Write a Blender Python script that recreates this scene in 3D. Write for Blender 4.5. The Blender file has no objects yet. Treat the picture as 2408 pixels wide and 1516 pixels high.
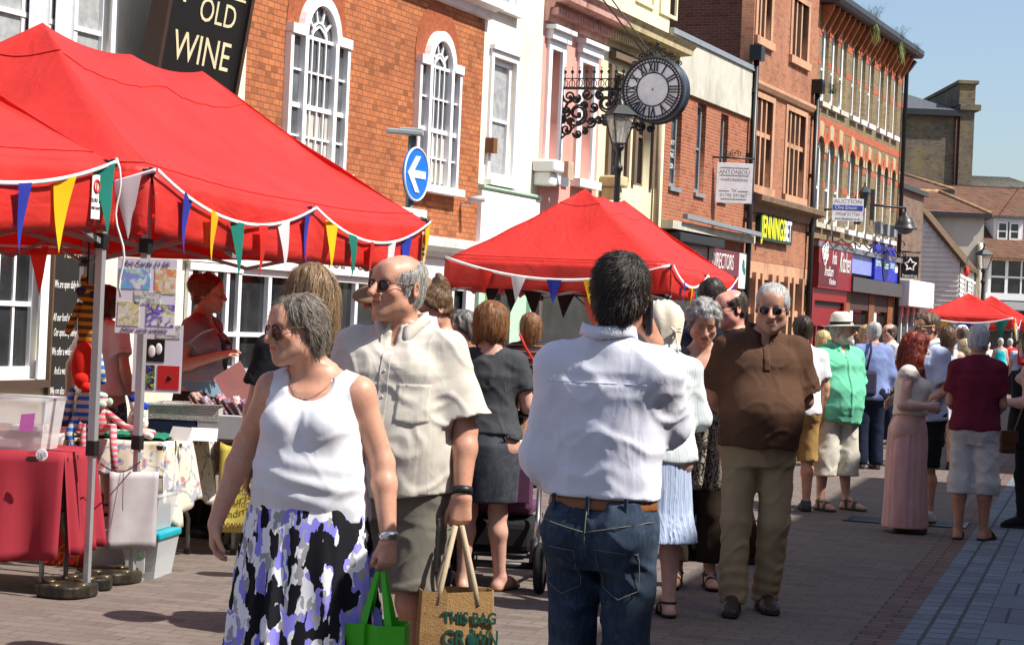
import bpy, bmesh, math, random
import numpy as np
from mathutils import Vector, Matrix
rad = math.radians
random.seed(7)
SC = bpy.context.scene
COL = SC.collection
F0, CX, CY, CAMZ = 4600.0, 1203.5, 758.0, 1.56
RCAM = Matrix.Rotation(rad(89.9), 3, 'X') @ Matrix.Rotation(rad(2.5), 3, 'Z')
def px(x, y, Y):
 v = RCAM @ Vector(((x - CX) / F0, -(y - CY) / F0, -1.0))
 p = v * (Y / v.y)
 p.z += CAMZ
 return p
def ray_plane(x, y, p0, n):
 v = RCAM @ Vector(((x - CX) / F0, -(y - CY) / F0, -1.0))
 o = Vector((0, 0, CAMZ))
 return o + v * ((p0 - o).dot(n) / v.dot(n))
def link(name, me, mats=None, parent=None, loc=None, rotz=0.0):
 o = bpy.data.objects.new(name, me)
 COL.objects.link(o)
 if me is not None and mats is not None:
  for m in (mats if isinstance(mats, (list, tuple)) else [mats]):
   me.materials.append(m)
 if parent is not None:
  o.parent = parent
 if loc is not None:
  o.location = loc
 if rotz:
  o.rotation_euler = (0, 0, rotz)
 return o
def tag(o, label, cat, group=None, kind=None):
 if label: o['label'] = label
 if cat: o['category'] = cat
 if group: o['group'] = group
 if kind: o['kind'] = kind
 return o
def thing(name, label, cat, loc=(0, 0, 0), rotz=0.0, group=None):
 return tag(link(name, None, None, None, loc, rotz), label, cat, group)
class MB:
 def __init__(s): s.v = []; s.f = []; s.mi = []; s.sm = []
 def add(s, vs, fs, mi=0, smooth=False):
  b = len(s.v)
  s.v += [tuple(v) for v in vs]
  for f in fs:
   s.f.append(tuple(b + i for i in f)); s.mi.append(mi); s.sm.append(smooth)
  return s
 def box(s, x0, x1, y0, y1, z0, z1, mi=0, M=None):
  vs = [Vector((x, y, z)) for z in (z0, z1) for y in (y0, y1) for x in (x0, x1)]
  if M is not None: vs = [M @ v for v in vs]
  return s.add(vs, [(0, 2, 3, 1), (4, 5, 7, 6), (0, 1, 5, 4), (2, 6, 7, 3), (0, 4, 6, 2), (1, 3, 7, 5)], mi)
 def beam(s, a, b, w, h, mi=0, up=(0, 0, 1)):
  a = Vector(a); b = Vector(b); d = (b - a); L = d.length
  if L < 1e-6: return s
  d.normalize(); up = Vector(up)
  r = d.cross(up)
  if r.length < 1e-4: r = d.cross(Vector((1, 0, 0)))
  r.normalize(); u = r.cross(d)
  vs = []
  for p in (a, b):
   for sx, sy in ((-1, -1), (1, -1), (1, 1), (-1, 1)):
    vs.append(p + r * (sx * w / 2) + u * (sy * h / 2))
  return s.add(vs, [(3, 2, 1, 0), (4, 5, 6, 7), (0, 1, 5, 4), (1, 2, 6, 5), (2, 3, 7, 6), (3, 0, 4, 7)], mi)
 def tube(s, pts, r, n=8, mi=0, cap=True, closed=False):
  pts = [Vector(p) for p in pts]; N = len(pts)
  rs = r if isinstance(r, (list, tuple)) else [r] * N
  vs = []; prev = None
  for i, p in enumerate(pts):
   if closed: d = pts[(i + 1) % N] - pts[i - 1]
   else: d = pts[min(i + 1, N - 1)] - pts[max(i - 1, 0)]
   if d.length < 1e-9: d = Vector((0, 0, 1))
   d.normalize()
   if prev is None:
    a = d.cross(Vector((0, 0, 1)))
    if a.length < 1e-3: a = d.cross(Vector((1, 0, 0)))
   else:
    a = prev - d * prev.dot(d)
    if a.length < 1e-4: a = d.cross(Vector((0.3, 1, 0.2)))
   a.normalize(); prev = a; b = d.cross(a)
   for k in range(n):
    t = 2 * math.pi * k / n
    vs.append(p + (a * math.cos(t) + b * math.sin(t)) * rs[i])
  fs = []
  R = N if closed else N - 1
  for i in range(R):
   j = (i + 1) % N
   for k in range(n):
    l = (k + 1) % n
    fs.append((i * n + k, i * n + l, j * n + l, j * n + k))
  s.add(vs, fs, mi, True)
  if cap and not closed:
   b = len(s.v) - N * n
   s.f.append(tuple(b + k for k in reversed(range(n)))); s.mi.append(mi); s.sm.append(False)
   s.f.append(tuple(b + (N - 1) * n + k for k in range(n))); s.mi.append(mi); s.sm.append(False)
  return s
 def lathe(s, prof, n=24, mi=0, o=(0, 0, 0), smooth=True, M=None):
  o = Vector(o); vs = []
  for r, z in prof:
   for k in range(n):
    t = 2 * math.pi * k / n
    v = Vector((r * math.cos(t), r * math.sin(t), z))
    if M is not None: v = M @ v
    vs.append(v + o)
  fs = []
  for i in range(len(prof) - 1):
   for k in range(n):
    l = (k + 1) % n
    fs.append((i * n + k, i * n + l, (i + 1) * n + l, (i + 1) * n + k))
  return s.add(vs, fs, mi, smooth)
 def sheet(s, rows, mi=0, smooth=True):
  nr = len(rows); nc = len(rows[0])
  vs = [p for r in rows for p in r]
  fs = [(i * nc + j, i * nc + j + 1, (i + 1) * nc + j + 1, (i + 1) * nc + j) for i in range(nr - 1) for j in range(nc - 1)]
  return s.add(vs, fs, mi, smooth)
 def poly(s, pts, d, mi=0):
  pts = [Vector(p) for p in pts]; d = Vector(d); n = len(pts)
  vs = pts + [p + d for p in pts]
  fs = [tuple(range(n)), tuple(reversed(range(n, 2 * n)))]
  fs += [(i, i + n, (i + 1) % n + n, (i + 1) % n) for i in range(n)]
  return s.add(vs, fs, mi)
 def ball(s, c, r, n=12, m=8, mi=0, M=None):
  c = Vector(c); r = r if isinstance(r, (list, tuple)) else (r, r, r)
  vs = []
  for i in range(m + 1):
   ph = math.pi * i / m
   for k in range(n):
    t = 2 * math.pi * k / n
    v = Vector((r[0] * math.sin(ph) * math.cos(t), r[1] * math.sin(ph) * math.sin(t), r[2] * math.cos(ph)))
    if M is not None: v = M @ v
    vs.append(c + v)
  fs = [(i * n + k, (i + 1) * n + k, (i + 1) * n + (k + 1) % n, i * n + (k + 1) % n) for i in range(m) for k in range(n)]
  return s.add(vs, fs, mi, True)
 def mesh(s, name):
  me = bpy.data.meshes.new(name)
  me.from_pydata(s.v, [], s.f)
  me.polygons.foreach_set('material_index', s.mi)
  me.polygons.foreach_set('use_smooth', s.sm)
  bm = bmesh.new(); bm.from_mesh(me)
  bmesh.ops.remove_doubles(bm, verts=bm.verts, dist=1e-5)
  bmesh.ops.recalc_face_normals(bm, faces=bm.faces)
  bm.to_mesh(me); bm.free(); me.update()
  return me
 def build(s, name, mats, parent=None, loc=None, rotz=0.0, bevel=0.0, seg=2, thick=0.0):
  o = link(name, s.mesh(name), mats, parent, loc, rotz)
  if thick:
   m = o.modifiers.new('thick', 'SOLIDIFY'); m.thickness = thick; m.offset = 0
  if bevel:
   m = o.modifiers.new('bev', 'BEVEL'); m.width = bevel; m.segments = seg; m.limit_method = 'ANGLE'; m.angle_limit = rad(40)
   m.harden_normals = False
  return o
def copy_tree(o, parent=None):
 c = o.copy(); COL.objects.link(c)
 if parent is not None: c.parent = parent
 for ch in list(o.children): copy_tree(ch, c)
 return c
def curve_mesh(name, splines, half):
 cu = bpy.data.curves.new(name, 'CURVE'); cu.dimensions = '2D'; cu.fill_mode = 'BOTH'; cu.extrude = half
 for pts in splines:
  sp = cu.splines.new('POLY'); sp.points.add(len(pts) - 1); sp.use_cyclic_u = True
  for p, q in zip(sp.points, pts): p.co = (q[0], q[1], 0, 1)
 t = bpy.data.objects.new(name, cu); COL.objects.link(t)
 dg = bpy.context.evaluated_depsgraph_get(); dg.update()
 me = bpy.data.meshes.new_from_object(t.evaluated_get(dg), depsgraph=dg)
 bpy.data.objects.remove(t); bpy.data.curves.remove(cu)
 me.transform(Matrix.Rotation(rad(90), 4, 'X'))
 me.name = name
 return me
def text_mesh(txt, size, depth=0.0012, bold=0.0, shear=0.0, width=1.0, align='CENTER', space=1.0):
 cu = bpy.data.curves.new('lettering', 'FONT'); cu.body = txt; cu.size = size; cu.extrude = depth
 cu.offset = bold; cu.shear = shear; cu.align_x = align; cu.align_y = 'CENTER'; cu.space_character = space
 cu.resolution_u = 3
 t = bpy.data.objects.new('lettering', cu); COL.objects.link(t)
 dg = bpy.context.evaluated_depsgraph_get(); dg.update()
 me = bpy.data.meshes.new_from_object(t.evaluated_get(dg), depsgraph=dg)
 bpy.data.objects.remove(t); bpy.data.curves.remove(cu)
 me.transform(Matrix.Rotation(rad(90), 4, 'X') @ Matrix.Diagonal((width, 1, 1, 1)))
 return me
def texts(parent, items, m, name='lettering'):
 o = None
 for it in items:
  txt, x, y, z, size = it[:5]; kw = dict(it[5]) if len(it) > 5 else {}
  rot = kw.pop('rot', 0); M = kw.pop('M', None)
  me = text_mesh(txt, size, **kw)
  T = Matrix.Translation((x, y, z)) @ Matrix.Rotation(rad(rot), 4, 'Y')
  if M is not None: T = M @ T
  me.transform(T); o = link(name, me, m, parent)
 return o
MATS = {}
class NT:
 def __init__(s, name):
  s.m = bpy.data.materials.new(name); s.m.use_nodes = True
  s.t = s.m.node_tree; s.b = s.t.nodes['Principled BSDF']; s.o = s.t.nodes['Material Output']
 def n(s, typ, **kw):
  nd = s.t.nodes.new(typ)
  for k, v in kw.items():
   if k in nd.inputs: s.set(nd.inputs[k], v)
   elif hasattr(nd, k): setattr(nd, k, v)
   else: s.set(nd.inputs[k.replace('_', ' ')], v)
  return nd
 def set(s, inp, v):
  if isinstance(v, bpy.types.NodeSocket): s.t.links.new(v, inp)
  elif isinstance(v, (tuple, list)) and len(v) == 3 and inp.type == 'RGBA': inp.default_value = (*v, 1)
  else: inp.default_value = v
 def coord(s, scale=(1, 1, 1), rot=(0, 0, 0), loc=(0, 0, 0), kind='Object'):
  tc = s.n('ShaderNodeTexCoord')
  mp = s.n('ShaderNodeMapping'); s.set(mp.inputs['Vector'], tc.outputs[kind])
  mp.inputs['Scale'].default_value = scale; mp.inputs['Rotation'].default_value = rot; mp.inputs['Location'].default_value = loc
  return mp.outputs[0]
 def noise(s, vec, scale, detail=3, rough=.5, dist=0):
  nd = s.n('ShaderNodeTexNoise'); s.set(nd.inputs['Vector'], vec); nd.inputs['Scale'].default_value = scale
  nd.inputs['Detail'].default_value = detail; nd.inputs['Roughness'].default_value = rough; nd.inputs['Distortion'].default_value = dist
  return nd.outputs['Fac']
 def ramp(s, fac, stops, interp='LINEAR'):
  nd = s.n('ShaderNodeValToRGB'); s.set(nd.inputs[0], fac); r = nd.color_ramp; r.interpolation = interp
  while len(r.elements) > 1: r.elements.remove(r.elements[-1])
  r.elements[0].position = stops[0][0]; r.elements[0].color = s.c4(stops[0][1])
  for p, c in stops[1:]:
   e = r.elements.new(p); e.color = s.c4(c)
  return nd.outputs[0]
 def c4(s, c): return (c, c, c, 1) if isinstance(c, (int, float)) else (*c[:3], 1)
 def mix(s, fac, a, b, mode='MIX'):
  nd = s.n('ShaderNodeMix'); nd.data_type = 'RGBA'; nd.blend_type = mode; nd.clamp_factor = True
  s.set(nd.inputs[0], fac); s.set(nd.inputs[6], a if not isinstance(a, (int, float)) else (a, a, a)); s.set(nd.inputs[7], b if not isinstance(b, (int, float)) else (b, b, b))
  return nd.outputs[2]
 def math(s, op, a, b=0.0, c=None):
  nd = s.n('ShaderNodeMath'); nd.operation = op; s.set(nd.inputs[0], a); s.set(nd.inputs[1], b)
  if c is not None: s.set(nd.inputs[2], c)
  return nd.outputs[0]
 def bump(s, h, strength=.3, dist=.01):
  nd = s.n('ShaderNodeBump'); s.set(nd.inputs['Height'], h); nd.inputs['Strength'].default_value = strength; nd.inputs['Distance'].default_value = dist
  s.set(s.b.inputs['Normal'], nd.outputs[0])
 def base(s, c): s.set(s.b.inputs['Base Color'], c)
 def fin(s, rough=.7, spec=.3, metal=0.0):
  s.b.inputs['Roughness'].default_value = rough; s.b.inputs['Specular IOR Level'].default_value = spec; s.b.inputs['Metallic'].default_value = metal
  return s.m
def mat(name, col, rough=.7, spec=.3, metal=0.0, var=.12, vs=6.0, bump=0.0, bs=60.0, bd=.004, dirt=None, dirts=2.0, transl=0.0, sheen=0.0):
 if name in MATS: return MATS[name]
 t = NT(name); co = t.coord()
 c = col
 f = t.noise(co, vs, 4, .6)
 lo = tuple(max(0, x * (1 - var)) for x in col); hi = tuple(min(1, x * (1 + var)) for x in col)
 c = t.ramp(f, [(.3, lo), (.7, hi)])
 if dirt is not None:
  d = t.ramp(t.noise(t.coord((1, 1, .35)), dirts, 5, .65), [(.48, 0.0), (.72, 1.0)])
  c = t.mix(t.math('MULTIPLY', d, .6), c, dirt)
 t.base(c)
 if bump: t.bump(t.noise(co, bs, 4, .6), bump, bd)
 m = t.fin(rough, spec, metal)
 if sheen: t.b.inputs['Sheen Weight'].default_value = sheen
 if transl:
  tr = t.n('ShaderNodeBsdfTranslucent'); t.set(tr.inputs[0], c)
  mx = t.n('ShaderNodeMixShader'); mx.inputs[0].default_value = transl
  t.t.links.new(t.b.outputs[0], mx.inputs[1]); t.t.links.new(tr.outputs[0], mx.inputs[2]); t.t.links.new(mx.outputs[0], t.o.inputs[0])
 MATS[name] = m
 return m
def vcol_mat(name, rough=.6, spec=.3, var=.1, vs=25., bump=.1, bs=150., bd=.002, sss=0.0, stretch=(1, 1, 1)):
 if name in MATS: return MATS[name]
 t = NT(name); at = t.n('ShaderNodeAttribute'); at.attribute_name = 'col'
 f = t.noise(t.coord(stretch), vs, 4, .65)
 g = t.ramp(f, [(.25, 1 - var), (.75, 1 + var)])
 t.base(t.mix(1.0, at.outputs['Color'], g, 'MULTIPLY'))
 if bump: t.bump(t.noise(t.coord(stretch), bs, 3, .6), bump, bd)
 m = t.fin(rough, spec)
 if sss:
  t.b.inputs['Subsurface Weight'].default_value = sss; t.b.inputs['Subsurface Radius'].default_value = (.012, .005, .003); t.b.inputs['Subsurface Scale'].default_value = 1.0
 MATS[name] = m
 return m
_rng = np.random.RandomState(3)
_LAT = _rng.rand(32, 32, 32).astype(np.float32) * 2 - 1
def vnoise(p):
 q = np.floor(p); f = (p - q).astype(np.float32); f = f * f * (3 - 2 * f); q = q.astype(np.int64)
 i, j, k = [q[:, a] % 32 for a in range(3)]; i1, j1, k1 = (i + 1) % 32, (j + 1) % 32, (k + 1) % 32
 x, y, z = f[:, 0], f[:, 1], f[:, 2]
 def L(a, b, t): return a + (b - a) * t
 return L(L(L(_LAT[i, j, k], _LAT[i1, j, k], x), L(_LAT[i, j1, k], _LAT[i1, j1, k], x), y),
             L(L(_LAT[i, j, k1], _LAT[i1, j, k1], x), L(_LAT[i, j1, k1], _LAT[i1, j1, k1], x), y), z)
def A(*v): return np.array(v, dtype=np.float64)
class Cone:
 def __init__(s, a, b, ra, rb, k=.02, flat=None):
  s.a = np.asarray(a, float); s.b = np.asarray(b, float); s.ra = ra; s.rb = rb; s.k = k
  r = max(ra, rb)
  s.lo = np.minimum(s.a, s.b) - r; s.hi = np.maximum(s.a, s.b) + r
 def d(s, X, Y, Z, e=0.0):
  ba = s.b - s.a; L = float(ba @ ba) + 1e-12
  px_, py_, pz_ = X - s.a[0], Y - s.a[1], Z - s.a[2]
  t = np.clip((px_ * ba[0] + py_ * ba[1] + pz_ * ba[2]) / L, 0, 1)
  return np.sqrt((px_ - t * ba[0]) ** 2 + (py_ - t * ba[1]) ** 2 + (pz_ - t * ba[2]) ** 2) - (s.ra + (s.rb - s.ra) * t) - e
class Ell:
 def __init__(s, c, r, k=.02, R=None):
  s.c = np.asarray(c, float); s.r = np.asarray(r, float); s.k = k; s.R = R
  m = np.full(3, max(s.r)) if R is not None else s.r
  s.lo = s.c - m; s.hi = s.c + m
 def d(s, X, Y, Z, e=0.0):
  x, y, z = X - s.c[0], Y - s.c[1], Z - s.c[2]
  if s.R is not None:
   R = s.R; x, y, z = R[0, 0] * x + R[1, 0] * y + R[2, 0] * z, R[0, 1] * x + R[1, 1] * y + R[2, 1] * z, R[0, 2] * x + R[1, 2] * y + R[2, 2] * z
  r = s.r + e
  k0 = np.sqrt((x / r[0]) ** 2 + (y / r[1]) ** 2 + (z / r[2]) ** 2)
  k1 = np.sqrt((x / r[0] ** 2) ** 2 + (y / r[1] ** 2) ** 2 + (z / r[2] ** 2) ** 2) + 1e-9
  return k0 * (k0 - 1) / k1
class Loft:
 def __init__(s, sec, k=.02, n=2.3, pleat=None):
  a = np.array(sorted(sec), float); s.s = a; s.k = k; s.n = n; s.pleat = pleat
  s.lo = A((a[:, 1] - a[:, 3]).min(), (a[:, 2] - a[:, 4]).min(), a[0, 0]); s.hi = A((a[:, 1] + a[:, 3]).max(), (a[:, 2] + a[:, 4]).max(), a[-1, 0])
  if pleat: s.lo[:2] -= .05; s.hi[:2] += .05
 def d(s, X, Y, Z, e=0.0):
  a = s.s; z = Z.ravel() if Z.shape[0] == 1 else Z
  I = lambda c: np.interp(Z, a[:, 0], a[:, c]).astype(np.float32)
  cx, cy, rx, ry = I(1), I(2), I(3) + e, I(4) + e
  x = (X - cx); y = (Y - cy)
  if s.n == 2: rho = np.sqrt((x / rx) ** 2 + (y / ry) ** 2)
  else: rho = (np.abs(x / rx) ** s.n + np.abs(y / ry) ** s.n) ** (1 / s.n)
  dd = (rho - 1) * np.minimum(rx, ry)
  if s.pleat:
   n, a0, a1, ph = s.pleat
   th = np.arctan2(y / ry, x / rx); t = (Z - a[0, 0]) / (a[-1, 0] - a[0, 0])
   am = a1 + (a0 - a1) * np.clip(t, 0, 1)
   th2 = th + .25 * np.sin(3 * th + ph) + .1 * np.sin(7 * th + 2 * ph)
   dd = dd - am * (np.sin(n * th2 + ph + 1.2 * np.sin(5 * t + th * 2)) * .7 + .3 * np.sin(2.3 * n * th2 + 1))
  return np.maximum(dd, np.maximum(Z - a[-1, 0] - e, a[0, 0] - e - Z))
def axis(lo, hi, h, ref=()):
 out = [lo]
 while out[-1] < hi:
  x = out[-1]; st = h
  for a, b, hh in ref:
   if a - 1e-9 <= x < b: st = min(st, hh)
   elif x < a < x + st: st = a - x if a - x > hh * .5 else hh
  out.append(x + st)
 return np.array(out)
class Field:
 def __init__(s, lo, hi, h, ref=()):
  s.ax = [axis(lo[i], hi[i], h, [(r[0][i], r[1][i], r[2]) for r in ref]).astype(np.float32) for i in range(3)]
  s.F = np.full([len(a) for a in s.ax], .5, np.float32)
  s.X = s.ax[0][:, None, None]; s.Y = s.ax[1][None, :, None]; s.Z = s.ax[2][None, None, :]
 def sl(s, lo, hi, m):
  r = []
  for i in range(3):
   a = max(0, int(np.searchsorted(s.ax[i], lo[i] - m)) - 1); b = min(len(s.ax[i]), int(np.searchsorted(s.ax[i], hi[i] + m)) + 1)
   r.append(slice(a, max(a, b)))
  return tuple(r)
 def op(s, f, lo, hi, k, mode='add'):
  sl = s.sl(lo, hi, k + .03)
  if any(q.stop <= q.start for q in sl): return s
  d = f(s.X[sl[0]], s.Y[:, sl[1]], s.Z[:, :, sl[2]]).astype(np.float32)
  a = s.F[sl]
  if mode == 'sub': d = -d; 
  if mode == 'add':
   h = np.maximum(k - np.abs(a - d), 0) / max(k, 1e-6); s.F[sl] = np.minimum(a, d) - h * h * k * .25
  else:
   h = np.maximum(k - np.abs(a - d), 0) / max(k, 1e-6); s.F[sl] = np.maximum(a, d) + h * h * k * .25
  return s
 def add(s, prims, e=0.0):
  for p in prims: s.op(lambda X, Y, Z: p.d(X, Y, Z, e), p.lo - e, p.hi + e, p.k)
  return s
 def sub(s, prims, e=0.0, k=.004):
  for p in prims: s.op(lambda X, Y, Z: p.d(X, Y, Z, e), p.lo - e, p.hi + e, k, 'sub')
  return s
 def cut(s, f, k=0.0):
  d = f(s.X, s.Y, s.Z)
  if k: 
   h = np.maximum(k - np.abs(s.F - d), 0) / k; s.F = (np.maximum(s.F, d) + h * h * k * .25).astype(np.float32)
  else: s.F = np.maximum(s.F, d).astype(np.float32)
  return s
 def disp(s, f, band=.035):
  idx = np.nonzero(np.abs(s.F) < band)
  if len(idx[0]):
   P = np.stack([s.ax[i][idx[i]] for i in range(3)], 1)
   s.F[idx] += f(P)
  return s
 def mesh(s):
  F = s.F; F[0] = F[-1] = .5; F[:, 0] = F[:, -1] = .5; F[:, :, 0] = F[:, :, -1] = .5
  S = F < 0
  c = np.zeros([n - 1 for n in S.shape], np.int8)
  for i in (0, 1):
   for j in (0, 1):
    for k in (0, 1):
     c += S[i:S.shape[0] - 1 + i, j:S.shape[1] - 1 + j, k:S.shape[2] - 1 + k]
  act = (c > 0) & (c < 8)
  ai = np.argwhere(act); M = len(ai)
  ids = np.full(act.shape, -1, np.int64); ids[act] = np.arange(M)
  cor = [(i, j, k) for i in (0, 1) for j in (0, 1) for k in (0, 1)]
  val = {o: F[ai[:, 0] + o[0], ai[:, 1] + o[1], ai[:, 2] + o[2]] for o in cor}
  pos = np.zeros((M, 3)); cnt = np.zeros(M)
  for o in cor:
   for ax_ in range(3):
    if o[ax_] == 0:
     q = list(o); q[ax_] = 1; q = tuple(q)
     f1, f2 = val[o], val[q]; m = (f1 < 0) != (f2 < 0)
     t = np.where(m, f1 / np.where(m, f1 - f2, 1), 0)
     w = m.astype(float)
     for b in range(3): pos[:, b] += w * (o[b] + (t if b == ax_ else 0))
     cnt += w
  pos /= np.maximum(cnt, 1)[:, None]
  V = np.empty((M, 3))
  for b in range(3):
   a = s.ax[b]; i0 = ai[:, b]; V[:, b] = a[i0] + pos[:, b] * (a[np.minimum(i0 + 1, len(a) - 1)] - a[i0])
  Q = []
  for ax_ in range(3):
   o1, o2 = (ax_ + 1) % 3, (ax_ + 2) % 3
   sa = [slice(None)] * 3; sb = [slice(None)] * 3
   sa[ax_] = slice(0, -1); sb[ax_] = slice(1, None)
   A_, B_ = S[tuple(sa)], S[tuple(sb)]
   e = np.argwhere(A_ != B_)
   e = e[(e[:, o1] > 0) & (e[:, o2] > 0) & (e[:, o1] < S.shape[o1] - 1) & (e[:, o2] < S.shape[o2] - 1)]
   flip = A_[e[:, 0], e[:, 1], e[:, 2]]
   def cid(d1, d2):
    q = e.copy(); q[:, o1] += d1; q[:, o2] += d2
    return ids[q[:, 0], q[:, 1], q[:, 2]]
   a, b, c2, d = cid(-1, -1), cid(0, -1), cid(0, 0), cid(-1, 0)
   q = np.stack([a, b, c2, d], 1)
   q[~flip] = q[~flip][:, ::-1]
   Q.append(q)
  Q = np.concatenate(Q)
  Q = Q[(Q >= 0).all(1)]
  return V, Q
 def sample(s, P):
  idx = []; fr = []
  for b in range(3):
   a = s.ax[b]; i = np.clip(np.searchsorted(a, P[:, b]) - 1, 0, len(a) - 2)
   idx.append(i); fr.append(np.clip((P[:, b] - a[i]) / (a[i + 1] - a[i]), 0, 1))
  r = 0
  for i in (0, 1):
   for j in (0, 1):
    for k in (0, 1):
     w = (fr[0] if i else 1 - fr[0]) * (fr[1] if j else 1 - fr[1]) * (fr[2] if k else 1 - fr[2])
     r = r + w * s.F[idx[0] + i, idx[1] + j, idx[2] + k]
  return r
 def grad(s, P, h=.006):
  g = np.stack([s.sample(P + h * np.eye(3)[b]) - s.sample(P - h * np.eye(3)[b]) for b in range(3)], 1)
  return g / (np.linalg.norm(g, axis=1, keepdims=True) + 1e-9)
def mk_mesh(name, V, Q, col=None, extra=None):
 V = np.asarray(V, np.float32)
 me = bpy.data.meshes.new(name)
 me.vertices.add(len(V)); me.vertices.foreach_set('co', V.ravel())
 n = len(Q); me.loops.add(n * 4); me.loops.foreach_set('vertex_index', Q.astype(np.int32).ravel())
 me.polygons.add(n); me.polygons.foreach_set('loop_start', np.arange(0, n * 4, 4, dtype=np.int32))
 me.polygons.foreach_set('use_smooth', np.ones(n, bool))
 me.update(calc_edges=True)
 if col is not None:
  at = me.attributes.new('col', 'FLOAT_COLOR', 'POINT')
  c = np.ones((len(V), 4), np.float32); c[:, :3] = col; at.data.foreach_set('color', c.ravel())
 return me
def smstep(a, b, x):
 t = np.clip((x - a) / (b - a), 0, 1); return t * t * (3 - 2 * t)
def unit(v):
 v = np.asarray(v, float); return v / (np.linalg.norm(v) + 1e-12)
def rotm(yaw=0, pitch=0, roll=0):
 return np.array((Matrix.Rotation(rad(yaw), 3, 'Z') @ Matrix.Rotation(rad(pitch), 3, 'X') @ Matrix.Rotation(rad(roll), 3, 'Y')))
def head_prims(o):
 f = 1.0 if not o.get('fem') else .93
 jw = o.get('jaw', 1.0); ch = o.get('chub', 0.0)
 P = [Ell((0, .018, .045), (.076, .097, .083), .02), Ell((0, -.028, -.03), (.062 * jw + ch, .066, .085), .03),
         Ell((0, .03, -.02), (.066, .07, .07), .03),
         Cone((-.045 * jw, -.012, -.066), (0, -.070, -.096), .026 + ch, .024, .03), Cone((.045 * jw, -.012, -.066), (0, -.070, -.096), .026 + ch, .024, .03),
         Ell((-.041, -.064, -.018), (.024 + ch * .5, .022, .022), .025), Ell((.041, -.064, -.018), (.024 + ch * .5, .022, .022), .025),
         Cone((-.034, -.083, .030), (.034, -.083, .030), .012 * f, .012 * f, .02), Ell((0, -.060, .056), (.056, .034, .042), .04),
         Cone((0, -.093, .024), (0, -.124 * f - .004, -.025), .0088, .0152, .010),
         Ell((-.015, -.1, -.029), (.0105, .014, .010), .007), Ell((.015, -.1, -.029), (.0105, .014, .010), .007),
         Ell((0, -.083, -.058), (.032, .02, .022), .02)]
 if ch > .006: P += [Ell((0, -.03, -.105), (.05, .05, .03), .04)]
 return P
def head_detail(o):
 S = [Ell((-.031, -.103, .010), (.017, .014, .011), .012), Ell((.031, -.103, .010), (.017, .014, .011), .012),
         Cone((-.021, -.1035, -.058), (.021, -.1035, -.058), .0036, .0036)]
 Ad = [Ell((-.031, -.0795, .011), (.0135, .0135, .0125), .005), Ell((.031, -.0795, .011), (.0135, .0135, .0125), .005),
          Cone((-.017, -.0965, -.0535), (.017, -.0965, -.0535), .0055, .0055, .008), Cone((-.014, -.0955, -.065), (.014, -.0955, -.065), .0068, .0068, .008)]
 if o.get('age', 0):
  S += [Cone((-.022, -.098, -.032), (-.036, -.083, -.064), .0025, .002), Cone((.022, -.098, -.032), (.036, -.083, -.064), .0025, .002)]
 return S, Ad
def ear_prims():
 P = []
 for s in (-1, 1):
  R = np.array(Matrix.Rotation(s * rad(24), 3, 'Z') @ Matrix.Rotation(rad(-10), 3, 'X'))
  P.append(Ell((s * .082, .022, .0), (.009, .021, .034), .006, R))
 return P
def head_field(F, o, R, c, S):
 lo = c - .2 * S; hi = c + .2 * S
 def loc(X, Y, Z):
  x, y, z = (X - c[0]) / S, (Y - c[1]) / S, (Z - c[2]) / S
  if np.allclose(R, np.eye(3)): return x, y, z
  return (R[0, 0] * x + R[1, 0] * y + R[2, 0] * z, R[0, 1] * x + R[1, 1] * y + R[2, 1] * z, R[0, 2] * x + R[1, 2] * y + R[2, 2] * z)
 def ev(X, Y, Z):
  x, y, z = loc(X, Y, Z)
  f = None
  def un(a, b, k):
   h = np.maximum(k - np.abs(a - b), 0) / k; return np.minimum(a, b) - h * h * k * .25
  for p in head_prims(o):
   d = p.d(x, y, z); f = d if f is None else un(f, d, p.k)
  Sx, Ad = head_detail(o)
  for p in Sx[:2]:
   b = -p.d(x, y, z); k = .014; h = np.maximum(k - np.abs(f - b), 0) / k; f = np.maximum(f, b) + h * h * k * .25
  for p in Ad: f = un(f, p.d(x, y, z), p.k)
  for p in Sx[2:]:
   b = -p.d(x, y, z); k = .005; h = np.maximum(k - np.abs(f - b), 0) / k; f = np.maximum(f, b) + h * h * k * .25
  for p in ear_prims():
   f = un(f, p.d(x, y, z), p.k)
   q = Ell(p.c + A(math.copysign(.007, p.c[0]), -.003, .002), p.r * .62, .004, p.R)
   b = -q.d(x, y, z); k = .004; h = np.maximum(k - np.abs(f - b), 0) / k; f = np.maximum(f, b) + h * h * k * .25
  return f * S
 F.op(ev, lo, hi, .03 * S)
def head_only(o, h=.005, pad=.06):
 F = Field(A(-.16, -.2, -.36), A(.16, .22, .2), h)
 F.add(head_prims(o)[:9])
 return F
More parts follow.
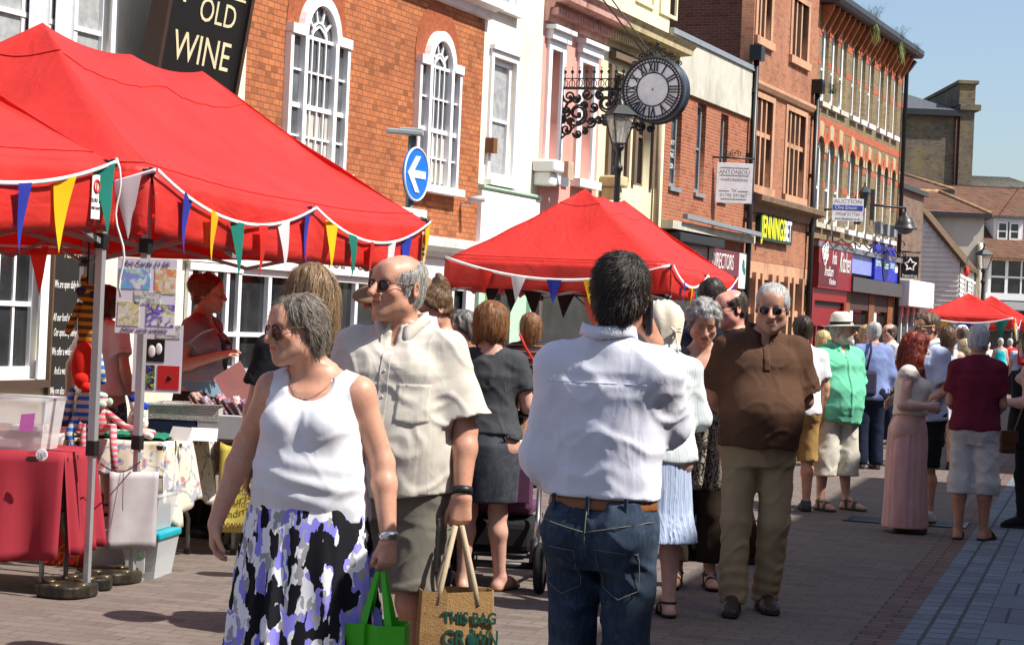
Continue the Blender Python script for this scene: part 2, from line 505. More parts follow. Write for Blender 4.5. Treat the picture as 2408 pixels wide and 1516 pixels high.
def hand_prims(W, d, n, side, S=1.0, curl=.35, spread=.0, thumb=1.0, curls=None):
 d = unit(d); n = unit(np.asarray(n, float) - d * np.dot(n, d)); th = np.cross(d, n) * (-side)
 W = np.asarray(W, float); P = []
 offs = (.029, .0095, -.0095, -.027); lens = (.071, .079, .073, .057); rr = (.0092, .0095, .009, .008)
 for i in range(4):
  kn = W + (d * (.088 - .004 * abs(i - 1)) + th * offs[i]) * S
  P.append(Cone(W + (d * .015 + th * offs[i] * .55) * S, kn, .0165 * S, .0125 * S, .022 * S))
  c = curl if curls is None else curls[i]
  ang = 0.0; p = kn
  dd0 = unit(d + th * (offs[i] / .03) * spread)
  r = rr[i] * S
  for j, (fr, add) in enumerate(((.45, .75), (.31, 1.1), (.24, .7))):
   ang += c * add
   dj = dd0 * math.cos(ang) + n * math.sin(ang)
   q = p + dj * lens[i] * fr * S
   P.append(Cone(p, q, r, r * .92, .004 * S)); p = q; r *= .92
 b = W + (d * .022 + th * .024 + n * .006) * S
 d1 = unit(d * .75 + th * .62 * thumb + n * .35); m = b + d1 * .047 * S; d2 = unit(d * .9 + th * .22 * thumb + n * .45)
 e = m + d2 * .034 * S; g = e + unit(d2 + n * .3) * .024 * S
 P += [Cone(b, m, .016 * S, .0115 * S, .014 * S), Cone(m, e, .0112 * S, .0102 * S, .004 * S), Cone(e, g, .0102 * S, .0085 * S, .003 * S)]
 return P
SKIN = (.56, .29, .185)
MALE = [(.80, .150, .105, 0), (.88, .172, .122, .008), (.96, .172, .124, .006), (1.05, .160, .112, .0), (1.13, .156, .110, -.004), (1.22, .166, .117, -.004), (1.32, .176, .121, .0), (1.40, .155, .100, .01), (1.45, .095, .07, .018), (1.50, .06, .056, .022)]
FEMALE = [(.80, .155, .11, 0), (.88, .180, .128, .01), (.96, .178, .124, .008), (1.05, .150, .108, .0), (1.13, .140, .103, -.004), (1.22, .148, .110, -.004), (1.32, .156, .112, .0), (1.40, .138, .092, .012), (1.445, .088, .066, .018), (1.49, .054, .05, .022)]
class Person:
 def __init__(s, label, X, Y, yaw=0, H=1.75, fem=False, w=1.0, belly=0.0, bust=0.0, lean=(0, 0), head=(0, 0, 0), hoff=(0, 0, 0),
                 arms=None, hands=None, legs=None, skin=SKIN, h=.012, hh=.007, fh=None, ho=None, group=None, armw=1.0, legw=1.0, z0=0.0, shw=.18, cat='person', S=None, hs=1.0, sect=None):
  s.S = S or H / 1.75; s.fem = fem; s.w = w; s.h = h; s.hh = hh; s.fh = fh or h
  s.root = thing('person', label, cat, (X, Y, z0), rad(yaw), group)
  s.lean = lean; s.skin = np.array(skin); s.belly = belly; s.bust = bust; s.armw = armw * (.9 if fem else 1); s.legw = legw; s.shw = shw * (.92 if fem else 1.0)
  s.ho = dict(ho or {}); s.ho.setdefault('fem', fem)
  S_ = s.S
  def L(p):
   p = np.asarray(p, float).copy(); t = max(0, p[2] - .95)
   p[0] += lean[0] * t; p[1] += lean[1] * t
   return p * S_
  s.L = L
  s.sh = {k: L((sg * s.shw, .012, 1.402)) for k, sg in (('L', 1), ('R', -1))}
  da = {'L': ((.235, .01, 1.13), (.235, -.06, .89)), 'R': ((-.235, .01, 1.13), (-.235, -.06, .89))}
  da.update(arms or {})
  s.el = {k: np.asarray(da[k][0], float) * S_ for k in 'LR'}; s.wr = {k: np.asarray(da[k][1], float) * S_ for k in 'LR'}
  dl = {'L': ((.098, -.01, .48), (.10, .02, .085), (0.12, -1, 0)), 'R': ((-.098, -.01, .48), (-.10, .02, .085), (-0.12, -1, 0))}
  dl.update(legs or {})
  s.hip = {k: A(sg * .092, .005, .90) * S_ for k, sg in (('L', 1), ('R', -1))}
  s.kn = {k: np.asarray(dl[k][0], float) * S_ for k in 'LR'}; s.an = {k: np.asarray(dl[k][1], float) * S_ for k in 'LR'}
  s.toe = {k: unit(dl[k][2]) for k in 'LR'}
  s.hands = {'L': dict(), 'R': dict()}
  for k, v in (hands or {}).items(): s.hands[k] = v
  s.HS = S_ * .985 * hs
  s.R = rotm(*head)
  s.nb = L((0, .022, 1.48)); s.hc = L((hoff[0], hoff[1] - .004, 1.632 + hoff[2]))
  sec = []
  for z, rx, ry, cy in (sect or (FEMALE if fem else MALE)):
   c = L((0, cy, z))
   ww = w if z < 1.36 else 1 + (w - 1) * .5
   sec.append((c[2], c[0], c[1], rx * ww * S_, ry * (1 + (ww - 1) * 1.1) * S_))
  s.sec = sec
 def torso(s):
  S = s.S; P = [Loft(s.sec, .02 * S)]
  for sg in (-1, 1):
   sh = s.sh['L' if sg > 0 else 'R']
   P.append(Cone(s.L((sg * .04, .022, 1.452)), sh, .044 * S, .050 * S * s.armw, .05 * S))
   P.append(Ell(s.L((sg * .085 * s.w, .065, .90)), A(.088, .075, .09) * S * s.w, .05 * S))
   if s.bust:
    b = s.bust; P.append(Ell(s.L((sg * .073 * s.w, -.085 - b * .35, 1.285 - b * .25)), A(.07 + b * .25, .062 + b * .3, .068 + b * .3) * S, .04 * S))
   else: P.append(Ell(s.L((sg * .075, -.07 * s.w, 1.32)), A(.08, .05, .065) * S, .05 * S))
  if s.belly: P.append(Ell(s.L((0, -.045 - s.belly * .45, 1.09)), A(.135 + s.belly * .4, .08 + s.belly * .7, .14) * S * A(s.w, 1, 1), .08 * S))
  return P
 def arm(s, k, e=0.0):
  S = s.S; a = s.armw; sh, el, wr = s.sh[k], s.el[k], s.wr[k]
  f = el + (wr - el) * .28
  return [Cone(sh, el, .053 * S * a, .041 * S * a, .03 * S), Ell(sh + A(0, 0, -.02) * S, A(.052, .055, .065) * S * a, .03 * S),
    Cone(el, f, .041 * S * a, .043 * S * a, .02 * S), Cone(f, wr, .043 * S * a, .0275 * S * (.5 + .5 * a), .02 * S)]
 def leg(s, k):
  S = s.S; g = s.legw; hp, kn, an = s.hip[k], s.kn[k], s.an[k]
  c = kn + (an - kn) * .3 + A(0, .016, 0) * S
  return [Cone(hp, kn, .088 * S * g, .054 * S * g, .03 * S), Cone(kn, c, .052 * S * g, .056 * S * g, .03 * S), Cone(c, an, .056 * S * g, .034 * S, .03 * S), Ell(kn + A(0, -.012, 0) * S, A(.047, .05, .055) * S * g, .03 * S)]
 def foot(s, k):
  S = s.S; an, t = s.an[k], s.toe[k]; sd = A(-t[1], t[0], 0); dn = A(0, 0, -1) * S
  b = an + dn * .055 - t * .025 * S
  m = an + dn * .052 + t * .13 * S
  return [Cone(an + dn * .01, b, .034 * S, .032 * S, .02 * S), Cone(b, m, .032 * S, .031 * S, .03 * S), Cone(an + t * .02 * S, m, .034 * S, .024 * S, .03 * S),
    Cone(m + sd * .014 * S, m + t * .055 * S + sd * .018 * S + dn * .006, .026 * S, .019 * S, .015 * S), Cone(m - sd * .014 * S, m + t * .045 * S - sd * .014 * S + dn * .006, .024 * S, .018 * S, .015 * S)]
 def hand(s, k):
  sg = 1 if k == 'L' else -1; o = dict(s.hands[k]); d = o.pop('d', None); n = o.pop('n', None)
  if d is None: d = s.wr[k] - s.el[k]
  if n is None: n = A(-sg, .25, 0)
  return hand_prims(s.wr[k], d, n, sg, s.S * (.94 if s.fem else 1.03), **o)
 def bounds(s, prims, m=.03):
  return np.min([p.lo for p in prims], 0) - m, np.max([p.hi for p in prims], 0) + m
 def body(s, bare_legs=True, feet=True, paint=None, zmin=None, neck=1.0, hidehands=()):
  S = s.S
  P = s.torso() + [Cone(s.nb - A(0, 0, .03) * S, s.hc + s.R @ A(0, .028, -.065) * S, .060 * S * neck, .055 * S * neck, .035 * S)]
  for k in 'LR':
   P += s.arm(k)
   if k not in hidehands: P += s.hand(k)
   if bare_legs: P += s.leg(k)
   if bare_legs and feet: P += s.foot(k)
  lo, hi = s.bounds(P)
  lo = np.minimum(lo, s.hc - .17 * S); hi = np.maximum(hi, s.hc + .17 * S)
  if zmin is not None: lo[2] = max(lo[2], zmin)
  ref = []
  if s.hh < s.h: ref.append((s.hc - .135 * S, s.hc + A(.125, .145, .155) * S, s.hh))
  if s.fh < s.h:
   for k in 'LR':
    if k in hidehands: continue
    hp = s.hand(k); a, b = s.bounds(hp, .01); ref.append((a, b, s.fh))
  F = Field(lo, hi, s.h, ref).add(P)
  head_field(F, s.ho, s.R, s.hc, s.HS)
  V, Q = F.mesh()
  s.bodyF = F
  q = (V - s.hc) @ s.R / s.HS
  c = np.tile(s.skin, (len(V), 1))
  nz = vnoise(V * 18 / S)[:, None] * A(.06, .10, .12) + vnoise(V * 60 / S)[:, None] * A(.05, .08, .10)
  c = c * (1 + nz)
  hd = (np.abs(q) < A(.1, .14, .15)).all(1)
  x, y, z = q[:, 0], q[:, 1], q[:, 2]
  front = hd & (y < -.03)
  def blend(m, colr):
   m = np.clip(m, 0, 1)[:, None]; c[:] = c * (1 - m) + np.array(colr) * m
  sk = s.skin
  ax_ = np.abs(x)
  blend(front * .45 * np.exp(-((ax_ - .042) ** 2 + (z + .022) ** 2) / .0006), sk * A(1.05, .78, .72))       # cheeks
  blend(front * .5 * np.exp(-(x ** 2 + (z + .024) ** 2) / .00025), sk * A(1.06, .76, .68))                  # nose
  lip = s.ho.get('lip', sk * A(.86, .52, .5))
  blend(front * (y < -.085) * (ax_ < .026) * np.exp(-(np.maximum(np.abs(z + .0595) - .0085 + ax_ * .18, 0) / .003) ** 2), lip)
  blend(front * (y < -.08) * (ax_ < .02) * np.exp(-((z + .0585) / .002) ** 2) * .8, sk * .2)
  brow = s.ho.get('brow', (.12, .08, .05))
  blend(front * s.ho.get('brows', .75) * np.exp(-((np.maximum(np.abs(ax_ - .033) - .016, 0) / .004) ** 2)) * np.exp(-((z - .033 + (ax_ - .03) ** 2 * 6) / .0042) ** 2), brow)
  if not s.ho.get('closed'):
   ex = (ax_ - .031) / .0125; ez = (z - .010) / .0052
   ey = np.exp(-np.maximum(ex ** 2 + ez ** 2 - 1, 0) * 4)
   blend(front * (y < -.07) * ey, (.62, .58, .54))
   blend(front * (y < -.07) * (((ax_ - .031) ** 2 + (z - .010) ** 2) < .0062 ** 2), (.05, .035, .025))
   blend(front * (y < -.07) * .8 * np.exp(-np.maximum(np.abs(ax_ - .031) - .013, 0) / .002) * np.exp(-((z - .0165 + (ax_ - .031) ** 2 * 14) / .0022) ** 2), (.05, .03, .025))
  else:
   blend(front * .7 * np.exp(-(np.maximum(np.abs(ax_ - .031) - .012, 0) / .003) ** 2) * np.exp(-((z - .004) / .0025) ** 2), sk * .25)
  blend(hd * (np.abs(x) > .072) * (np.abs(y - .02) < .03) * .3, sk * A(1.1, .7, .62))
  if s.ho.get('stubble'):
   st, colr = s.ho['stubble']
   blend(hd * st * smstep(-.03, -.06, z) * (y < .02) * (np.abs(z + .06) + ax_ > .016), colr)
  if paint: paint(V / S, q, c, blend)
  me = mk_mesh('person_body', V, Q, np.clip(c, 0, 1))
  s.bodyo = link('body', me, vcol_mat('skin', .46, .4, .09, 70, .3, 170, .002, sss=.12), s.root)
  return s
 def put(s, name, F, m, col=None, parent=None):
  V, Q = F.mesh()
  if len(V) == 0: return None
  return link(name, mk_mesh(name, V, Q, col), m, parent or s.root)
 def folds(s, amp, seed=0, hem=None, sleeves=(), diag=.9, vert=.4, horiz=.55, hz=0):
  S = s.S; L_ = s.L; r = np.random.RandomState(seed); segs = []
  pull = [L_((.15, -.04, 1.36)), L_((-.15, -.04, 1.36)), L_((.15, .08, 1.36)), L_((-.15, .08, 1.36))]
  for sh in pull:
   for i in range(3):
    e = L_((r.uniform(-.1, .1) - np.sign(sh[0]) * .02, math.copysign(.13, sh[1]), r.uniform(1.0, 1.22)))
    segs.append((sh + r.uniform(-.02, .02, 3), e, r.uniform(.007, .014) * S, amp * diag * r.uniform(.5, 1.2)))
  for k in sleeves:
   a, b, c_ = s.sh[k], s.el[k], s.wr[k]
   for i in range(7):
    t = r.uniform(.15, 1.0); m = a + (b - a) * t; d = unit(b - a); u = unit(np.cross(d, r.normal(size=3))); v = np.cross(d, u)
    segs.append((m + u * .06 * S - d * .03 * S, m + v * .06 * S + d * .04 * S, .011 * S, amp * (.8 if len(sleeves) and np.linalg.norm(b - a) > .2 * S and abs((b - a)[2]) > .18 * S else .35)))
  def f(P):
   dz = np.zeros(len(P), np.float32)
   q = P / S
   t = smstep(1.38, hem if hem else .9, q[:, 2])
   dz -= amp * vert * t * vnoise(np.stack([q[:, 0] * 16 + seed, q[:, 1] * 16, q[:, 2] * 2.6 + q[:, 0] * 2], 1))
   rg = 1 - np.abs(vnoise(np.stack([q[:, 0] * 6 + q[:, 2] * 5 + seed * 3, q[:, 1] * 6, q[:, 2] * 9 - q[:, 0] * 6], 1)))
   dz -= amp * horiz * np.maximum(rg - .72, 0) * 3.0
   rg = 1 - np.abs(vnoise(np.stack([q[:, 0] * 5 - q[:, 2] * 6 + seed, q[:, 1] * 7 + 3, q[:, 2] * 7 + q[:, 0] * 7], 1)))
   dz -= amp * horiz * np.maximum(rg - .75, 0) * 2.6
   if hz:
    wd = np.exp(-((q[:, 2] - 1.07) / .085) ** 2) * (q[:, 1] < .02)
    dz -= hz * S * wd * np.sin(q[:, 2] * 88 + 2.6 * vnoise(q * 7 + seed) + q[:, 0] * 9) * (.6 + .4 * vnoise(q * 5 + 9))
   for a, b, w_, am in segs:
    ba = b - a; tt = np.clip(((P - a) @ ba) / (ba @ ba), 0, 1)
    dd = np.linalg.norm(P - a - tt[:, None] * ba, axis=1)
    dz -= (am * np.exp(-(dd / w_) ** 2) * np.sin(np.pi * np.clip(tt * .92 + .06, 0, 1))).astype(np.float32)
   return dz
  return f
 def top(s, m, ease=.012, hem=.92, sleeve=.55, sl_r=(.072, .07), drape=None, neck=None, neckR=None, seed=1, amp=.006, h=None, name='shirt', sub=None, cuts=(), open_=True, slant=None, strap=None, backneck=None, hz=0, blend=.05):
  S = s.S; h = h or s.h
  P = s.torso(); T = []
  if drape: # sections (z, rx, ry, cy)
   T.append(Loft([(s.L((0, cy, z))[2], s.L((0, cy, z))[0], s.L((0, cy, z))[1], rx * S, ry * S) for z, rx, ry, cy in drape], .05 * S))
  E = []
  ends = []
  for k in 'LR':
   if sleeve <= 0: continue
   sh, el, wr = s.sh[k], s.el[k], s.wr[k]
   if sleeve <= 1:
    e = sh + (el - sh) * sleeve; E.append(Cone(sh, e + unit(el - sh) * .02 * S, sl_r[0] * S * s.armw, sl_r[1] * S * s.armw, .05 * S)); ends.append((k, e, unit(el - sh)))
   else:
    e = el + (wr - el) * (sleeve - 1); E += [Cone(sh, el, sl_r[0] * S * s.armw, sl_r[1] * S * s.armw, .04 * S), Cone(el, e + unit(wr - el) * .015 * S, sl_r[1] * S * s.armw, sl_r[1] * .82 * S * s.armw, .03 * S)]; ends.append((k, e, unit(wr - el)))
  allp = P + T + E
  lo, hi = s.bounds(allp, ease + .03); lo[2] = max(lo[2], hem * S - .05); hi[2] = s.L((0, 0, 1.53))[2] + .05
  F = Field(lo, hi, h).add(P, ease * S).add(T)
  for k, e, d in ends:
   G = Field.__new__(Field); G.ax, G.X, G.Y, G.Z = F.ax, F.X, F.Y, F.Z; G.F = np.full_like(F.F, .5)
   G.add([p for p in E if (p.a[0] - s.L((0, .012, 1.4))[0]) * (1 if k == 'L' else -1) > 0 or np.allclose(p.a, s.el[k])] if sleeve <= 1 else [p for p in E if np.allclose(p.a, s.el[k])])
   G.cut(lambda X, Y, Z: (X - e[0]) * d[0] + (Y - e[1]) * d[1] + (Z - e[2]) * d[2])
   if open_:
    rr = (sl_r[1] * (.82 if sleeve > 1 else 1) * s.armw - .018) * S
    G.sub([Cone(e - d * .035 * S, e + d * .04 * S, rr, rr)])
   if sleeve > 1:
    for p in E:
     if np.allclose(p.a, s.sh[k]): G.op(p.d, p.lo - .05, p.hi + .05, .05 * S)
   kk = blend * S; hh_ = np.maximum(kk - np.abs(F.F - G.F), 0) / kk; F.F = (np.minimum(F.F, G.F) - hh_ * hh_ * kk * .25).astype(np.float32)
  if sleeve <= 0:
   for k in 'LR':
    sg = 1 if k == 'L' else -1; sw = strap or .115
    c = s.L((sg * (sw + .115), .01, 1.40)); F.sub([Ell(c, A(.115, .25, .15) * S, .01)], k=.012)
  nz = s.L((0, .02, neckR[1] if neckR else 1.475))
  F.sub([Cone(nz + A(0, 0, .0), nz + A(0, -.02, .2) * S, (neckR[0] if neckR else .066) * S, .13 * S)], k=.006)
  for p in (neck or []): F.sub([p], k=.006)
  F.disp(s.folds(amp * S, seed, hem, 'LR' if sleeve > .5 else (), hz=hz))
  if slant: F.cut(lambda X, Y, Z: (hem * S + slant[0] * X + slant[1] * Y + slant[2] * np.abs(X)) - Z)
  else: F.cut(lambda X, Y, Z: hem * S + .006 * np.sin(X * 30) - Z)
  if open_ and drape: F.sub([Loft([(hem * S - .03, drape[0][3] * 0 + s.L((0, 0, hem))[0], drape[0][3] * S, (drape[0][1] - .012) * S, (drape[0][2] - .012) * S), (hem * S + .03, s.L((0, 0, hem))[0], drape[0][3] * S, (drape[0][1] - .014) * S, (drape[0][2] - .014) * S)])])
  s.topF = F
  return s.put(name, F, m)
 def trousers(s, m, hem=.06, rs=(.10, .078, .07), waist=1.02, ease=.012, seed=5, amp=.006, h=None, name='trousers', open_=True, sag=.0):
  S = s.S; h = h or s.h
  P = [p for p in s.torso()[:1]] + [p for p in s.torso() if isinstance(p, Ell) and p.c[2] < 1.0 * S]
  E = []; g = s.legw
  for k in 'LR':
   hp, kn, an = s.hip[k], s.kn[k], s.an[k]
   E += [Cone(hp, kn, rs[0] * S * g, rs[1] * S * g, .03 * S)]
   zc = hem * S
   if hem < .46: E += [Cone(kn, an, rs[1] * S * g, rs[2] * S * g, .03 * S)]
   else: E += [Cone(kn, kn + (kn - hp) * .2, rs[1] * S * g, rs[2] * S * g, .02 * S)]
  lo, hi = s.bounds(P + E, .03); lo[2] = max(lo[2], hem * S - .04); hi[2] = waist * S + .04
  F = Field(lo, hi, h).add(P, ease * S).add(E)
  def f(Pt):
   q = Pt / S
   dz = -amp * S * .8 * vnoise(np.stack([q[:, 0] * 9 + seed, q[:, 1] * 9, q[:, 2] * 7], 1))
   rg = 1 - np.abs(vnoise(np.stack([q[:, 0] * 7 + q[:, 2] * 4 + seed, q[:, 1] * 8 + q[:, 2] * 3, q[:, 2] * 10 - q[:, 0] * 8], 1)))
   dz -= amp * S * np.maximum(rg - .7, 0) * 3
   if sag:
    t = smstep(.55, .1, q[:, 2]); dz -= sag * S * t * np.sin(q[:, 2] * 95 + 5 * vnoise(q * 6)) 
   return dz.astype(np.float32)
  F.disp(f)
  F.cut(lambda X, Y, Z: hem * S - Z)
  F.cut(lambda X, Y, Z: Z - waist * S)
  if open_ and hem > .2:
   for k in 'LR':
    c = s.hip[k] + (s.kn[k] - s.hip[k]) * ((s.hip[k][2] - hem * S) / (s.hip[k][2] - s.kn[k][2])); d = unit(s.kn[k] - s.hip[k])
    r = (rs[1] + (rs[0] - rs[1]) * max(0, (c[2] - s.kn[k][2]) / (s.hip[k][2] - s.kn[k][2]))) * g * S - .022
    F.sub([Cone(c - d * .03, c + d * .05, r, r)])
  return s.put(name, F, m)
 def skirt(s, m, sec, pleat=None, h=None, name='skirt', amp=.004, seed=2, open_=True, hemw=0.0):
  S = s.S; L_ = [(z * S, cx * S, cy * S, rx * S, ry * S) for z, rx, ry, cx, cy in sec]
  P = Loft(L_, .02, 2.1, pleat and (pleat[0], pleat[1] * S, pleat[2] * S, pleat[3]))
  F = Field(P.lo - .05, P.hi + .05, h or s.h).add([P])
  z0 = min(x[0] for x in L_)
  F.disp(lambda Pt: (-amp * S * vnoise(np.stack([Pt[:, 0] * 14 + seed, Pt[:, 1] * 14, Pt[:, 2] * 4 + Pt[:, 0] * 3], 1))).astype(np.float32))
  F.cut(lambda X, Y, Z: z0 + .012 + hemw * np.sin(14 * np.arctan2(Y, X)) - Z)
  if open_:
   a = min(L_); F.sub([Loft([(a[0] - .05, a[1], a[2], a[3] - .026, a[4] - .026), (a[0] + .10, a[1], a[2], a[3] - .032, a[4] - .032)], n=2.1)])
  return s.put(name, F, m)
 def shoes(s, m, sole=None, e=.008, name='shoe', hmax=.11):
  S = s.S; sole = sole or mat('sole_rubber', (.03, .028, .026), .8)
  for k in 'LR':
   P = s.foot(k); lo, hi = s.bounds(P, .03)
   z0 = s.an[k][2] - .085 * S
   F = Field(lo, hi, min(s.h, .009)).add(P, e * S); F.cut(lambda X, Y, Z: Z - (s.an[k][2] + (hmax - .085) * S)); F.cut(lambda X, Y, Z: z0 + .012 - Z)
   o = s.put(name, F, m)
   G = Field(lo - .01, hi + .01, min(s.h, .009)).add(P, (e + .004) * S); G.cut(lambda X, Y, Z: Z - z0 - .022); G.cut(lambda X, Y, Z: z0 + .001 - Z)
   s.put('sole', G, sole, None, o)
  return s
 def sandals(s, m, sole=None, straps=((.03, .03), (.11, .02)), ankle=True, name='sandal'):
  S = s.S
  for k in 'LR':
   P = s.foot(k); lo, hi = s.bounds(P, .03); z0 = s.an[k][2] - .085 * S; t = s.toe[k]; a = s.an[k]
   hh = min(s.h, .008)
   G = Field(lo - .01, hi + .01, hh).add(P, .006 * S); G.cut(lambda X, Y, Z: Z - z0 - .022); G.cut(lambda X, Y, Z: z0 + .001 - Z)
   o = s.put(name, G, sole or m)
   for i, (at, w_) in enumerate(straps):
    F = Field(lo - .01, hi + .01, hh).add(P, .006 * S)
    F.cut(lambda X, Y, Z: np.abs((X - a[0]) * t[0] + (Y - a[1]) * t[1] - at * S) - w_ * .5 * S); F.cut(lambda X, Y, Z: z0 + .015 - Z)
    s.put('strap', F, m, None, o)
   if ankle:
    F = Field(a - .08 * S, a + .08 * S, hh).add(s.leg(k) + P, .005 * S); F.cut(lambda X, Y, Z: np.abs(Z - a[2] - .0 * S) - .009 * S)
    s.put('strap', F, m, None, o)
  return s
 def headobj(s, name, V, Q, m, col=None, parent=None):
  V = (V * s.HS) @ s.R.T + s.hc
  return link(name, mk_mesh(name, V, Q, col), m, parent or s.root)
 def headM(s):
  M = Matrix(s.R.tolist()).to_4x4(); M.translation = Vector(s.hc.tolist())
  return M @ Matrix.Diagonal((s.HS, s.HS, s.HS, 1))
 def hair(s, style, c1, c2, h=.006, strands=0, flow=None, amp=.006, sl=.07, t=.012, extra=(), cuts=(), seed=0, sr=.0011, freq=(55, 55, 9), lift=.004, keep=None, smooth=False):
  F = Field(A(-.2, -.2, -.42), A(.2, .24, .22), h)
  P = head_prims(s.ho)
  if style in ('short', 'curly', 'fringe', 'crop'): F.add([P[0], P[2]], t)
  else: F.add([P[0], P[2]], t)
  if style == 'short':
   F.cut(lambda X, Y, Z: -(.70 * (Y + .078) + .71 * (Z - .070)), .01)
   F.cut(lambda X, Y, Z: -(Z + .095) + 0 * X + 0 * Y)
  elif style == 'crop':
   F.cut(lambda X, Y, Z: -(.74 * (Y + .072) + .67 * (Z - .078)), .012)
   F.cut(lambda X, Y, Z: -(Z + .07 - .35 * np.maximum(Y, 0)) + 0 * X)
  elif style == 'fringe':
   F.cut(lambda X, Y, Z: -(.62 * (Y + .042) + .78 * (Z + .008)), .01)
   F.cut(lambda X, Y, Z: (Z - .062 - .5 * np.maximum(Y + .02, 0)) + 0 * X, .012)
  elif style == 'curly':
   F.cut(lambda X, Y, Z: -(.74 * (Y + .075) + .67 * (Z - .062)), .02)
   F.cut(lambda X, Y, Z: -(Z + .085) + 0 * X + 0 * Y)
  for p in extra: F.add([p])
  for c in cuts: F.cut(c, .008)
  sx, sy, sz = freq
  F.disp(lambda p: (-amp * vnoise(np.stack([p[:, 0] * sx + seed, p[:, 1] * sy, p[:, 2] * sz + 3 * p[:, 0]], 1)) - amp * .5 * vnoise(p * 38 + seed)).astype(np.float32))
  V, Q = F.mesh()
  c1 = np.array(c1); c2 = np.array(c2)
  w = .5 + .5 * vnoise(np.stack([V[:, 0] * 90, V[:, 1] * 90, V[:, 2] * 14 + V[:, 0] * 8 + seed], 1)); w = np.clip(w + .25 * vnoise(V * 20 + seed), 0, 1)[:, None]
  col = (c1 * (1 - w) + c2 * w) * .85
  if strands:
   r = np.random.RandomState(seed + 11)
   ids = r.randint(0, len(V), strands); p = V[ids].copy() + r.normal(size=(strands, 3)) * .002
   n = 7; K = 3; fl = flow or (lambda q: np.stack([q[:, 0] * 2.2, (q[:, 1] - .03) * 2.2, -np.ones(len(q)) * .12 - np.maximum(0, .06 - q[:, 2]) * 6], 1))
   off = r.uniform(.0, 1, strands) ** 2 * lift + .0008; L = sl * r.uniform(.5, 1.2, strands)
   pts = []; nrm = []; dp = None; al = np.ones(strands, bool)
   jit = r.normal(size=(strands, 3)) * .22
   for i in range(n):
    g = F.grad(p); f = F.sample(p)
    stick = 1.0 if i < n - 2 else .4
    p = p - g * ((f - off * (.3 + i / n * 1.4)) * stick)[:, None]
    pts.append(p.copy()); nrm.append(g)
    d = fl(p); d = d / (np.linalg.norm(d, axis=1, keepdims=True) + 1e-9) + jit
    d = d - g * (np.sum(d * g, 1) * (.9 if i < n - 2 else .5))[:, None]
    d /= np.linalg.norm(d, axis=1, keepdims=True) + 1e-9
    if dp is not None: d = d * .6 + dp * .4
    dp = d; p = p + d * (L / (n - 1))[:, None]
   SV = []; base = len(V)
   for i in range(n):
    d = pts[min(i + 1, n - 1)] - pts[max(i - 1, 0)]; d /= np.linalg.norm(d, axis=1, keepdims=True) + 1e-9
    sd = np.cross(d, nrm[i]); sd /= np.linalg.norm(sd, axis=1, keepdims=True) + 1e-9
    rr = sr * (1 - .75 * (i / (n - 1)) ** 2)
    SV += [pts[i] - sd * rr, pts[i] + nrm[i] * rr * .7, pts[i] + sd * rr]
   SV = np.stack(SV, 0)  # (n*3, strands, 3)
   SV2 = SV.transpose(1, 0, 2).reshape(-1, 3)
   off_ = (np.arange(strands) * n * 3)[:, None, None]
   q = []
   for i in range(n - 1):
    for j in range(2): q.append([i * 3 + j, i * 3 + j + 1, i * 3 + 3 + j + 1, i * 3 + 3 + j])
   q = np.array(q)[None] + off_ + base
   wv = np.clip(r.beta(1.2, 1.2, strands), 0, 1)[:, None]; sc = (c1 * (1 - wv) + c2 * wv) * r.uniform(.75, 1.25, (strands, 1))
   V = np.concatenate([V, SV2]); Q = np.concatenate([Q, q.reshape(-1, 4)]); col = np.concatenate([col, np.repeat(sc, n * 3, 0)])
  s.hairF = F
  return s.headobj('hair', V, Q, vcol_mat('hair', .5, .35, .15, 60, .15, 200, .002, stretch=(1, 1, .25)), np.clip(col, 0, 1))
 def glasses(s, lens, frame, kind='sun', lr=(.0265, .021), z=.008, y=-.106, name='sunglasses', wrap=.0, thick=.0016):
  M = s.headM()
  b = MB()
  for sg in (-1, 1):
   pts = []
   for k in range(20):
    t = 2 * math.pi * k / 20; cx_, sx_ = math.cos(t), math.sin(t)
    e = .86 if kind != 'aviator' else .95
    x = math.copysign(abs(cx_) ** e, cx_) * lr[0]; zz = math.copysign(abs(sx_) ** e, sx_) * lr[1]
    zz -= (.12 * x * sg if kind == 'aviator' else 0)
    if kind == 'aviator' and sx_ < 0: zz *= 1.18; x *= .93
    pts.append((sg * .0325 + x, y + .5 * (abs(sg * .0325 + x) ** 2) * 4.0, z + zz))
   lp = [Vector(p) for p in pts]
   c = sum(lp, Vector()) / len(lp); c.y -= .003
   L = MB(); L.add([M @ p for p in lp] + [M @ c] + [M @ (p + Vector((0, .002, 0))) for p in lp], [(k, (k + 1) % 20, 20) for k in range(20)] + [(k, (k + 1) % 20, 21 + (k + 1) % 20, 21 + k) for k in range(20)] + [tuple(21 + k for k in reversed(range(20)))], 0, True)
   if sg == -1: first = L
   else: second = L
   b.tube([M @ p for p in lp], thick * s.HS, 6, closed=True)
   hx = sg * (.0325 + lr[0] * .98)
   b.tube([M @ Vector(p) for p in ((hx, y + .008, z + lr[1] * .35), (sg * .074, y + .03, z + .012), (sg * .083, -.03, z + .012), (sg * .084, .015, z + .014), (sg * .083, .035, z + .0))], thick * 1.15 * s.HS, 6)
  b.tube([M @ Vector(p) for p in ((-.0325 + lr[0] * .95, y, z + lr[1] * .3), (0, y - .003, z + lr[1] * .5), (.0325 - lr[0] * .95, y, z + lr[1] * .3))], thick * s.HS, 6)
  o = b.build(name, frame, s.root)
  for L in (first, second): L.build('lens', lens, o)
  return o
 def hobj(s, mb, name, m, parent=None):
  M = s.headM(); mb.v = [tuple(M @ Vector(v)) for v in mb.v]
  return mb.build(name, m, parent or s.root)
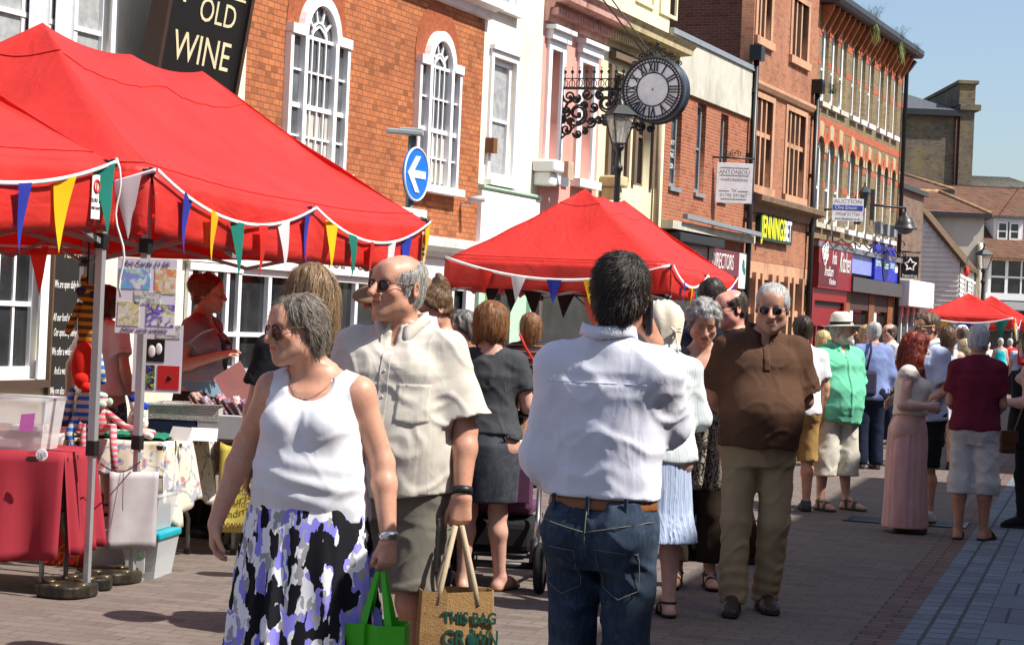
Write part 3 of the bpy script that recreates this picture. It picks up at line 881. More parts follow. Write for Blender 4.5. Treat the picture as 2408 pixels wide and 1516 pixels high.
 def collar(s, m, r=.064, top=1.515, low=1.455, front=-.05, gap=.02, flare=.032, name='collar', open_a=28):
  S = s.S; b = MB(); n = 28; rows = []
  c0 = s.L((0, .018, 1.488))
  a0 = rad(-90 + open_a); a1 = rad(270 - open_a)
  prof = [(r + .002, -.035), (r, .022), (r + .006, .030), (r + flare * .7, .012), (r + flare, -.022), (r + flare - .004, -.024)]
  for pr, pz in prof:
   row = []
   for i in range(n + 1):
    t = a0 + (a1 - a0) * i / n; fr = max(0, -math.sin(t)) ** 2
    sn, cs = math.sin(t), math.cos(t)
    z = pz + .022 * sn + .020 * cs * cs - .014 * fr
    if pr > r + flare * .55: z += .022 * cs * cs + .016 * max(0, sn) - .030 * fr ** 2
    row.append(Vector((c0[0] + pr * 1.08 * math.cos(t) * S, c0[1] + (pr * 1.0 * math.sin(t) - (.010 + .5 * max(0, pr - r)) * fr) * S, c0[2] + z * S)))
   rows.append(row)
  b.sheet(rows)
  return b.build(name, m, s.root, thick=.003)
AL = math.atan(1397 / 4600.0)                       # street direction
U = Vector((math.sin(AL), math.cos(AL), 0)); V_ = Vector((math.cos(AL), -math.sin(AL), 0))
FD = Vector((.395, .9187, 0)).normalized(); FN = Vector((FD.y, -FD.x, 0)); FP = Vector((-1.41, 32, 0)); FANG = math.atan2(FD.y, FD.x)
def q(x, y, off=0.0):
 p = ray_plane(x, y, FP + FN * off, FN)
 return (p - FP).dot(FD), p.z
def qu(x, y): return q(x, y)[0]
def qz(x, y): return q(x, y)[1]
def brick(name, c1, c2, mortar, bw=.225, bh=.075, ms=.012, dirt=(.06, .05, .045), dirta=.5, axis='xz', bump=.5, off=.5, rot=0, var=.5, patch=None, rough=.85):
 if name in MATS: return MATS[name]
 t = NT(name); tc = t.n('ShaderNodeTexCoord'); sp = t.n('ShaderNodeSeparateXYZ'); t.set(sp.inputs[0], tc.outputs['Object'])
 cb = t.n('ShaderNodeCombineXYZ')
 if axis == 'xz':
  t.set(cb.inputs[0], t.math('ADD', sp.outputs[0], sp.outputs[1])); t.set(cb.inputs[1], sp.outputs[2])
 else:
  t.set(cb.inputs[0], sp.outputs[0]); t.set(cb.inputs[1], sp.outputs[1])
 mp = t.n('ShaderNodeMapping'); t.set(mp.inputs[0], cb.outputs[0]); mp.inputs['Rotation'].default_value = (0, 0, rot)
 wob = t.n('ShaderNodeTexNoise'); t.set(wob.inputs['Vector'], mp.outputs[0]); wob.inputs['Scale'].default_value = 9
 vm = t.n('ShaderNodeVectorMath'); vm.operation = 'MULTIPLY_ADD'; t.set(vm.inputs[0], wob.outputs['Color']); vm.inputs[1].default_value = (.012, .012, 0); t.set(vm.inputs[2], mp.outputs[0])
 b = t.n('ShaderNodeTexBrick'); t.set(b.inputs['Vector'], vm.outputs[0]); b.offset = off
 b.inputs['Scale'].default_value = 1; b.inputs['Brick Width'].default_value = bw; b.inputs['Row Height'].default_value = bh; b.inputs['Mortar Size'].default_value = ms
 b.inputs['Mortar Smooth'].default_value = .2; b.inputs['Bias'].default_value = 0
 t.set(b.inputs['Color1'], c1); t.set(b.inputs['Color2'], c2); t.set(b.inputs['Mortar'], mortar)
 wn = t.n('ShaderNodeTexWhiteNoise'); wn.noise_dimensions = '2D'
 sn = t.n('ShaderNodeVectorMath'); sn.operation = 'SNAP'; t.set(sn.inputs[0], mp.outputs[0]); sn.inputs[1].default_value = (bw, bh, 1); t.set(wn.inputs['Vector'], sn.outputs[0])
 c = t.mix(t.ramp(wn.outputs[0], [(.80, 0.0), (.96, var)]), b.outputs['Color'], tuple(x * .45 for x in c1))
 d = t.ramp(t.noise(t.coord((1, 1, .6)), 1.1, 6, .65), [(.45, 0.0), (.75, dirta)])
 c = t.mix(d, c, dirt)
 f = t.ramp(t.noise(t.coord(), 30, 4, .7), [(.2, .82), (.8, 1.15)]); c = t.mix(1.0, c, f, 'MULTIPLY')
 if patch: c = t.mix(t.ramp(t.noise(t.coord(), .8, 4, .6), [(.5, 0.0), (.62, patch[1])]), c, patch[0])
 t.base(c)
 h = t.math('ADD', t.math('MULTIPLY', b.outputs['Fac'], -1.0), t.math('MULTIPLY', t.noise(t.coord(), 50, 3, .6), .5))
 t.bump(h, bump, .012)
 m = t.fin(rough, .2); MATS[name] = m
 return m
render_cream = mat('cream_render', (.74, .69, .53), .8, .2, var=.05, vs=2, bump=.15, bs=40, dirt=(.40, .36, .27), dirts=1.3)
render_white = mat('offwhite_render', (.74, .70, .58), .8, .2, var=.04, vs=2, bump=.1, bs=30, dirt=(.48, .44, .34), dirts=1.2)
white_paint = mat('white_paint', (.78, .78, .77), .5, .3, var=.04, vs=3, dirt=(.5, .48, .44), dirts=3)
white_gloss = mat('white_gloss_frame', (.80, .80, .80), .4, .35, var=.03)
pink_render = mat('pink_render', (.68, .33, .27), .8, .2, var=.05, vs=2, bump=.1, bs=30, dirt=(.42, .2, .17), dirts=1.5)
yellow_render = mat('pale_yellow_render', (.72, .67, .45), .8, .2, var=.05, vs=2, bump=.1, bs=30, dirt=(.4, .34, .2), dirts=1.5)
brown_trim = mat('brown_stone_trim', (.16, .11, .075), .7, .2, var=.12)
concrete = mat('weathered_concrete', (.50, .48, .40), .85, .2, var=.08, vs=3, bump=.3, bs=30, dirt=(.20, .19, .15), dirts=1.6)
sandstone = mat('red_sandstone', (.50, .28, .17), .85, .2, var=.12, vs=4, bump=.35, bs=35, dirt=(.16, .09, .06), dirts=1.5)
slate = mat('slate_roof', (.085, .09, .10), .6, .3, var=.3, vs=9, bump=.4, bs=25)
black_iron = mat('black_iron', (.012, .012, .014), .42, .45, var=.15)
dark_iron = mat('dark_grey_iron', (.03, .032, .036), .4, .4, var=.15)
grey_paint = mat('grey_painted_metal', (.22, .24, .26), .45, .4, var=.1)
def glass(name, col, rough=.04, spec=.6):
 if name in MATS: return MATS[name]
 t = NT(name); co = t.coord()
 c = t.ramp(t.noise(co, 1.8, 3, .6), [(.3, tuple(x * .5 for x in col)), (.7, tuple(min(1, x * 1.5) for x in col))]); t.base(c)
 t.bump(t.noise(co, 2.2, 2), .06, .02); m = t.fin(rough, spec); MATS[name] = m
 return m
glass_dark = glass('dark_window_glass', (.022, .024, .026))
glass_net = mat('net_curtain_glass', (.34, .35, .35), .12, .5, var=.25, vs=7)
glass_grey = glass('grey_window_glass', (.10, .11, .115))
b_orange = brick('orange_tile_brick', (.49, .175, .068), (.39, .125, .05), (.20, .085, .045), .17, .088, .008, (.13, .05, .03), .55, var=.8)
b_red = brick('red_orange_brick', (.42, .11, .045), (.33, .08, .032), (.30, .22, .16), .225, .075, .012, (.17, .07, .04), .3)
b_sand = brick('red_sandstone_brick', (.43, .185, .105), (.36, .15, .085), (.30, .16, .10), .225, .07, .008, (.10, .05, .035), .55)
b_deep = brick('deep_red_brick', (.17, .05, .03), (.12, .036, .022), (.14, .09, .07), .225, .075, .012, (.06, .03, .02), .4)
b_stock = brick('yellow_stock_brick', (.29, .21, .10), (.21, .15, .075), (.17, .14, .10), .225, .075, .014, (.05, .045, .035), .5, var=.7)
b_grey = brick('sooty_grey_brick', (.22, .175, .115), (.15, .12, .085), (.16, .14, .11), .225, .08, .014, (.06, .055, .05), .55, var=.7, patch=((.30, .22, .09), .5))
b_tan = brick('tan_brick', (.23, .155, .11), (.18, .12, .085), (.14, .11, .09), .30, .09, .012)
tile_roof = brick('clay_roof_tile', (.22, .10, .06), (.14, .065, .045), (.035, .026, .022), .17, .12, .014, (.10, .085, .05), .6, var=.85, bump=.8)
moss_roof = brick('mossy_roof_tile', (.16, .085, .05), (.12, .07, .045), (.04, .03, .025), .17, .12, .014, (.13, .12, .035), .75, bump=.8)
paver = brick('clay_pavers', (.185, .148, .125), (.145, .116, .099), (.115, .092, .082), .205, .103, .006, (.15, .118, .106), .5, axis='xy', rot=0, var=.45, bump=.35)
setts = brick('granite_setts', (.20, .235, .28), (.14, .165, .20), (.075, .08, .08), .19, .14, .011, (.09, .095, .09), .35, axis='xy', rot=rad(90), bump=.9)
slabs = brick('grey_stone_slabs', (.18, .205, .24), (.15, .175, .21), (.06, .06, .058), .92, .62, .010, (.10, .105, .11), .45, axis='xy', var=.3, bump=.3)
GA = -AL                                             # local x = V_, local y = U
def uv(u, v, z=0.0): return U * u + V_ * v + Vector((0, 0, z))
def gsheet(name, u0, u1, v0, v1, z, m, nu=1):
 b = MB(); b.sheet([[(v0, u, z), (v1, u, z)] for u in np.linspace(u0, u1, nu + 1)])
 o = b.build(name, m, None, (0, 0, 0), GA); o['kind'] = 'structure'; return o
gsheet('ground', -40, 400, -150, 260, 0.0, paver)
gsheet('border_course', -20, 120, -1.17, -.96, .004, brick('dark_border_brick', (.20, .13, .11), (.16, .105, .09), (.06, .05, .045), .21, .103, .008, axis='xy', bump=.4))
gsheet('gutter_setts', -20, 120, -.96, -.57, .004, setts)
gsheet('pavement', -20, 120, -.57, 9.5, .004, slabs)
for cx_, cy_, w_ in ((2045, 1222, .34), (2205, 1232, .42)):
 p = px(cx_, cy_, 1); d = RCAM @ Vector(((cx_ - CX) / F0, -(cy_ - CY) / F0, -1)); p = d * (CAMZ / -d.z)
 b = MB()
 for i in range(7): b.box(-w_ / 2, w_ / 2, -.2 + i * .062, -.17 + i * .062, .004, .012)
 b.box(-w_ / 2 - .03, w_ / 2 + .03, -.25, -.21, .004, .012); b.box(-w_ / 2 - .03, w_ / 2 + .03, .22, .26, .004, .012)
 b.box(-w_ / 2 - .03, -w_ / 2, -.21, .22, .004, .012); b.box(w_ / 2, w_ / 2 + .03, -.21, .22, .004, .012)
 o = b.build('drain_grating', dark_iron, None, (p.x, p.y, 0), GA); tag(o, 'grey drain grating in the paving, ' + ('left of the long pink skirt' if cx_ < 2100 else 'behind the white shoe of the young man'), 'drain')
class Bld:
 def __init__(s, name, label, u0, u1, top, m, holes=(), depth=8.0, zb=0.0, cat='building', sidem=None, roofz=None, thick=.32, roofm=None):
  p = FP + FD * u0
  s.u0 = u0; s.w = u1 - u0; s.root = thing(name, label, cat, (p.x, p.y, 0), FANG)
  sp = [[(0, zb), (s.w, zb), (s.w, top), (0, top)]]
  for h in holes:
   x0, x1, z0, z1 = h[:4]
   if len(h) > 4 and h[4]:
    n = 10; r = (x1 - x0) / 2; rz = h[4]
    sp.append([(x0, z0), (x0, z1)] + [((x0 + x1) / 2 - r * math.cos(math.pi * i / n), z1 + rz * math.sin(math.pi * i / n)) for i in range(1, n)] + [(x1, z1), (x1, z0)])
   else: sp.append([(x0, z0), (x0, z1), (x1, z1), (x1, z0)])
  me = curve_mesh('wall', sp, thick / 2); me.transform(Matrix.Translation((0, thick / 2, 0)))
  s.wall = link('wall', me, m, s.root)
  b = MB(); b.box(.003, s.w - .003, thick, depth, zb, top - .02); b.build('side_wall', sidem or m, s.root)
  if roofm:
   b = MB(); b.poly([(0, -.1, top), (s.w, -.1, top), (s.w, depth / 2, top + (roofz or 2)), (0, depth / 2, top + (roofz or 2))], (0, 0, .12)); b.build('roof', roofm, s.root)
 def X(s, x, y): return qu(x, y) - s.u0
 def sash(s, x0, x1, z0, z1, nx=2, nz=2, m=None, g=None, rec=.14, fr=.06, bar=.022, arch=0, meet=True, name='window'):
  m = m or white_gloss; g = g or glass_dark; y = rec; b = MB()
  b.box(x0, x0 + fr, y - .05, y + .03, z0, z1); b.box(x1 - fr, x1, y - .05, y + .03, z0, z1); b.box(x0 + fr, x1 - fr, y - .06, y + .03, z0, z0 + fr * 1.3); b.box(x0 + fr, x1 - fr, y - .05, y + .03, z1 - fr, z1)
  zm = (z0 + z1) / 2
  if meet: b.box(x0 + fr, x1 - fr, y - .035, y + .02, zm - .028, zm + .028)
  for i in range(1, nx): x = x0 + fr + (x1 - x0 - 2 * fr) * i / nx; b.box(x - bar / 2, x + bar / 2, y - .02, y + .012, z0 + fr, z1 - fr)
  for zz0, zz1 in (((z0, zm), (zm, z1)) if meet else ((z0, z1),)):
   for i in range(1, nz): z = zz0 + (zz1 - zz0) * i / nz; b.box(x0 + fr, x1 - fr, y - .017, y + .009, z - bar / 2, z + bar / 2)
  o = b.build(name, m, s.root)
  p = MB(); p.box(x0 + fr * .5, x1 - fr * .5, y + .004, y + .008, z0 + fr * .5, z1 - fr * .5); p.build('pane', g, o)
  return o
 def box(s, name, x0, x1, y0, y1, z0, z1, m, bevel=0.0):
  b = MB(); b.box(x0, x1, y0, y1, z0, z1); return b.build(name, m, s.root, bevel=bevel)
 def cornice(s, name, x0, x1, z, prof, m):
  b = MB(); pts = [(x0, -o, z + dz) for o, dz in prof]; b.poly(pts, (x1 - x0, 0, 0)); return b.build(name, m, s.root)
uP0 = -22.0
u12 = qu(572, 300); u23 = qu(1121, 500); u34 = qu(1268, 300); u45 = qu(1407, 300); u56 = qu(1563, 300); u68 = qu(1757, 400); u89 = qu(1908, 500); u9e = qu(2110, 500)
print('bounds', [round(v, 2) for v in (u12, u23, u34, u45, u56, u68, u89, u9e)])
ru = lambda B, x, y: qu(x, y) - B.u0
def hole(u0, xa, xb, yb, yt, xm=None):
 ym = (yb + yt) / 2; xm = (xa + xb) / 2
 return [qu(xa, ym) - u0, qu(xb, ym) - u0, qz(xm, yb), qz(xm, yt)]
hp = hole(uP0, -40, 102, 892, 590); hp[3] = 2.35
hq = hole(uP0, -70, 268, 190, -110)
PUB = Bld('public_house', 'cream rendered public house behind the nearest red tents at the left edge', uP0, u12, 7.6, render_cream, [hp, hq], 9)
o = PUB.sash(*hp, nx=3, nz=1, fr=.11, bar=.04); PUB.box('window_sill', hp[0] - .05, hp[1] + .05, -.10, .05, hp[2] - .09, hp[2] - .005, mat('dark_brown_sill', (.07, .04, .03)))
b = MB(); b.box(hp[0] - .02, hp[0] + .1, -.03, 0, hp[2], hp[3] + .1); b.box(hp[1] - .1, hp[1] + .08, -.03, 0, hp[2], hp[3] + .1); b.build('architrave', white_gloss, PUB.root)
PUB.sash(*hq, nx=5, nz=1, fr=.10, bar=.075, g=glass_net, meet=True)
b = MB(); b.box(hq[0] - .02, hq[0] + .1, -.03, 0, hq[2], hq[3] + .1); b.box(hq[1] - .08, hq[1] + .06, -.03, 0, hq[2], hq[3] + .1); b.build('architrave', white_gloss, PUB.root)
for xa, xb in ((78, 122), (140, 180)):
 x0 = qu(xa, 60) - uP0; x1 = qu(xb, 60) - uP0; b = MB(); rows = [[(x0 + (x1 - x0) * i / 14, .06 + .03 * math.sin(i * 2.1) , z) for i in range(15)] for z in (hq[2] + .1, hq[3] - .1)]
 b.sheet(rows); b.build('net_curtain', mat('net_curtain', (.55, .56, .58), .9), PUB.root)
bx0, bz0 = q(100, 1020); bx1, bz1 = q(212, 598)
p = FP + FD * bx0 + FN * .03
CB = thing('menu_board', 'tall black board with white script lettering hung on the pub wall', 'board', (p.x, p.y, bz0), FANG)
bw, bh = bx1 - bx0, 2.48 - bz0
b = MB(); b.box(0, bw, -.03, 0, 0, bh); b.build('board', mat('blackboard', (.018, .017, .016), .6, .3), CB)
b = MB(); b.box(-.03, 0, -.05, .0, -.02, bh + .02); b.box(bw, bw + .03, -.05, .0, -.02, bh + .02); b.box(-.03, bw + .03, -.05, 0, bh, bh + .04); b.build('frame', mat('board_frame', (.10, .06, .03)), CB)
script = mat('chalk_white', (.72, .70, .66), .8); gilt = mat('gilt_lettering', (.55, .42, .22), .5)
yy = -.034
texts(CB, [('THE OLD WINE VAULTS', bw * .5, yy, bh * .945, .12, dict(width=.48)), ('Pub & Grill', bw * .5, yy, bh * .845, .15, dict(shear=.35, width=.62))], gilt)
texts(CB, [(t_, bw * x_, yy, bh * z_, .13, dict(shear=.3, width=.42, align='LEFT')) for t_, x_, z_ in (('We are open daily for meals', .02, .70), ('Lovely', .6, .615), ('All our food is home cooked', .02, .545), ('Our speciality being fresh', .05, .475), ('We offer a wide range', .02, .385), ('And a warm', .10, .295), ('We can also', .02, .20), ('large parties', .2, .115), ('Sunday lunch', .02, .03))], script)
sx0, sz0 = q(398, 205, .55); sx1, _ = q(578, 130, .55)
p = FP + FD * sx0 + FN * .42
p = p - FD * .30
SG = thing('pub_sign', 'tall black pub sign with gold letters leaning out between cream pub and orange brick', 'sign', (p.x, p.y, qz(560, 235) - .62), FANG)
sw = sx1 - sx0; sh_ = 2.75
TL = Matrix.Rotation(rad(9), 4, 'X')
b = MB(); b.box(0, sw, -.05, .05, 0, sh_, 0, TL); b.build('board', mat('sign_black', (.012, .012, .012), .35, .5), SG)
b = MB(); fm = mat('dark_brown_frame', (.055, .03, .022), .5)
for a_ in ((-.07, 0, -.09, .16, -.07, sh_), (sw, sw + .07, -.09, .16, -.07, sh_), (0, sw, -.09, .16, -.07, 0), (-.07, sw + .07, -.09, .16, sh_, sh_ + .07)): b.box(*a_, 0, TL)
b.build('frame', fm, SG)
cream_let = mat('cream_lettering', (.68, .60, .38), .5)
texts(SG, [('THE', sw * .58, -.056, 1.82, .27, dict(M=TL)), ('OLD', sw * .62, -.056, 1.50, .42, dict(M=TL, width=1.0)), ('WINE', sw * .5, -.056, .99, .52, dict(M=TL, width=.98)), ('VAULT', sw * .5, -.056, .24, .44, dict(M=TL, width=.9)), ('T', sw * .17, -.056, 1.72, .62, dict(M=TL))], cream_let)
b = MB(); b.box(sw * .72, sw * .95, -.058, -.05, 1.74, 1.77, 0, TL); b.box(sw * .5, sw * .9, -.058, -.05, .56, .59, 0, TL); b.box(sw * .05, sw * .13, -.058, -.05, 1.93, 1.97, 0, TL); b.build('lettering', cream_let, SG)
b = MB(); b.beam((.1, .05, 2.3), (.1, .42, 2.3), .04, .04); b.beam((sw - .1, .05, 2.3), (sw - .1, .42, 2.3), .04, .04); b.beam((sw * .5, .05, .2), (sw * .5, .42, .2), .04, .04); b.build('bracket', black_iron, SG)
w1 = hole(u12, 664, 806, 398, 92); w2 = hole(u12, 970, 1070, 438, 158)
R2 = Bld('brick_house', 'orange brick house with two white arched venetian windows', u12, u23, qz(1136, 12), b_orange, [], 9, zb=2.55, roofm=slate)
def venetian(B, wd, name='window'):
 x0, x1, z0, z1 = wd; W_ = x1 - x0; a = x0 + W_ * .245; c = x1 - W_ * .245; r = (c - a) / 2; xm = (a + c) / 2; b = MB()
 F_ = .085
 for x in (x0, x1 - F_): b.box(x, x + F_, -.10, .0, z0, z1)
 for x in (a - .05, c - .05): b.box(x, x + .10, -.115, .0, z0, z1)
 b.box(x0, a - .05, -.13, 0, z1 - .02, z1 + .12); b.box(c + .05, x1, -.13, 0, z1 - .02, z1 + .12)
 b.box(x0 - .08, x1 + .08, -.2, 0, z0 - .12, z0 - .003)
 n = 18; ro = r + .12
 for i in range(n):   # arch rim
  t0, t1 = math.pi * i / n, math.pi * (i + 1) / n
  pts = [(xm + rr * math.cos(t), 0, z1 + rr * 1.12 * math.sin(t)) for rr, t in ((r - .02, t0), (ro, t0), (ro, t1), (r - .02, t1))]
  b.poly(pts, (0, -.12, 0))
 def bar(p0, p1, w=.028): b.beam((p0[0], -.045, p0[1]), (p1[0], -.045, p1[1]), .03, w, up=(0, 1, 0))
 zm = z0 + (z1 - z0) * .46
 b.box(a + .05, c - .05, -.07, 0, zm - .035, zm + .035); b.box(a + .05, c - .05, -.06, 0, z1 - .03, z1 + .02)
 for i in range(1, 4): x = a + .05 + (c - a - .1) * i / 4; bar((x, z0), (x, z1))
 for z in (z0 + (zm - z0) * .5, zm + (z1 - zm) * .5): bar((a + .05, z), (c - .05, z))
 for xa, xb in ((x0 + F_, a - .05), (c + .05, x1 - F_)):
  b.box(xa, xb, -.06, 0, zm - .035, zm + .035)
  for z in (z0 + (zm - z0) * .5, zm + (z1 - zm) * .5): bar((xa, z), (xb, z))
 for i in range(1, 5):
  t = math.pi * i / 5; bar((xm + r * .48 * math.cos(t), z1 + r * .52 * math.sin(t)), (xm + r * math.cos(t), z1 + r * 1.12 * math.sin(t)))
 prev = None
 for i in range(13):
  t = math.pi * i / 12; p_ = (xm + r * .48 * math.cos(t), z1 + r * .54 * math.sin(t))
  if prev: bar(prev, p_)
  prev = p_
 for sgn in (-1, 1):
  prev = None
  for i in range(9):
   t = math.pi * .5 * i / 8; p_ = (xm + sgn * (r * .48 - r * .48 * math.sin(t) * 1.0), z1 + r * .5 * math.sin(t) * (1 - .0) ) if False else (xm + sgn * r * .24 * (1 + math.cos(t * 2)), z1 + r * .42 * math.sin(t))
   if prev: bar(prev, p_, .02)
   prev = p_
 o = b.build(name, white_gloss, B.root)
 g = MB(); g.box(x0 + .04, x1 - .04, -.02, -.008, z0, z1 - .02)
 g.poly([(xm + r * math.cos(math.pi * i / 16), -.008, z1 - .02 + r * 1.12 * math.sin(math.pi * i / 16)) for i in range(17)], (0, -.012, 0)); g.build('pane', glass_grey, o)
 cu = MB(); rows = [[(a + .06 + (c - a - .12) * i / 20, -.0225 - .004 * math.sin(i * 1.7), z) for i in range(21)] for z in (z0 + .05, zm - .04)]; cu.sheet(rows); cu.build('net_curtain', mat('cream_blind', (.50, .48, .42), .9), o)
 k = MB()
 for i in range(16):
  t0, t1 = math.pi * i / 16, math.pi * (i + 1) / 16
  f0 = lambda t: ro + (.30 + .12 * abs(math.sin(t)))
  k.poly([(xm + rr * math.cos(t), 0, z1 + rr * 1.12 * math.sin(t)) for rr, t in ((ro, t0), (f0(t0), t0), (f0(t1), t1), (ro, t1))], (0, -.012, 0))
 k.build('brick_arch', b_gauge, B.root)
b_gauge = mat('rubbed_red_brick', (.30, .085, .038), .85, .2, var=.25, vs=14, bump=.3, bs=40)
venetian(R2, w1); venetian(R2, w2)
R2.cornice('eaves_cornice', -.1, R2.w + .12, R2.wall.bound_box[1][2] - .02, [(0, -.22), (.08, -.2), (.12, -.08), (.3, -.04), (.32, .1), (0, .1)], white_paint)
zf = 2.62
R2.box('stall_riser', 0, R2.w, 0, .3, 0, .62, white_paint)
b = MB()
nb = 9
for i in range(nb + 1):
 x = R2.w * i / nb; b.box(max(0, x - .045), min(R2.w, x + .045), -.02, .14, .62, 2.1)
b.box(0, R2.w, -.025, .14, 1.16, 1.22); b.box(0, R2.w, -.03, .14, .62, .70); b.box(0, R2.w, -.03, .14, 2.0, 2.1)
o = b.build('shop_window', white_gloss, R2.root); g = MB(); g.box(0, R2.w, .05, .06, .62, 2.1); g.build('pane', glass_dark, o)
R2.box('shop_fascia', 0, R2.w, -.10, .14, 2.1, 2.55, white_paint)
texts(R2.root, [('SPICE LOUNGE', R2.w * .42, -.104, 2.30, .34, dict(width=1.0, space=1.15)), ('INDIAN CUISINE', R2.w * .115, -.104, 2.30, .13, dict(width=.9))], mat('grey_lettering', (.16, .13, .12)), 'shop_lettering')
b = MB(); xa, xb = -1.25, -.02
for i in range(5): x = xa + (xb - xa) * i / 4; b.box(x - .04, x + .04, -.07, -.014, .75, 2.1)
b.box(xa, xb, -.075, -.014, 1.16, 1.22); b.box(xa, xb, -.08, -.014, .66, .76); b.box(xa - .04, xb + .04, -.09, -.014, 2.02, 2.12)
o = b.build('shop_window', white_gloss, R2.root); g = MB(); g.box(xa, xb, -.012, -.006, .7, 2.1); g.build('pane', glass_dark, o); R2.box('shop_fascia', -1.35, -.004, -.10, -.004, 2.13, 2.55, white_paint)
R2.cornice('shop_cornice', -.05, R2.w + .05, 2.62, [(0, -.1), (.16, -.1), (.2, -.02), (.34, .06), (.36, .16), (0, .24)], white_paint)
for x in (R2.w - .45, R2.w * .62): R2.box('pilaster', x, x + .34, -.08, 0, 0, 2.1, white_paint, .01)
b = MB(); cu_, cz_ = q(1083, 470); b.tube([(cu_ - u12, 0, cz_ - .05), (cu_ - u12, -.18, cz_ - .06)], .02); b.tube([(cu_ - u12, -.14, cz_), (cu_ - u12 + .06, -.42, cz_ + .03)], .055, 12); b.build('security_camera', mat('grey_white_plastic', (.5, .5, .5), .4), R2.root)
u_, z_ = q(1040, 405); R2.box('air_brick', u_ - u12, u_ - u12 + .1, -.01, 0, z_, z_ + .18, mat('pale_vent', (.5, .4, .28)))
h3 = hole(u23, 1151, 1204, 428, 140); h3b = hole(u23, 1168, 1214, 22, -190)
C3 = Bld('cream_house', 'narrow cream house with one white sash window beside the orange brick house', u23, u34, 9.0, render_white, [h3, h3b], 9, zb=2.6, roofm=slate)
for hh_ in (h3, h3b):
 C3.sash(*hh_, nx=1, nz=1, fr=.1, g=glass_net, rec=.10); C3.box('window_sill', hh_[0] - .14, hh_[1] + .14, -.14, .02, hh_[2] - .1, hh_[2] - .004, white_gloss)
 b = MB(); b.box(hh_[0] - .11, hh_[0] - .002, -.05, 0, hh_[2], hh_[3] + .12); b.box(hh_[1] + .002, hh_[1] + .11, -.05, 0, hh_[2], hh_[3] + .12); b.box(hh_[0], hh_[1], -.05, 0, hh_[3], hh_[3] + .12); b.box(hh_[0] - .14, hh_[1] + .14, -.10, 0, hh_[3] + .12, hh_[3] + .19); b.build('architrave', white_gloss, C3.root)
u_, z_ = q(1143, 360); C3.box('vent_box', u_ - u23 - .07, u_ - u23 + .1, -.16, 0, z_, z_ + .26, mat('rusty_brown_vent', (.16, .07, .03), .7, bump=.5))
gz = qz(1190, 452)
green_p = mat('pale_green_paint', (.42, .60, .46), .5, var=.06); green_d = mat('leaf_green_paint', (.13, .30, .05), .5, var=.08)
C3.cornice('shop_cornice', 0, C3.w, gz, [(0, -.05), (.09, -.03), (.12, .0), (.12, .035), (0, .06)], green_p)
C3.box('shop_fascia', .002, C3.w - .002, -.08, .1, 2.45, gz - .05, white_paint)
C3.box('door', .7, 1.6, .02, .1, 0, 2.45, glass_dark)
for x in (0.02, C3.w - .3): C3.box('pilaster', x, x + .26, -.10, .1, 0, 2.45, green_p, .01)
C3.box('shop_panel', .3, .7, -.02, .1, 0, 2.45, green_d); C3.box('shop_panel', 1.6, C3.w - .3, -.02, .1, 0, 2.45, green_p)
cz1, cz2 = qz(1400, 25), qz(1470, 92)
h4a = hole(u34, 1287, 1311, 415, 118); h4b = hole(u34, 1358, 1388, 425, 150)
P4 = Bld('pink_house', 'pink rendered house with two tall white framed windows', u34, u45, cz1, pink_render, [h4a, h4b], 9, zb=2.6, roofm=slate)
Y5h = [hole(u45, 1432, 1470, 425, 170), hole(u45, 1494, 1530, 440, 195)]
Y5 = Bld('yellow_house', 'pale yellow house with heavy mossy cornice and panelled parapet', u45, u56, qz(1520, -90), yellow_render, Y5h, 9, zb=2.6)
for hh_ in (h4a, h4b):
 P4.sash(*hh_, nx=1, nz=1, fr=.07, g=glass_net, rec=.22)
 b = MB(); e = .17
 b.box(hh_[0] - e, hh_[0] - .002, -.06, 0, hh_[2], hh_[3] + e); b.box(hh_[1] + .002, hh_[1] + e, -.06, 0, hh_[2], hh_[3] + e); b.box(hh_[0], hh_[1], -.06, 0, hh_[3] + .002, hh_[3] + e)
 b.box(hh_[0] - .28, hh_[1] + .28, -.22, 0, hh_[3] + .34, hh_[3] + .42); b.box(hh_[0] - .22, hh_[1] + .22, -.14, 0, hh_[3] + e, hh_[3] + .34)
 b.build('architrave', white_gloss, P4.root); P4.box('window_sill', hh_[0] - .24, hh_[1] + .24, -.2, .0, hh_[2] - .16, hh_[2] - .004, white_gloss)
u_, z_ = q(1327, 425); P4.box('alarm_box', u_ - u34 - .18, u_ - u34 + .1, -.14, 0, z_, z_ + .36, mat('tan_alarm_box', (.48, .36, .24)), .01)
moss_stone = mat('mossy_pale_stone', (.52, .44, .25), .9, .2, var=.15, vs=6, bump=.4, bs=30, dirt=(.16, .11, .05), dirts=3)
pink_stone = mat('pink_stone_cornice', (.60, .34, .28), .85, .2, var=.15, vs=6, bump=.3, bs=30, dirt=(.2, .08, .06), dirts=3)
for B, m_ in ((P4, pink_stone), (Y5, moss_stone)):
 z = (cz1 + cz2) / 2 - .12
 B.cornice('cornice', -.01 if B is P4 else .01, B.w + (.2 if B is Y5 else -.012), z, [(0, -.35), (.08, -.33), (.12, -.1), (.2, -.08), (.22, .0), (.5, .02), (.52, .14), (.6, .22), (0, .30)], m_)
 b = MB(); x = .05
 while x < B.w: b.box(x, x + .07, -.26, -.1, z - .22, z - .09); x += .13
 b.build('dentils', m_, B.root)
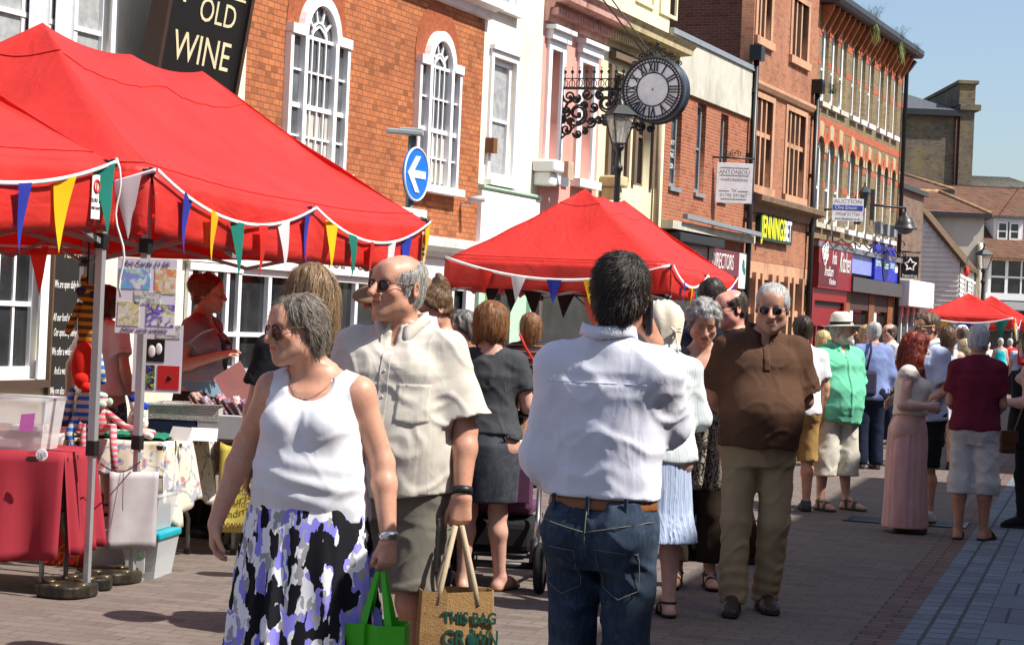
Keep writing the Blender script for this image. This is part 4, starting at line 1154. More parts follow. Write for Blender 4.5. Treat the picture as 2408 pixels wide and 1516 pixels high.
for hh_ in Y5h:
 Y5.sash(*hh_, nx=1, nz=1, fr=.06, g=glass_dark, m=brown_trim, rec=.2)
 b = MB(); b.box(hh_[0] - .16, hh_[0] - .002, -.07, 0, hh_[2], hh_[3] + .1); b.box(hh_[1] + .002, hh_[1] + .16, -.07, 0, hh_[2], hh_[3] + .1); b.box(hh_[0] - .2, hh_[1] + .2, -.16, 0, hh_[3] + .22, hh_[3] + .36); b.build('architrave', brown_trim, Y5.root)
for i in range(3):
 x = .3 + i * 1.5; b = MB(); z0 = cz1 + .55
 b.box(x, x + 1.1, -.05, 0, z0, z0 + .07); b.box(x, x + 1.1, -.05, 0, z0 + .95, z0 + 1.02); b.box(x, x + .07, -.05, 0, z0 + .07, z0 + .95); b.box(x + 1.03, x + 1.1, -.05, 0, z0 + .07, z0 + .95); b.build('parapet_panel', yellow_render, Y5.root)
for B in (P4, Y5):
 B.box('shop_fascia', .003, B.w - .003, -.12, .1, 2.5, 3.05, mat('maroon_fascia', (.16, .02, .03), .4)); B.box('shop_window', .003, B.w - .003, .05, .1, 0, 2.5, glass_dark)
for xx, yy_ in ((1418, 440), (1262, 405)):
 u_, z_ = q(xx, yy_); B = Y5 if xx > 1400 else P4; b = MB(); x = u_ - B.u0
 b.box(x - .25, x + .25, -.45, 0, z_, z_ + .22); b.box(x - .18, x + .18, -.35, 0, z_ - .25, z_); b.build('console_bracket', white_paint if B is P4 else moss_stone, B.root, bevel=.04)
u_ = qu(1536, 400); b = MB(); b.tube([(u_ - u45, -.10, 3.2), (u_ - u45, -.10, cz1 - .6)], .065); b.build('drain_pipe', mat('stone_drain_pipe', (.36, .28, .19)), Y5.root)
h6 = [hole(u56, 1576, 1600, 442, 262), hole(u56, 1636, 1657, 456, 242), hole(u56, 1691, 1709, 470, 268)]
zp0, zp1 = qz(1690, 252), qz(1665, 122)
B6 = Bld('low_shop', 'low red brick shop with a wide streaked concrete parapet and grey windows', u56, u68, zp0, b_red, h6, 9, zb=3.3)
for hh_ in h6:
 B6.sash(*hh_, nx=1, nz=1, fr=.08, m=grey_paint, g=glass_grey, rec=.16); B6.box('window_sill', hh_[0] - .05, hh_[1] + .05, -.06, .1, hh_[2] - .09, hh_[2] - .004, grey_paint)
B6.box('parapet', 0, B6.w, -.08, 8.9, zp0, zp1, concrete); B6.box('coping', -.03, B6.w + .02, -.13, 8.9, zp1, zp1 + .12, grey_paint)
texts(B6.root, [('CREATIVE', h6[0][0] + .45, .13, h6[0][2] + 1.0, .16, dict(width=.8)), ('SEWING &', h6[0][0] + .45, .13, h6[0][2] + .72, .16, dict(width=.8)), ('DRESSING', h6[0][0] + .45, .13, h6[0][2] + .48, .16, dict(width=.8))], white_gloss, 'window_lettering')
B6.box('ledge', 0, B6.w, -.28, 0, 3.68, 3.86, concrete); B6.box('awning_box', .3, 3.6, -.36, -.08, 3.42, 3.62, black_iron, .02)
u_a = qu(1655, 590) - u56
maroon = mat('maroon_sign', (.15, .018, .03), .35, .4)
b = MB(); b.box(u_a - 2.6, u_a, -.1, -.02, 2.75, 3.42); b.box(u_a, B6.w - .75, -.12, -.02, 2.55, 3.42); b.build('shop_fascia', maroon, B6.root); B6.box('shop_fascia', B6.w - .75, B6.w - .02, -.12, -.02, 2.55, 3.42, white_paint)
sgl = mat('sign_white', (.75, .74, .72), .5)
texts(B6.root, [('FUNERAL', u_a - .95, -.104, 3.22, .27, dict(width=1.0)), ('DIRECTORS', u_a - 1.05, -.104, 2.93, .27, dict(width=1.0)), ('DIRECTORS', (u_a + B6.w - .75) / 2 - .1, -.124, 3.13, .52, dict(width=.62)), ('01795 538 923', (u_a + B6.w - .75) / 2 + .35, -.124, 2.72, .26, dict(width=.6))], sgl, 'lettering')
b = MB(); b.ball((B6.w - .40, -.125, 3.12), (.10, .006, .16)); b.ball((B6.w - .30, -.125, 2.98), (.08, .006, .10)); b.build('emblem', mat('leaf_emblem', (.02, .16, .12)), B6.root)
B6.box('shop_window', .1, B6.w - .1, .05, .1, 0, 2.55, glass_dark)
for x in (.02, B6.w * .5, B6.w - .3): B6.box('pier', x, x + .28, -.02, .3, 0, 2.55, b_red)
b = MB(); b.beam((.6, -.35, 3.98), (B6.w - .1, -.42, 3.9), .12, .10); b.build('awning_arm', grey_paint, B6.root)
zt8 = qz(1830, -60)
h8 = [hole(u68, 1766, 1812, 440, 232), hole(u68, 1847, 1889, 464, 266), hole(u68, 1862, 1898, 142, 5), hole(u68, 1781, 1812, 95, -40)]
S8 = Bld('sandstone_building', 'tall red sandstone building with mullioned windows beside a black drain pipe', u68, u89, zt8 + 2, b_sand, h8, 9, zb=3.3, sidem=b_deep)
def mullion(B, hh_, n=4, tz=.5):
 x0, x1, z0, z1 = hh_; b = MB(); e = .2
 b.box(x0 - e, x0, -.03, .2, z0 - .12, z1 + .14); b.box(x1, x1 + e, -.03, .2, z0 - .12, z1 + .14); b.box(x0, x1, -.03, .2, z1, z1 + .14); b.box(x0 - e - .03, x1 + e + .03, -.10, .2, z0 - .2, z0)
 for i in range(1, n): x = x0 + (x1 - x0) * i / n; b.box(x - .06, x + .06, .02, .2, z0, z1)
 if tz: z = z0 + (z1 - z0) * (1 - tz * .8); b.box(x0, x1, .03, .2, z - .06, z + .06)
 o = b.build('window', sandstone, B.root); g = MB(); g.box(x0, x1, .17, .18, z0, z1); g.build('pane', glass_dark, o)
for i, hh_ in enumerate(h8): mullion(S8, hh_, 4 if i < 2 else 3, .5 if i < 2 else 0)
S8.cornice('string_course', 0, S8.w, qz(1830, 222), [(0, -.12), (.08, -.1), (.14, 0), (.14, .08), (0, .14)], sandstone)
S8.cornice('lower_cornice', -.02, S8.w + .02, qz(1830, 487), [(0, -.3), (.1, -.28), (.16, -.1), (.4, -.02), (.42, .1), (0, .24)], mat('weathered_stone', (.20, .13, .085), .9, .2, var=.2, bump=.4, bs=25, dirt=(.08, .07, .05), dirts=2.5))
jz0, jz1 = qz(1810, 565), qz(1810, 515)
S8.box('frieze', 0, S8.w, .01, .3, 3.0, qz(1830, 487) - .28, sandstone)
jx0, jx1 = qu(1775, 540) - u68, qu(1850, 545) - u68
b = MB(); b.box(jx0, jx1, -.14, -.02, jz0 - .05, jz1 + .02); b.build('shop_fascia', mat('green_black_sign', (.01, .04, .03), .4), S8.root)
texts(S8.root, [('JENNINGS', jx0 + (jx1 - jx0) * .40, -.145, (jz0 + jz1) / 2, .78, dict(width=.62, bold=.02))], mat('sign_yellow', (.72, .70, .02), .5), 'lettering')
texts(S8.root, [('BET', jx0 + (jx1 - jx0) * .86, -.145, (jz0 + jz1) / 2, .74, dict(width=.55, bold=.02))], sgl, 'lettering')
b = MB()
for i in range(9): x = .12 + i * (S8.w - .3) / 8; b.box(x - .09, x + .09, -.06 - .05 * (i % 2), .2, 0, 3.0)
b.box(0, S8.w, .0, .2, 2.85, 3.0); b.box(0, S8.w, .0, .2, 1.95, 2.1)
for i in range(8):
 x = .12 + (i + .5) * (S8.w - .3) / 8; r_ = (S8.w - .3) / 16
 b.poly([(x + r_ * math.cos(math.pi * k / 8), .02, 1.8 + .32 * math.sin(math.pi * k / 8)) for k in range(9)] + [(x - r_, .02, 2.12), (x + r_, .02, 2.12)][::1], (0, .1, 0))
b.build('stone_shopfront', sandstone, S8.root); g = MB(); g.box(.1, S8.w - .1, .12, .14, .5, 2.9); g.build('shop_window', glass_dark, S8.root)
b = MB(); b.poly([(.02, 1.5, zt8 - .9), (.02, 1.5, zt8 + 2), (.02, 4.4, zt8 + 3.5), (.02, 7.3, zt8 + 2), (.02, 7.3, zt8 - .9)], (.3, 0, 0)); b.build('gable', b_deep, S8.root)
b = MB(); b.poly([(-.06, -.1, zt8 + 2), (-.06, 4.2, zt8 + 4.6), (-.06, 4.2, zt8 + 4.9), (-.06, -.1, zt8 + 2.3)], (.5, 0, 0)); b.box(-.1, .5, -.15, .5, zt8 + 1.3, zt8 + 2.3); b.build('coping', sandstone, S8.root)
for xx, nm in ((1752, 'left'), (1900, 'right')):
 u_ = qu(xx, 450); zt = qz(1757, 140) if xx < 1800 else qz(1912, 222); x = u_ - u68; b = MB()
 b.tube([(x, -.14, .1), (x, -.14, zt)], .075); b.box(x - .16, x + .16, -.3, 0, zt, zt + .38)
 for z in np.arange(1, zt, 1.6): b.box(x - .10, x + .10, -.16, 0, z, z + .1)
 b.build('drain_pipe', black_iron, S8.root)
def u9(zx, zy): return qu(1803.2 + zx * .4997, zy * .4997)
def p9(zx, zy): return q(1803.2 + zx * .4997, zy * .4997)
upc = [(255, 287), (301, 329), (342, 371), (399, 423), (437, 459), (475, 499), (524, 545), (559, 579), (593, 612)]
loc_ = [(226, 262), (274, 308), (318, 350), (376, 404), (419, 441), (458, 480), (505, 525), (539, 558), (574, 593)]
zu0, zu1 = p9(360, 530)[1], p9(360, 215)[1]; zl0, zl1 = p9(335, 1072)[1], p9(335, 745)[1]
h9 = []
for (a, c), (z0, z1, yc) in [(w_, (zu0, zu1, 330)) for w_ in upc] + [(w_, (zl0, zl1, 900)) for w_ in loc_]:
 xa = u9(a, yc + (a - 350) * .6 * 1) - u89; xb = u9(c, yc + (c - 350) * .6) - u89; cw = max(xb - xa, .34); h9.append((xa, xa + cw, z0, z1, cw * .5))
zt9 = p9(470, 160)[1]
S9 = Bld('arched_brick_building', 'three storey yellow brick building with rows of narrow arched windows', u89, u9e, zt9, b_stock, h9, 10, zb=3.9, thick=.4)
for i, hh_ in enumerate(h9):
 x0, x1, z0, z1, ar = hh_; b = MB(); f = .15 if i % 9 < 3 else .09
 b.box(x0, x0 + f, .10, .2, z0, z1 + ar); b.box(x1 - f, x1, .10, .2, z0, z1 + ar); b.box(x0 + f, x1 - f, .10, .2, z0, z0 + f); b.box(x0 + f, x1 - f, .12, .19, (z0 + z1) / 2 - .03, (z0 + z1) / 2 + .03); b.box(x0 + f, x1 - f, .12, .19, z1 + ar * .3, z1 + ar * .3 + .05)
 o = b.build('window', white_gloss, S9.root); g = MB(); g.box(x0, x1, .17, .18, z0, z1 + ar); g.build('pane', glass_dark, o)
 k = MB(); xm = (x0 + x1) / 2; r0, r1 = (x1 - x0) / 2 + .0, (x1 - x0) / 2 + (.20 if i >= 9 else .14); n = 8
 for j in range(n):
  t0, t1 = math.pi * j / n, math.pi * (j + 1) / n
  st = 1.35 if i >= 9 else 1.1
  k.poly([(xm + rr * math.cos(t), 0, z1 + rr * (st if rr > r0 else 1) * math.sin(t)) for rr, t in ((r0, t0), (r1, t0), (r1, t1), (r0, t1))], (0, -.03, 0), 1 if j in (0, 3, 4, 7) and i >= 9 else 0)
 k.build('brick_arch', [mat('orange_red_arch', (.40, .10, .045), .85, var=.2, bump=.3), mat('cream_voussoir', (.40, .32, .19), .85)], S9.root)
 b = MB(); b.box(x0 - .08, x1 + .08, -.12, .1, z0 - .14, z0 - .004); b.build('window_sill', white_paint if i not in (0, 1, 2, 9, 10, 11) else concrete, S9.root)
red_band = mat('red_brick_band', (.36, .10, .05), .85, var=.25, bump=.3)
b = MB()
for z in (zu1 - .12, zl1 - .2, zu0 + 1.0, zl0 + 1.0):
 rowh = sorted([(h_[0] - .02, h_[1] + .02) for h_ in h9 if h_[2] - .1 < z < h_[3] + .3]); x = 0
 for a, c in rowh + [(S9.w, S9.w)]:
  if a > x: b.box(x, a, -.008, 0, z, z + .17)
  x = c
b.box(0, S9.w, -.008, 0, zu0 - .62, zu0 - .40); b.build('brick_band', red_band, S9.root)
tcm = mat('terracotta', (.36, .12, .05), .85, var=.2, bump=.3); x = .12
while x < S9.w - .2:
 b = MB(); b.poly([(x, 0, zt9 - .75), (x, -.12, zt9 - .55), (x, -.34, zt9 - .12), (x, -.36, zt9 - .01), (x, 0, zt9 - .01)], (.13, 0, 0)); b.build('eaves_bracket', tcm, S9.root); x += .62
S9.cornice('gutter', -.15, S9.w + .15, zt9, [(0, 0), (.55, 0), (.62, .1), (.62, .24), (.5, .26), (0, .3)], dark_iron)
b = MB(); b.poly([(0, -.4, zt9 + .25), (S9.w, -.4, zt9 + .25), (S9.w, 5, zt9 + 1.6), (0, 5, zt9 + 1.6)], (0, 0, .15)); b.build('roof', slate, S9.root)
for k, (zx, zy, hgt) in enumerate(((420, 95, .8), (545, 190, .8), (620, 240, .5), (225, 425, .5))):
 u_, z_ = p9(zx, zy); r_ = random.Random(k); b = MB(); x = u_
 for j in range(70):
  a = r_.uniform(0, 6.28); L_ = r_.uniform(.3, 1) * hgt; e = r_.uniform(.25, .8); p0 = Vector((r_.uniform(-.15, .15), r_.uniform(-.1, .1), -.1)); p1 = p0 + Vector((math.cos(a) * L_ * e * .6, math.sin(a) * L_ * e * .6, L_ * .7 * (1 if k < 3 or True else .5))); p2 = p1 + Vector((math.cos(a) * .12, math.sin(a) * .12, -.1)); w_ = .03
  b.add([p0, p0 + Vector((w_, 0, 0)), p1 + Vector((w_ * .7, .01, 0)), p1, p2], [(0, 1, 2, 3), (3, 2, 4)])
  if k < 2 and j % 2: 
   p3 = p0 + Vector((math.cos(a) * .12, -.12, -r_.uniform(.2, .7))); b.add([p0, p0 + Vector((w_, 0, 0)), p3 + Vector((w_, 0, 0)), p3], [(0, 1, 2, 3)])
 pp = FP + FD * u_ + FN * .5; g_ = mat('gutter_weed', (.16, .20, .05), .8, var=.35, vs=20) if k < 3 else mat('ledge_weed', (.05, .13, .03), .8, var=.3)
 o = b.build('weed_plant', g_, None, (pp.x, pp.y, z_), FANG); tag(o, ['trailing weed in the roof gutter, near the left end', 'yellow green weed in the middle of the roof gutter', 'small leafy weed at the far end of the roof gutter', 'green weed growing on the hopper of the black drain pipe'][k], 'plant')
u_ = u9e; b = MB(); x = S9.w - .1; b.tube([(x, -.12, .2), (x, -.12, zt9 - .5), (x, -.4, zt9 - .1)], .07); b.build('drain_pipe', black_iron, S9.root)
ux = qu(1985, 640) - u89
ikz0, ikz1 = qz(1945, 680), qz(1945, 568)
S9.box('ledge', 0, S9.w, -.24, .3, 3.95, 4.1, mat('lead_grey', (.16, .16, .17), .6)); S9.box('fascia_back', 0, S9.w, 0, .3, 2.3, 3.95, mat('dark_fascia_wood', (.06, .035, .03)))
S9.box('shop_fascia', .15, ux, -.22, -.02, ikz0, ikz1, mat('indian_red_sign', (.20, .012, .018), .4))
texts(S9.root, [('Indian', .15 + ux * .27, -.242, ikz0 + .48, .42, dict(shear=.35)), ('Kitchen', .15 + ux * .38, -.242, ikz0 + .2, .24, dict(shear=.35)), ('India', ux * .46, -.232, ikz0 + .88, .55, dict(shear=.35, width=.5)), ('Kitchen', ux * .78, -.232, ikz0 + .78, .85, dict(shear=.35, width=.5))], sgl, 'lettering')
b = MB()
for cx_, cz_, r_ in ((.45, .98, .17), (.75, .97, .17), (.60, .80, .14), (.78, 1.18, .12), (.45, 1.0, .08), (.75, .98, .08)):
 b.tube([(.15 + cx_ + r_ * math.cos(t), -.236, ikz0 + cz_ + r_ * 1.1 * math.sin(t)) for t in np.linspace(0, 6.28, 20)], .022, 6)
b.build('emblem', sgl, S9.root)
b = MB(); b.box(.14, .14 + ux * .52, -.237, -.222, ikz0 + .08, ikz0 + .68); b.build('name_plate', mat('indian_dark_plate', (.10, .008, .012), .4), S9.root)
blue = mat('pharmacy_blue', (.02, .035, .40), .4, .4); pale_blue = mat('pale_blue_sign', (.22, .26, .62), .4)
x1, x2, x3 = qu(2040, 630) - u89, qu(2088, 630) - u89, S9.w - .1
bz0, bz1 = qz(2060, 660), qz(2060, 578)
b = MB(); b.box(ux + .15, x1 - .02, -.12, -.02, bz0 + .1, bz1 - .4); b.build('shop_fascia', pale_blue, S9.root); S9.box('shop_fascia', x1, x2, -.22, -.02, bz0, bz1, blue); S9.box('shop_fascia', x2 + .02, x3, -.12, -.02, bz0 + .02, bz1 - .75, blue)
b = MB(); b.box(ux + .15, x1 - .02, -.12, -.02, bz1 - .4, bz1 - .1); b.box(x2 + .02, x3, -.12, -.02, bz1 - .75, bz1 - .5); b.build('shop_fascia', sgl, S9.root)
xm = (x1 + x2) / 2; b = MB(); b.lathe([(.001, .01), (.42, .01), (.42, -.01)], 24, 0, (0, 0, 0), False, Matrix.Rotation(rad(90), 3, 'X') @ Matrix.Diagonal((1, 1.25, 1)).to_3x3()); 
o = b.build('emblem', mat('navy_oval', (.01, .015, .12), .4), S9.root, (xm, -.235, (bz0 + bz1) / 2 - .05))
texts(S9.root, [('pharmacy', x1 + .52, -.225, (bz0 + bz1) / 2, .36, dict(width=.62)), ('beauty', x2 - .42, -.225, (bz0 + bz1) / 2, .36, dict(width=.62)), ('Boots', xm, -.25, (bz0 + bz1) / 2 - .05, .36, dict(shear=.4, width=.75)), ('i', x2 + .35, -.125, bz0 + .45, .4, {}), ('+', ux + .15 + (x1 - ux) * .45, -.125, bz0 + .6, .8, dict(width=.6))], mat('pale_green_lettering', (.55, .78, .6)), 'lettering')
S9.box('lower_beam', ux, S9.w, -.28, .3, bz0 - .45, bz0 - .02, mat('dark_grey_beam', (.07, .068, .07)))
b_rust = brick('orange_pier_brick', (.30, .11, .04), (.24, .085, .03), (.14, .07, .04), .3, .08, .01)
for x in (ux + .05, x1 + .3, x2 + .1): S9.box('brick_pier', x, x + .75, -.02, .3, 0, bz0 - .45, b_rust)
S9.box('shop_window', ux, S9.w, .1, .12, 0, bz0 - .4, glass_dark)
for x in (ux + .9, x1 + 1.1): S9.box('window_poster', x, x + .55, .04, .09, 1.75, 2.3, sgl); S9.box('window_poster', x, x + .55, .04, .09, .6, 1.72, mat('red_poster', (.6, .02, .03)))
red_paint = mat('dark_red_paint', (.22, .012, .014), .4, .4)
b = MB(); b.box(.1, ux, -.1, .1, ikz0 - .35, ikz0); b.box(.1, .35, -.1, .3, 0, ikz0 - .35); b.box(ux - .3, ux - .05, -.1, .3, 0, ikz0 - .35); b.box(.35, ux - .3, .0, .2, 1.75, 1.9); b.box(1.0, 1.12, 0, .2, 0, 1.75); b.box(1.9, 2.02, 0, .2, 0, 1.75); b.box(.35, ux - .3, .02, .2, 1.9, ikz0 - .35); b.build('shopfront', red_paint, S9.root); S9.box('shop_window', .35, ux - .3, .1, .14, 0, 1.75, glass_grey)
for zx, zy in ((508, 1103), (540, 1112), (572, 1117)):
 u_, z_ = p9(zx, zy); S9.box('floodlight', u_ - u89 - .16, u_ - u89 + .16, -.22, 0, z_, z_ + .4, grey_paint, .02)
r_ = random.Random(5); b = MB()
for k in range(6):
 pts = []; x = .3 + k * 1.8
 for i in range(7): pts.append((min(x + i * .33, S9.w), -.3 - .1 * r_.random(), 4.0 + .25 * abs(math.sin(i * .9 + k)) + .08 * r_.random()))
 b.tube(pts, .022, 5)
b.build('cables', black_iron, S9.root)
def right_house(u0, u1, v, top, label, m):
 p = uv(u1, v); root = thing('terraced_house', label, 'house', (p.x, p.y, 0), math.atan2(-U.y, -U.x))
 w_ = u1 - u0; hs = []
 n = max(1, int(w_ / 2.4))
 for fl, (za, zb_) in enumerate(((.9, 2.5), (3.9, 5.6), (6.3, 7.6))):
  if zb_ > top - .5: continue
  for i in range(n): xc = w_ * (i + .5) / n; hs.append((xc - .5, xc + .5, za, zb_))
 sp = [[(0, 0), (w_, 0), (w_, top), (0, top)]] + [[(a, c), (a, d), (b_, d), (b_, c)] for a, b_, c, d in hs]
 me = curve_mesh('wall', sp, .15); me.transform(Matrix.Translation((0, .15, 0))); link('wall', me, m, root)
 b = MB(); b.box(0, w_, .3, 8, 0, top - .01); b.build('side_wall', m, root)
 for a, b_, c, d in hs:
  k = MB(); k.box(a, a + .07, .05, .12, c, d); k.box(b_ - .07, b_, .05, .12, c, d); k.box(a + .07, b_ - .07, .05, .12, c, c + .07); k.box(a + .07, b_ - .07, .05, .12, d - .07, d); k.box(a + .07, b_ - .07, .05, .12, (c + d) / 2 - .03, (c + d) / 2 + .03)
  o = k.build('window', white_gloss, root); g = MB(); g.box(a, b_, .10, .11, c, d); g.build('pane', glass_dark, o)
 b = MB(); b.poly([(0, -.25, top), (w_, -.25, top), (w_, 4, top + 2.2), (w_, 8.2, top), (0, 8.2, top), (0, 4, top + 2.2)][:3] + [(0, 4, top + 2.2)], (0, 0, .12)); b.poly([(0, 4, top + 2.2), (w_, 4, top + 2.2), (w_, 8.2, top), (0, 8.2, top)], (0, 0, .12)); b.build('roof', slate, root)
right_house(-14, 8.6, 4.6, 7.9, 'long two storey brick terrace on the shady side of the street, nearest', b_red)
right_house(8.62, 21.3, 4.85, 8.9, 'tall brick terrace on the shady side, before the alley', b_stock)
right_house(23.3, 50, 4.6, 8.7, 'brick terrace on the shady side, beyond the alley', b_red)
def zp(zx, zy): return 2091 + zx * .3188, 392 + zy * .3188
def far(zx, zy, Y): return px(*zp(zx, zy), Y)
ue = qu(2166, 600); BW = Bld('corner_shop', 'tan brick corner shop with sloping wall top and white canopy', u9e + .03, ue, qz(2112, 437), b_tan, [], 6, zb=2.6)
b = MB(); b.beam((0, -.06, BW.wall.bound_box[1][2] + .02), (BW.w, -.06, BW.wall.bound_box[1][2] + .02), .2, .16); b.build('coping', dark_iron, BW.root)
cz_ = qz(2130, 660); BW.box('canopy', .05, BW.w, -.5, 0, qz(2130, 722), cz_, white_paint, .03); BW.box('shop_window', .05, BW.w, .02, .2, 0, 2.6, glass_grey)
b = MB()
for i in range(5): x = .1 + i * (BW.w - .2) / 4; b.box(x - .06, x + .06, -.05, .02, 0, 2.6)
b.build('shopfront', white_paint, BW.root)
p0, p1 = far(88, 660, 64.8), far(208, 822, 64.8)
ST = thing('star_sign', 'square black hanging sign with a white star outline', 'sign', ((p0.x + p1.x) / 2, 64.8, p1.z))
w_, h_ = p1.x - p0.x, p0.z - p1.z
b = MB(); b.box(-w_ / 2, w_ / 2, -.05, .05, 0, h_); b.build('board', mat('sign_black', (.012, .012, .012)), ST)
b = MB(); pts = [((.36 if i % 2 == 0 else .19) * w_ * math.sin(math.pi * i / 5), -.06, h_ * .60 + (.36 if i % 2 == 0 else .19) * w_ * math.cos(math.pi * i / 5)) for i in range(10)]; b.tube(pts, w_ * .06, 6, closed=True); b.build('emblem', sgl, ST)
texts(ST, [('Superdrug', 0, -.055, h_ * .10, w_ * .21, {})], sgl)
b = MB(); b.tube([(-w_ * .6, 0, h_ + .15), (w_ * .6, 0, h_ + .15)], .03); b.tube([(-.4 + .2 * math.cos(t) , 0, h_ + .35 + .2 * math.sin(t)) for t in np.linspace(0, 5, 14)], .02, 5); b.build('bracket', black_iron, ST)
clap = mat('cream_weatherboard', (.74, .71, .63), .7, .2, var=.06, vs=3, dirt=(.50, .46, .38), dirts=2)
c0 = px(2257, 615, 76.0)
CH = thing('weatherboard_house', 'white weatherboarded house with steep mossy roof near the street end', 'house', (c0.x, 76.0, 0), GA)
ez = c0.z; sl_p = 1.16; rx = -1.85
def boards(xf, n0, z1, parent, yside=False):
 b = MB(); z = .9
 while z < z1:
  zt = z + .19
  if not yside:
   xr = 0 if zt < ez else -(zt - ez) / sl_p; xl = 2 * rx - xr
   if xr - xl < .1: break
   b.add([(xl, -.05, z), (xr, -.05, z), (xr, -.012, zt), (xl, -.012, zt), (xl, 0, z), (xr, 0, z)], [(0, 1, 2, 3), (4, 5, 1, 0)])
  else: b.add([(.05, 0, z), (.05, 11, z), (.012, 11, zt), (.012, 0, zt), (0, 0, z), (0, 11, z)], [(0, 1, 2, 3), (4, 5, 1, 0)])
  z = zt
 return b
bb = boards(0, 0, ez - sl_p * rx, CH); bb.v += []; bb.build('weatherboard', clap, CH)
boards(0, 0, ez - .1, CH, True).build('weatherboard', clap, CH)
b = MB(); b.poly([(0, .0, 0), (2 * rx, .0, 0), (2 * rx, .0, ez), (rx, .0, ez - sl_p * rx - .03), (0, .0, ez)], (0, 11, 0)); b.build('wall', clap, CH)
b = MB(); b.poly([(.22, -.18, ez - .22), (rx, -.18, ez - sl_p * rx + .05), (rx, -.18, ez - sl_p * rx + .19), (.22, -.18, ez - .08)], (0, 11.3, 0)); b.poly([(2 * rx - .22, -.18, ez - .22), (rx, -.18, ez - sl_p * rx + .05), (rx, -.18, ez - sl_p * rx + .19), (2 * rx - .22, -.18, ez - .08)], (0, 11.3, 0)); b.build('roof', moss_roof, CH)
for yy_ in (2.2, 6.6):
 b = MB(); b.box(.05, .12, yy_, yy_ + 1.3, 2.2, 4.0); b.box(.04, .14, yy_ - .1, yy_ + 1.4, 2.1, 2.2); o = b.build('window', white_gloss, CH); g = MB(); g.box(.12, .125, yy_ + .1, yy_ + 1.2, 2.3, 3.9); g.build('pane', glass_grey, o)
b = MB(); b.ball((.2, .8, ez - .35), (.12, .16, .22)); b.build('alarm_box', mat('red_alarm_box', (.55, .03, .02)), CH)
b = MB(); b.box(2 * rx, -.02, -.09, .0, 0, 1.0); b.build('plinth', mat('dark_grey_doors', (.06, .06, .065)), CH)
beige = mat('beige_render', (.50, .46, .385), .85, .2, var=.04, vs=1.5, dirt=(.33, .29, .23), dirts=1)
def hip_house(name, label, X0, X1, Y0, dep, ze, zr, inset, wallm, roofm, over=.25):
 R = thing(name, label, 'house', (X0, Y0, 0)); w_ = X1 - X0
 b = MB(); b.box(0, w_, 0, dep, 0, ze); b.build('wall', wallm, R)
 o = over; b = MB(); A_ = [(-o, -o, ze), (w_ + o, -o, ze), (w_ + o, dep + o, ze), (-o, dep + o, ze)]; r0 = (inset, dep / 2, zr); r1 = (w_ - inset, dep / 2, zr)
 b.add(A_ + [r0, r1], [(0, 1, 5, 4), (1, 2, 5), (2, 3, 4, 5), (3, 0, 4), (3, 2, 1, 0)]); b.build('roof', roofm, R)
 b = MB(); b.tube([r0, r1], .11, 8); b.tube([r1, A_[1]], .11, 8); b.tube([r0, A_[0]], .11, 8); b.build('ridge_tiles', mat('ridge_tile', (.34, .19, .09), .85, var=.35, vs=5), R)
 b = MB(); b.box(-o, w_ + o, -o - .08, -o, ze - .18, ze + .02); b.build('gutter', dark_iron, R)
 return R
e0 = px(2328, 505, 84)
HH = hip_house('rendered_house', 'beige rendered house with an orange hipped tile roof behind the weatherboarded house', e0.x - 7.5, e0.x - .25, 84, 6.0, e0.z, px(2238, 453, 87).z, 1.35, beige, tile_roof)
b = MB(); pv = px(2305, 580, 83.8); b.tube([(pv.x - (e0.x - 7.5), -.15, pv.z - 4), (pv.x - (e0.x - 7.5), -.15, pv.z), (pv.x - (e0.x - 7.5), -.02, pv.z + .1)], .13); b.build('flue_pipe', mat('cream_flue', (.55, .5, .4)), HH.children and HH)
e1 = px(2228, 448, 92)
hip_house('tiled_house', 'house behind with a second orange tile hip roof, below the tall grey brick block', e1.x - 8.5, e1.x, 92, 6.0, e1.z, px(2195, 413, 95).z, 1.6, b_grey, tile_roof)
ev = px(2330, 607, 86); rg = px(2330, 449, 95)
RH = thing('restaurant_house', 'brown tiled house with white dormer and restaurant front at the street end', 'house', (ev.x - .15, 86, 0))
zE, zR = ev.z, rg.z
b = MB(); b.box(0, 14, 0, 16, 0, zE - .05); b.build('wall', white_paint, RH)
b = MB(); b.poly([(-.2, -.3, zE - .1), (14, -.3, zE - .1), (14, 9, zR), (-.2, 9, zR)], (0, .05, .16)); b.poly([(-.2, 9.1, zR + .1), (14, 9.1, zR + .1), (14, 16.3, zE), (-.2, 16.3, zE)], (0, 0, .12)); b.build('roof', tile_roof, RH)
def rh(x, y, Y=86): p = px(x, y, Y); return p.x - (ev.x - .15), p.z
b = MB(); x0, z1 = rh(2330, 612); x1, z0 = rh(2420, 692); n = 4
b.box(x0 - .2, x1, -.12, 0, z0 - .3, z0); b.box(x0 - .2, x1, -.10, 0, z1, z1 + .2)
xs = [x0, x0 + .28, x0 + .95, x0 + 1.22, x0 + 2.35, x0 + 2.62, x0 + 3.3]
for x in (x0 - .12, x0 + .62, x0 + 2.0, x0 + 2.75, x0 + 3.6): b.box(x, x + .13, -.08, 0, z0, z1)
for x in (x0 + 1.3,): b.box(x, x + .07, -.06, 0, z0, z1)
b.box(x0, x1, -.05, 0, (z0 + z1) / 2 - .04, (z0 + z1) / 2 + .04); o = b.build('window', white_gloss, RH); g = MB(); g.box(x0, x1, -.03, -.01, z0, z1); g.build('pane', glass_dark, o)
b = MB(); b.add([(x0 - .3, -1.0, z0 - .75), (x1 + 6, -1.0, z0 - .75), (x1 + 6, 0, z0 - .35), (x0 - .3, 0, z0 - .35)], [(0, 1, 2, 3)]); b.build('canopy', mat('lead_grey', (.16, .16, .17)), RH, thick=.06)
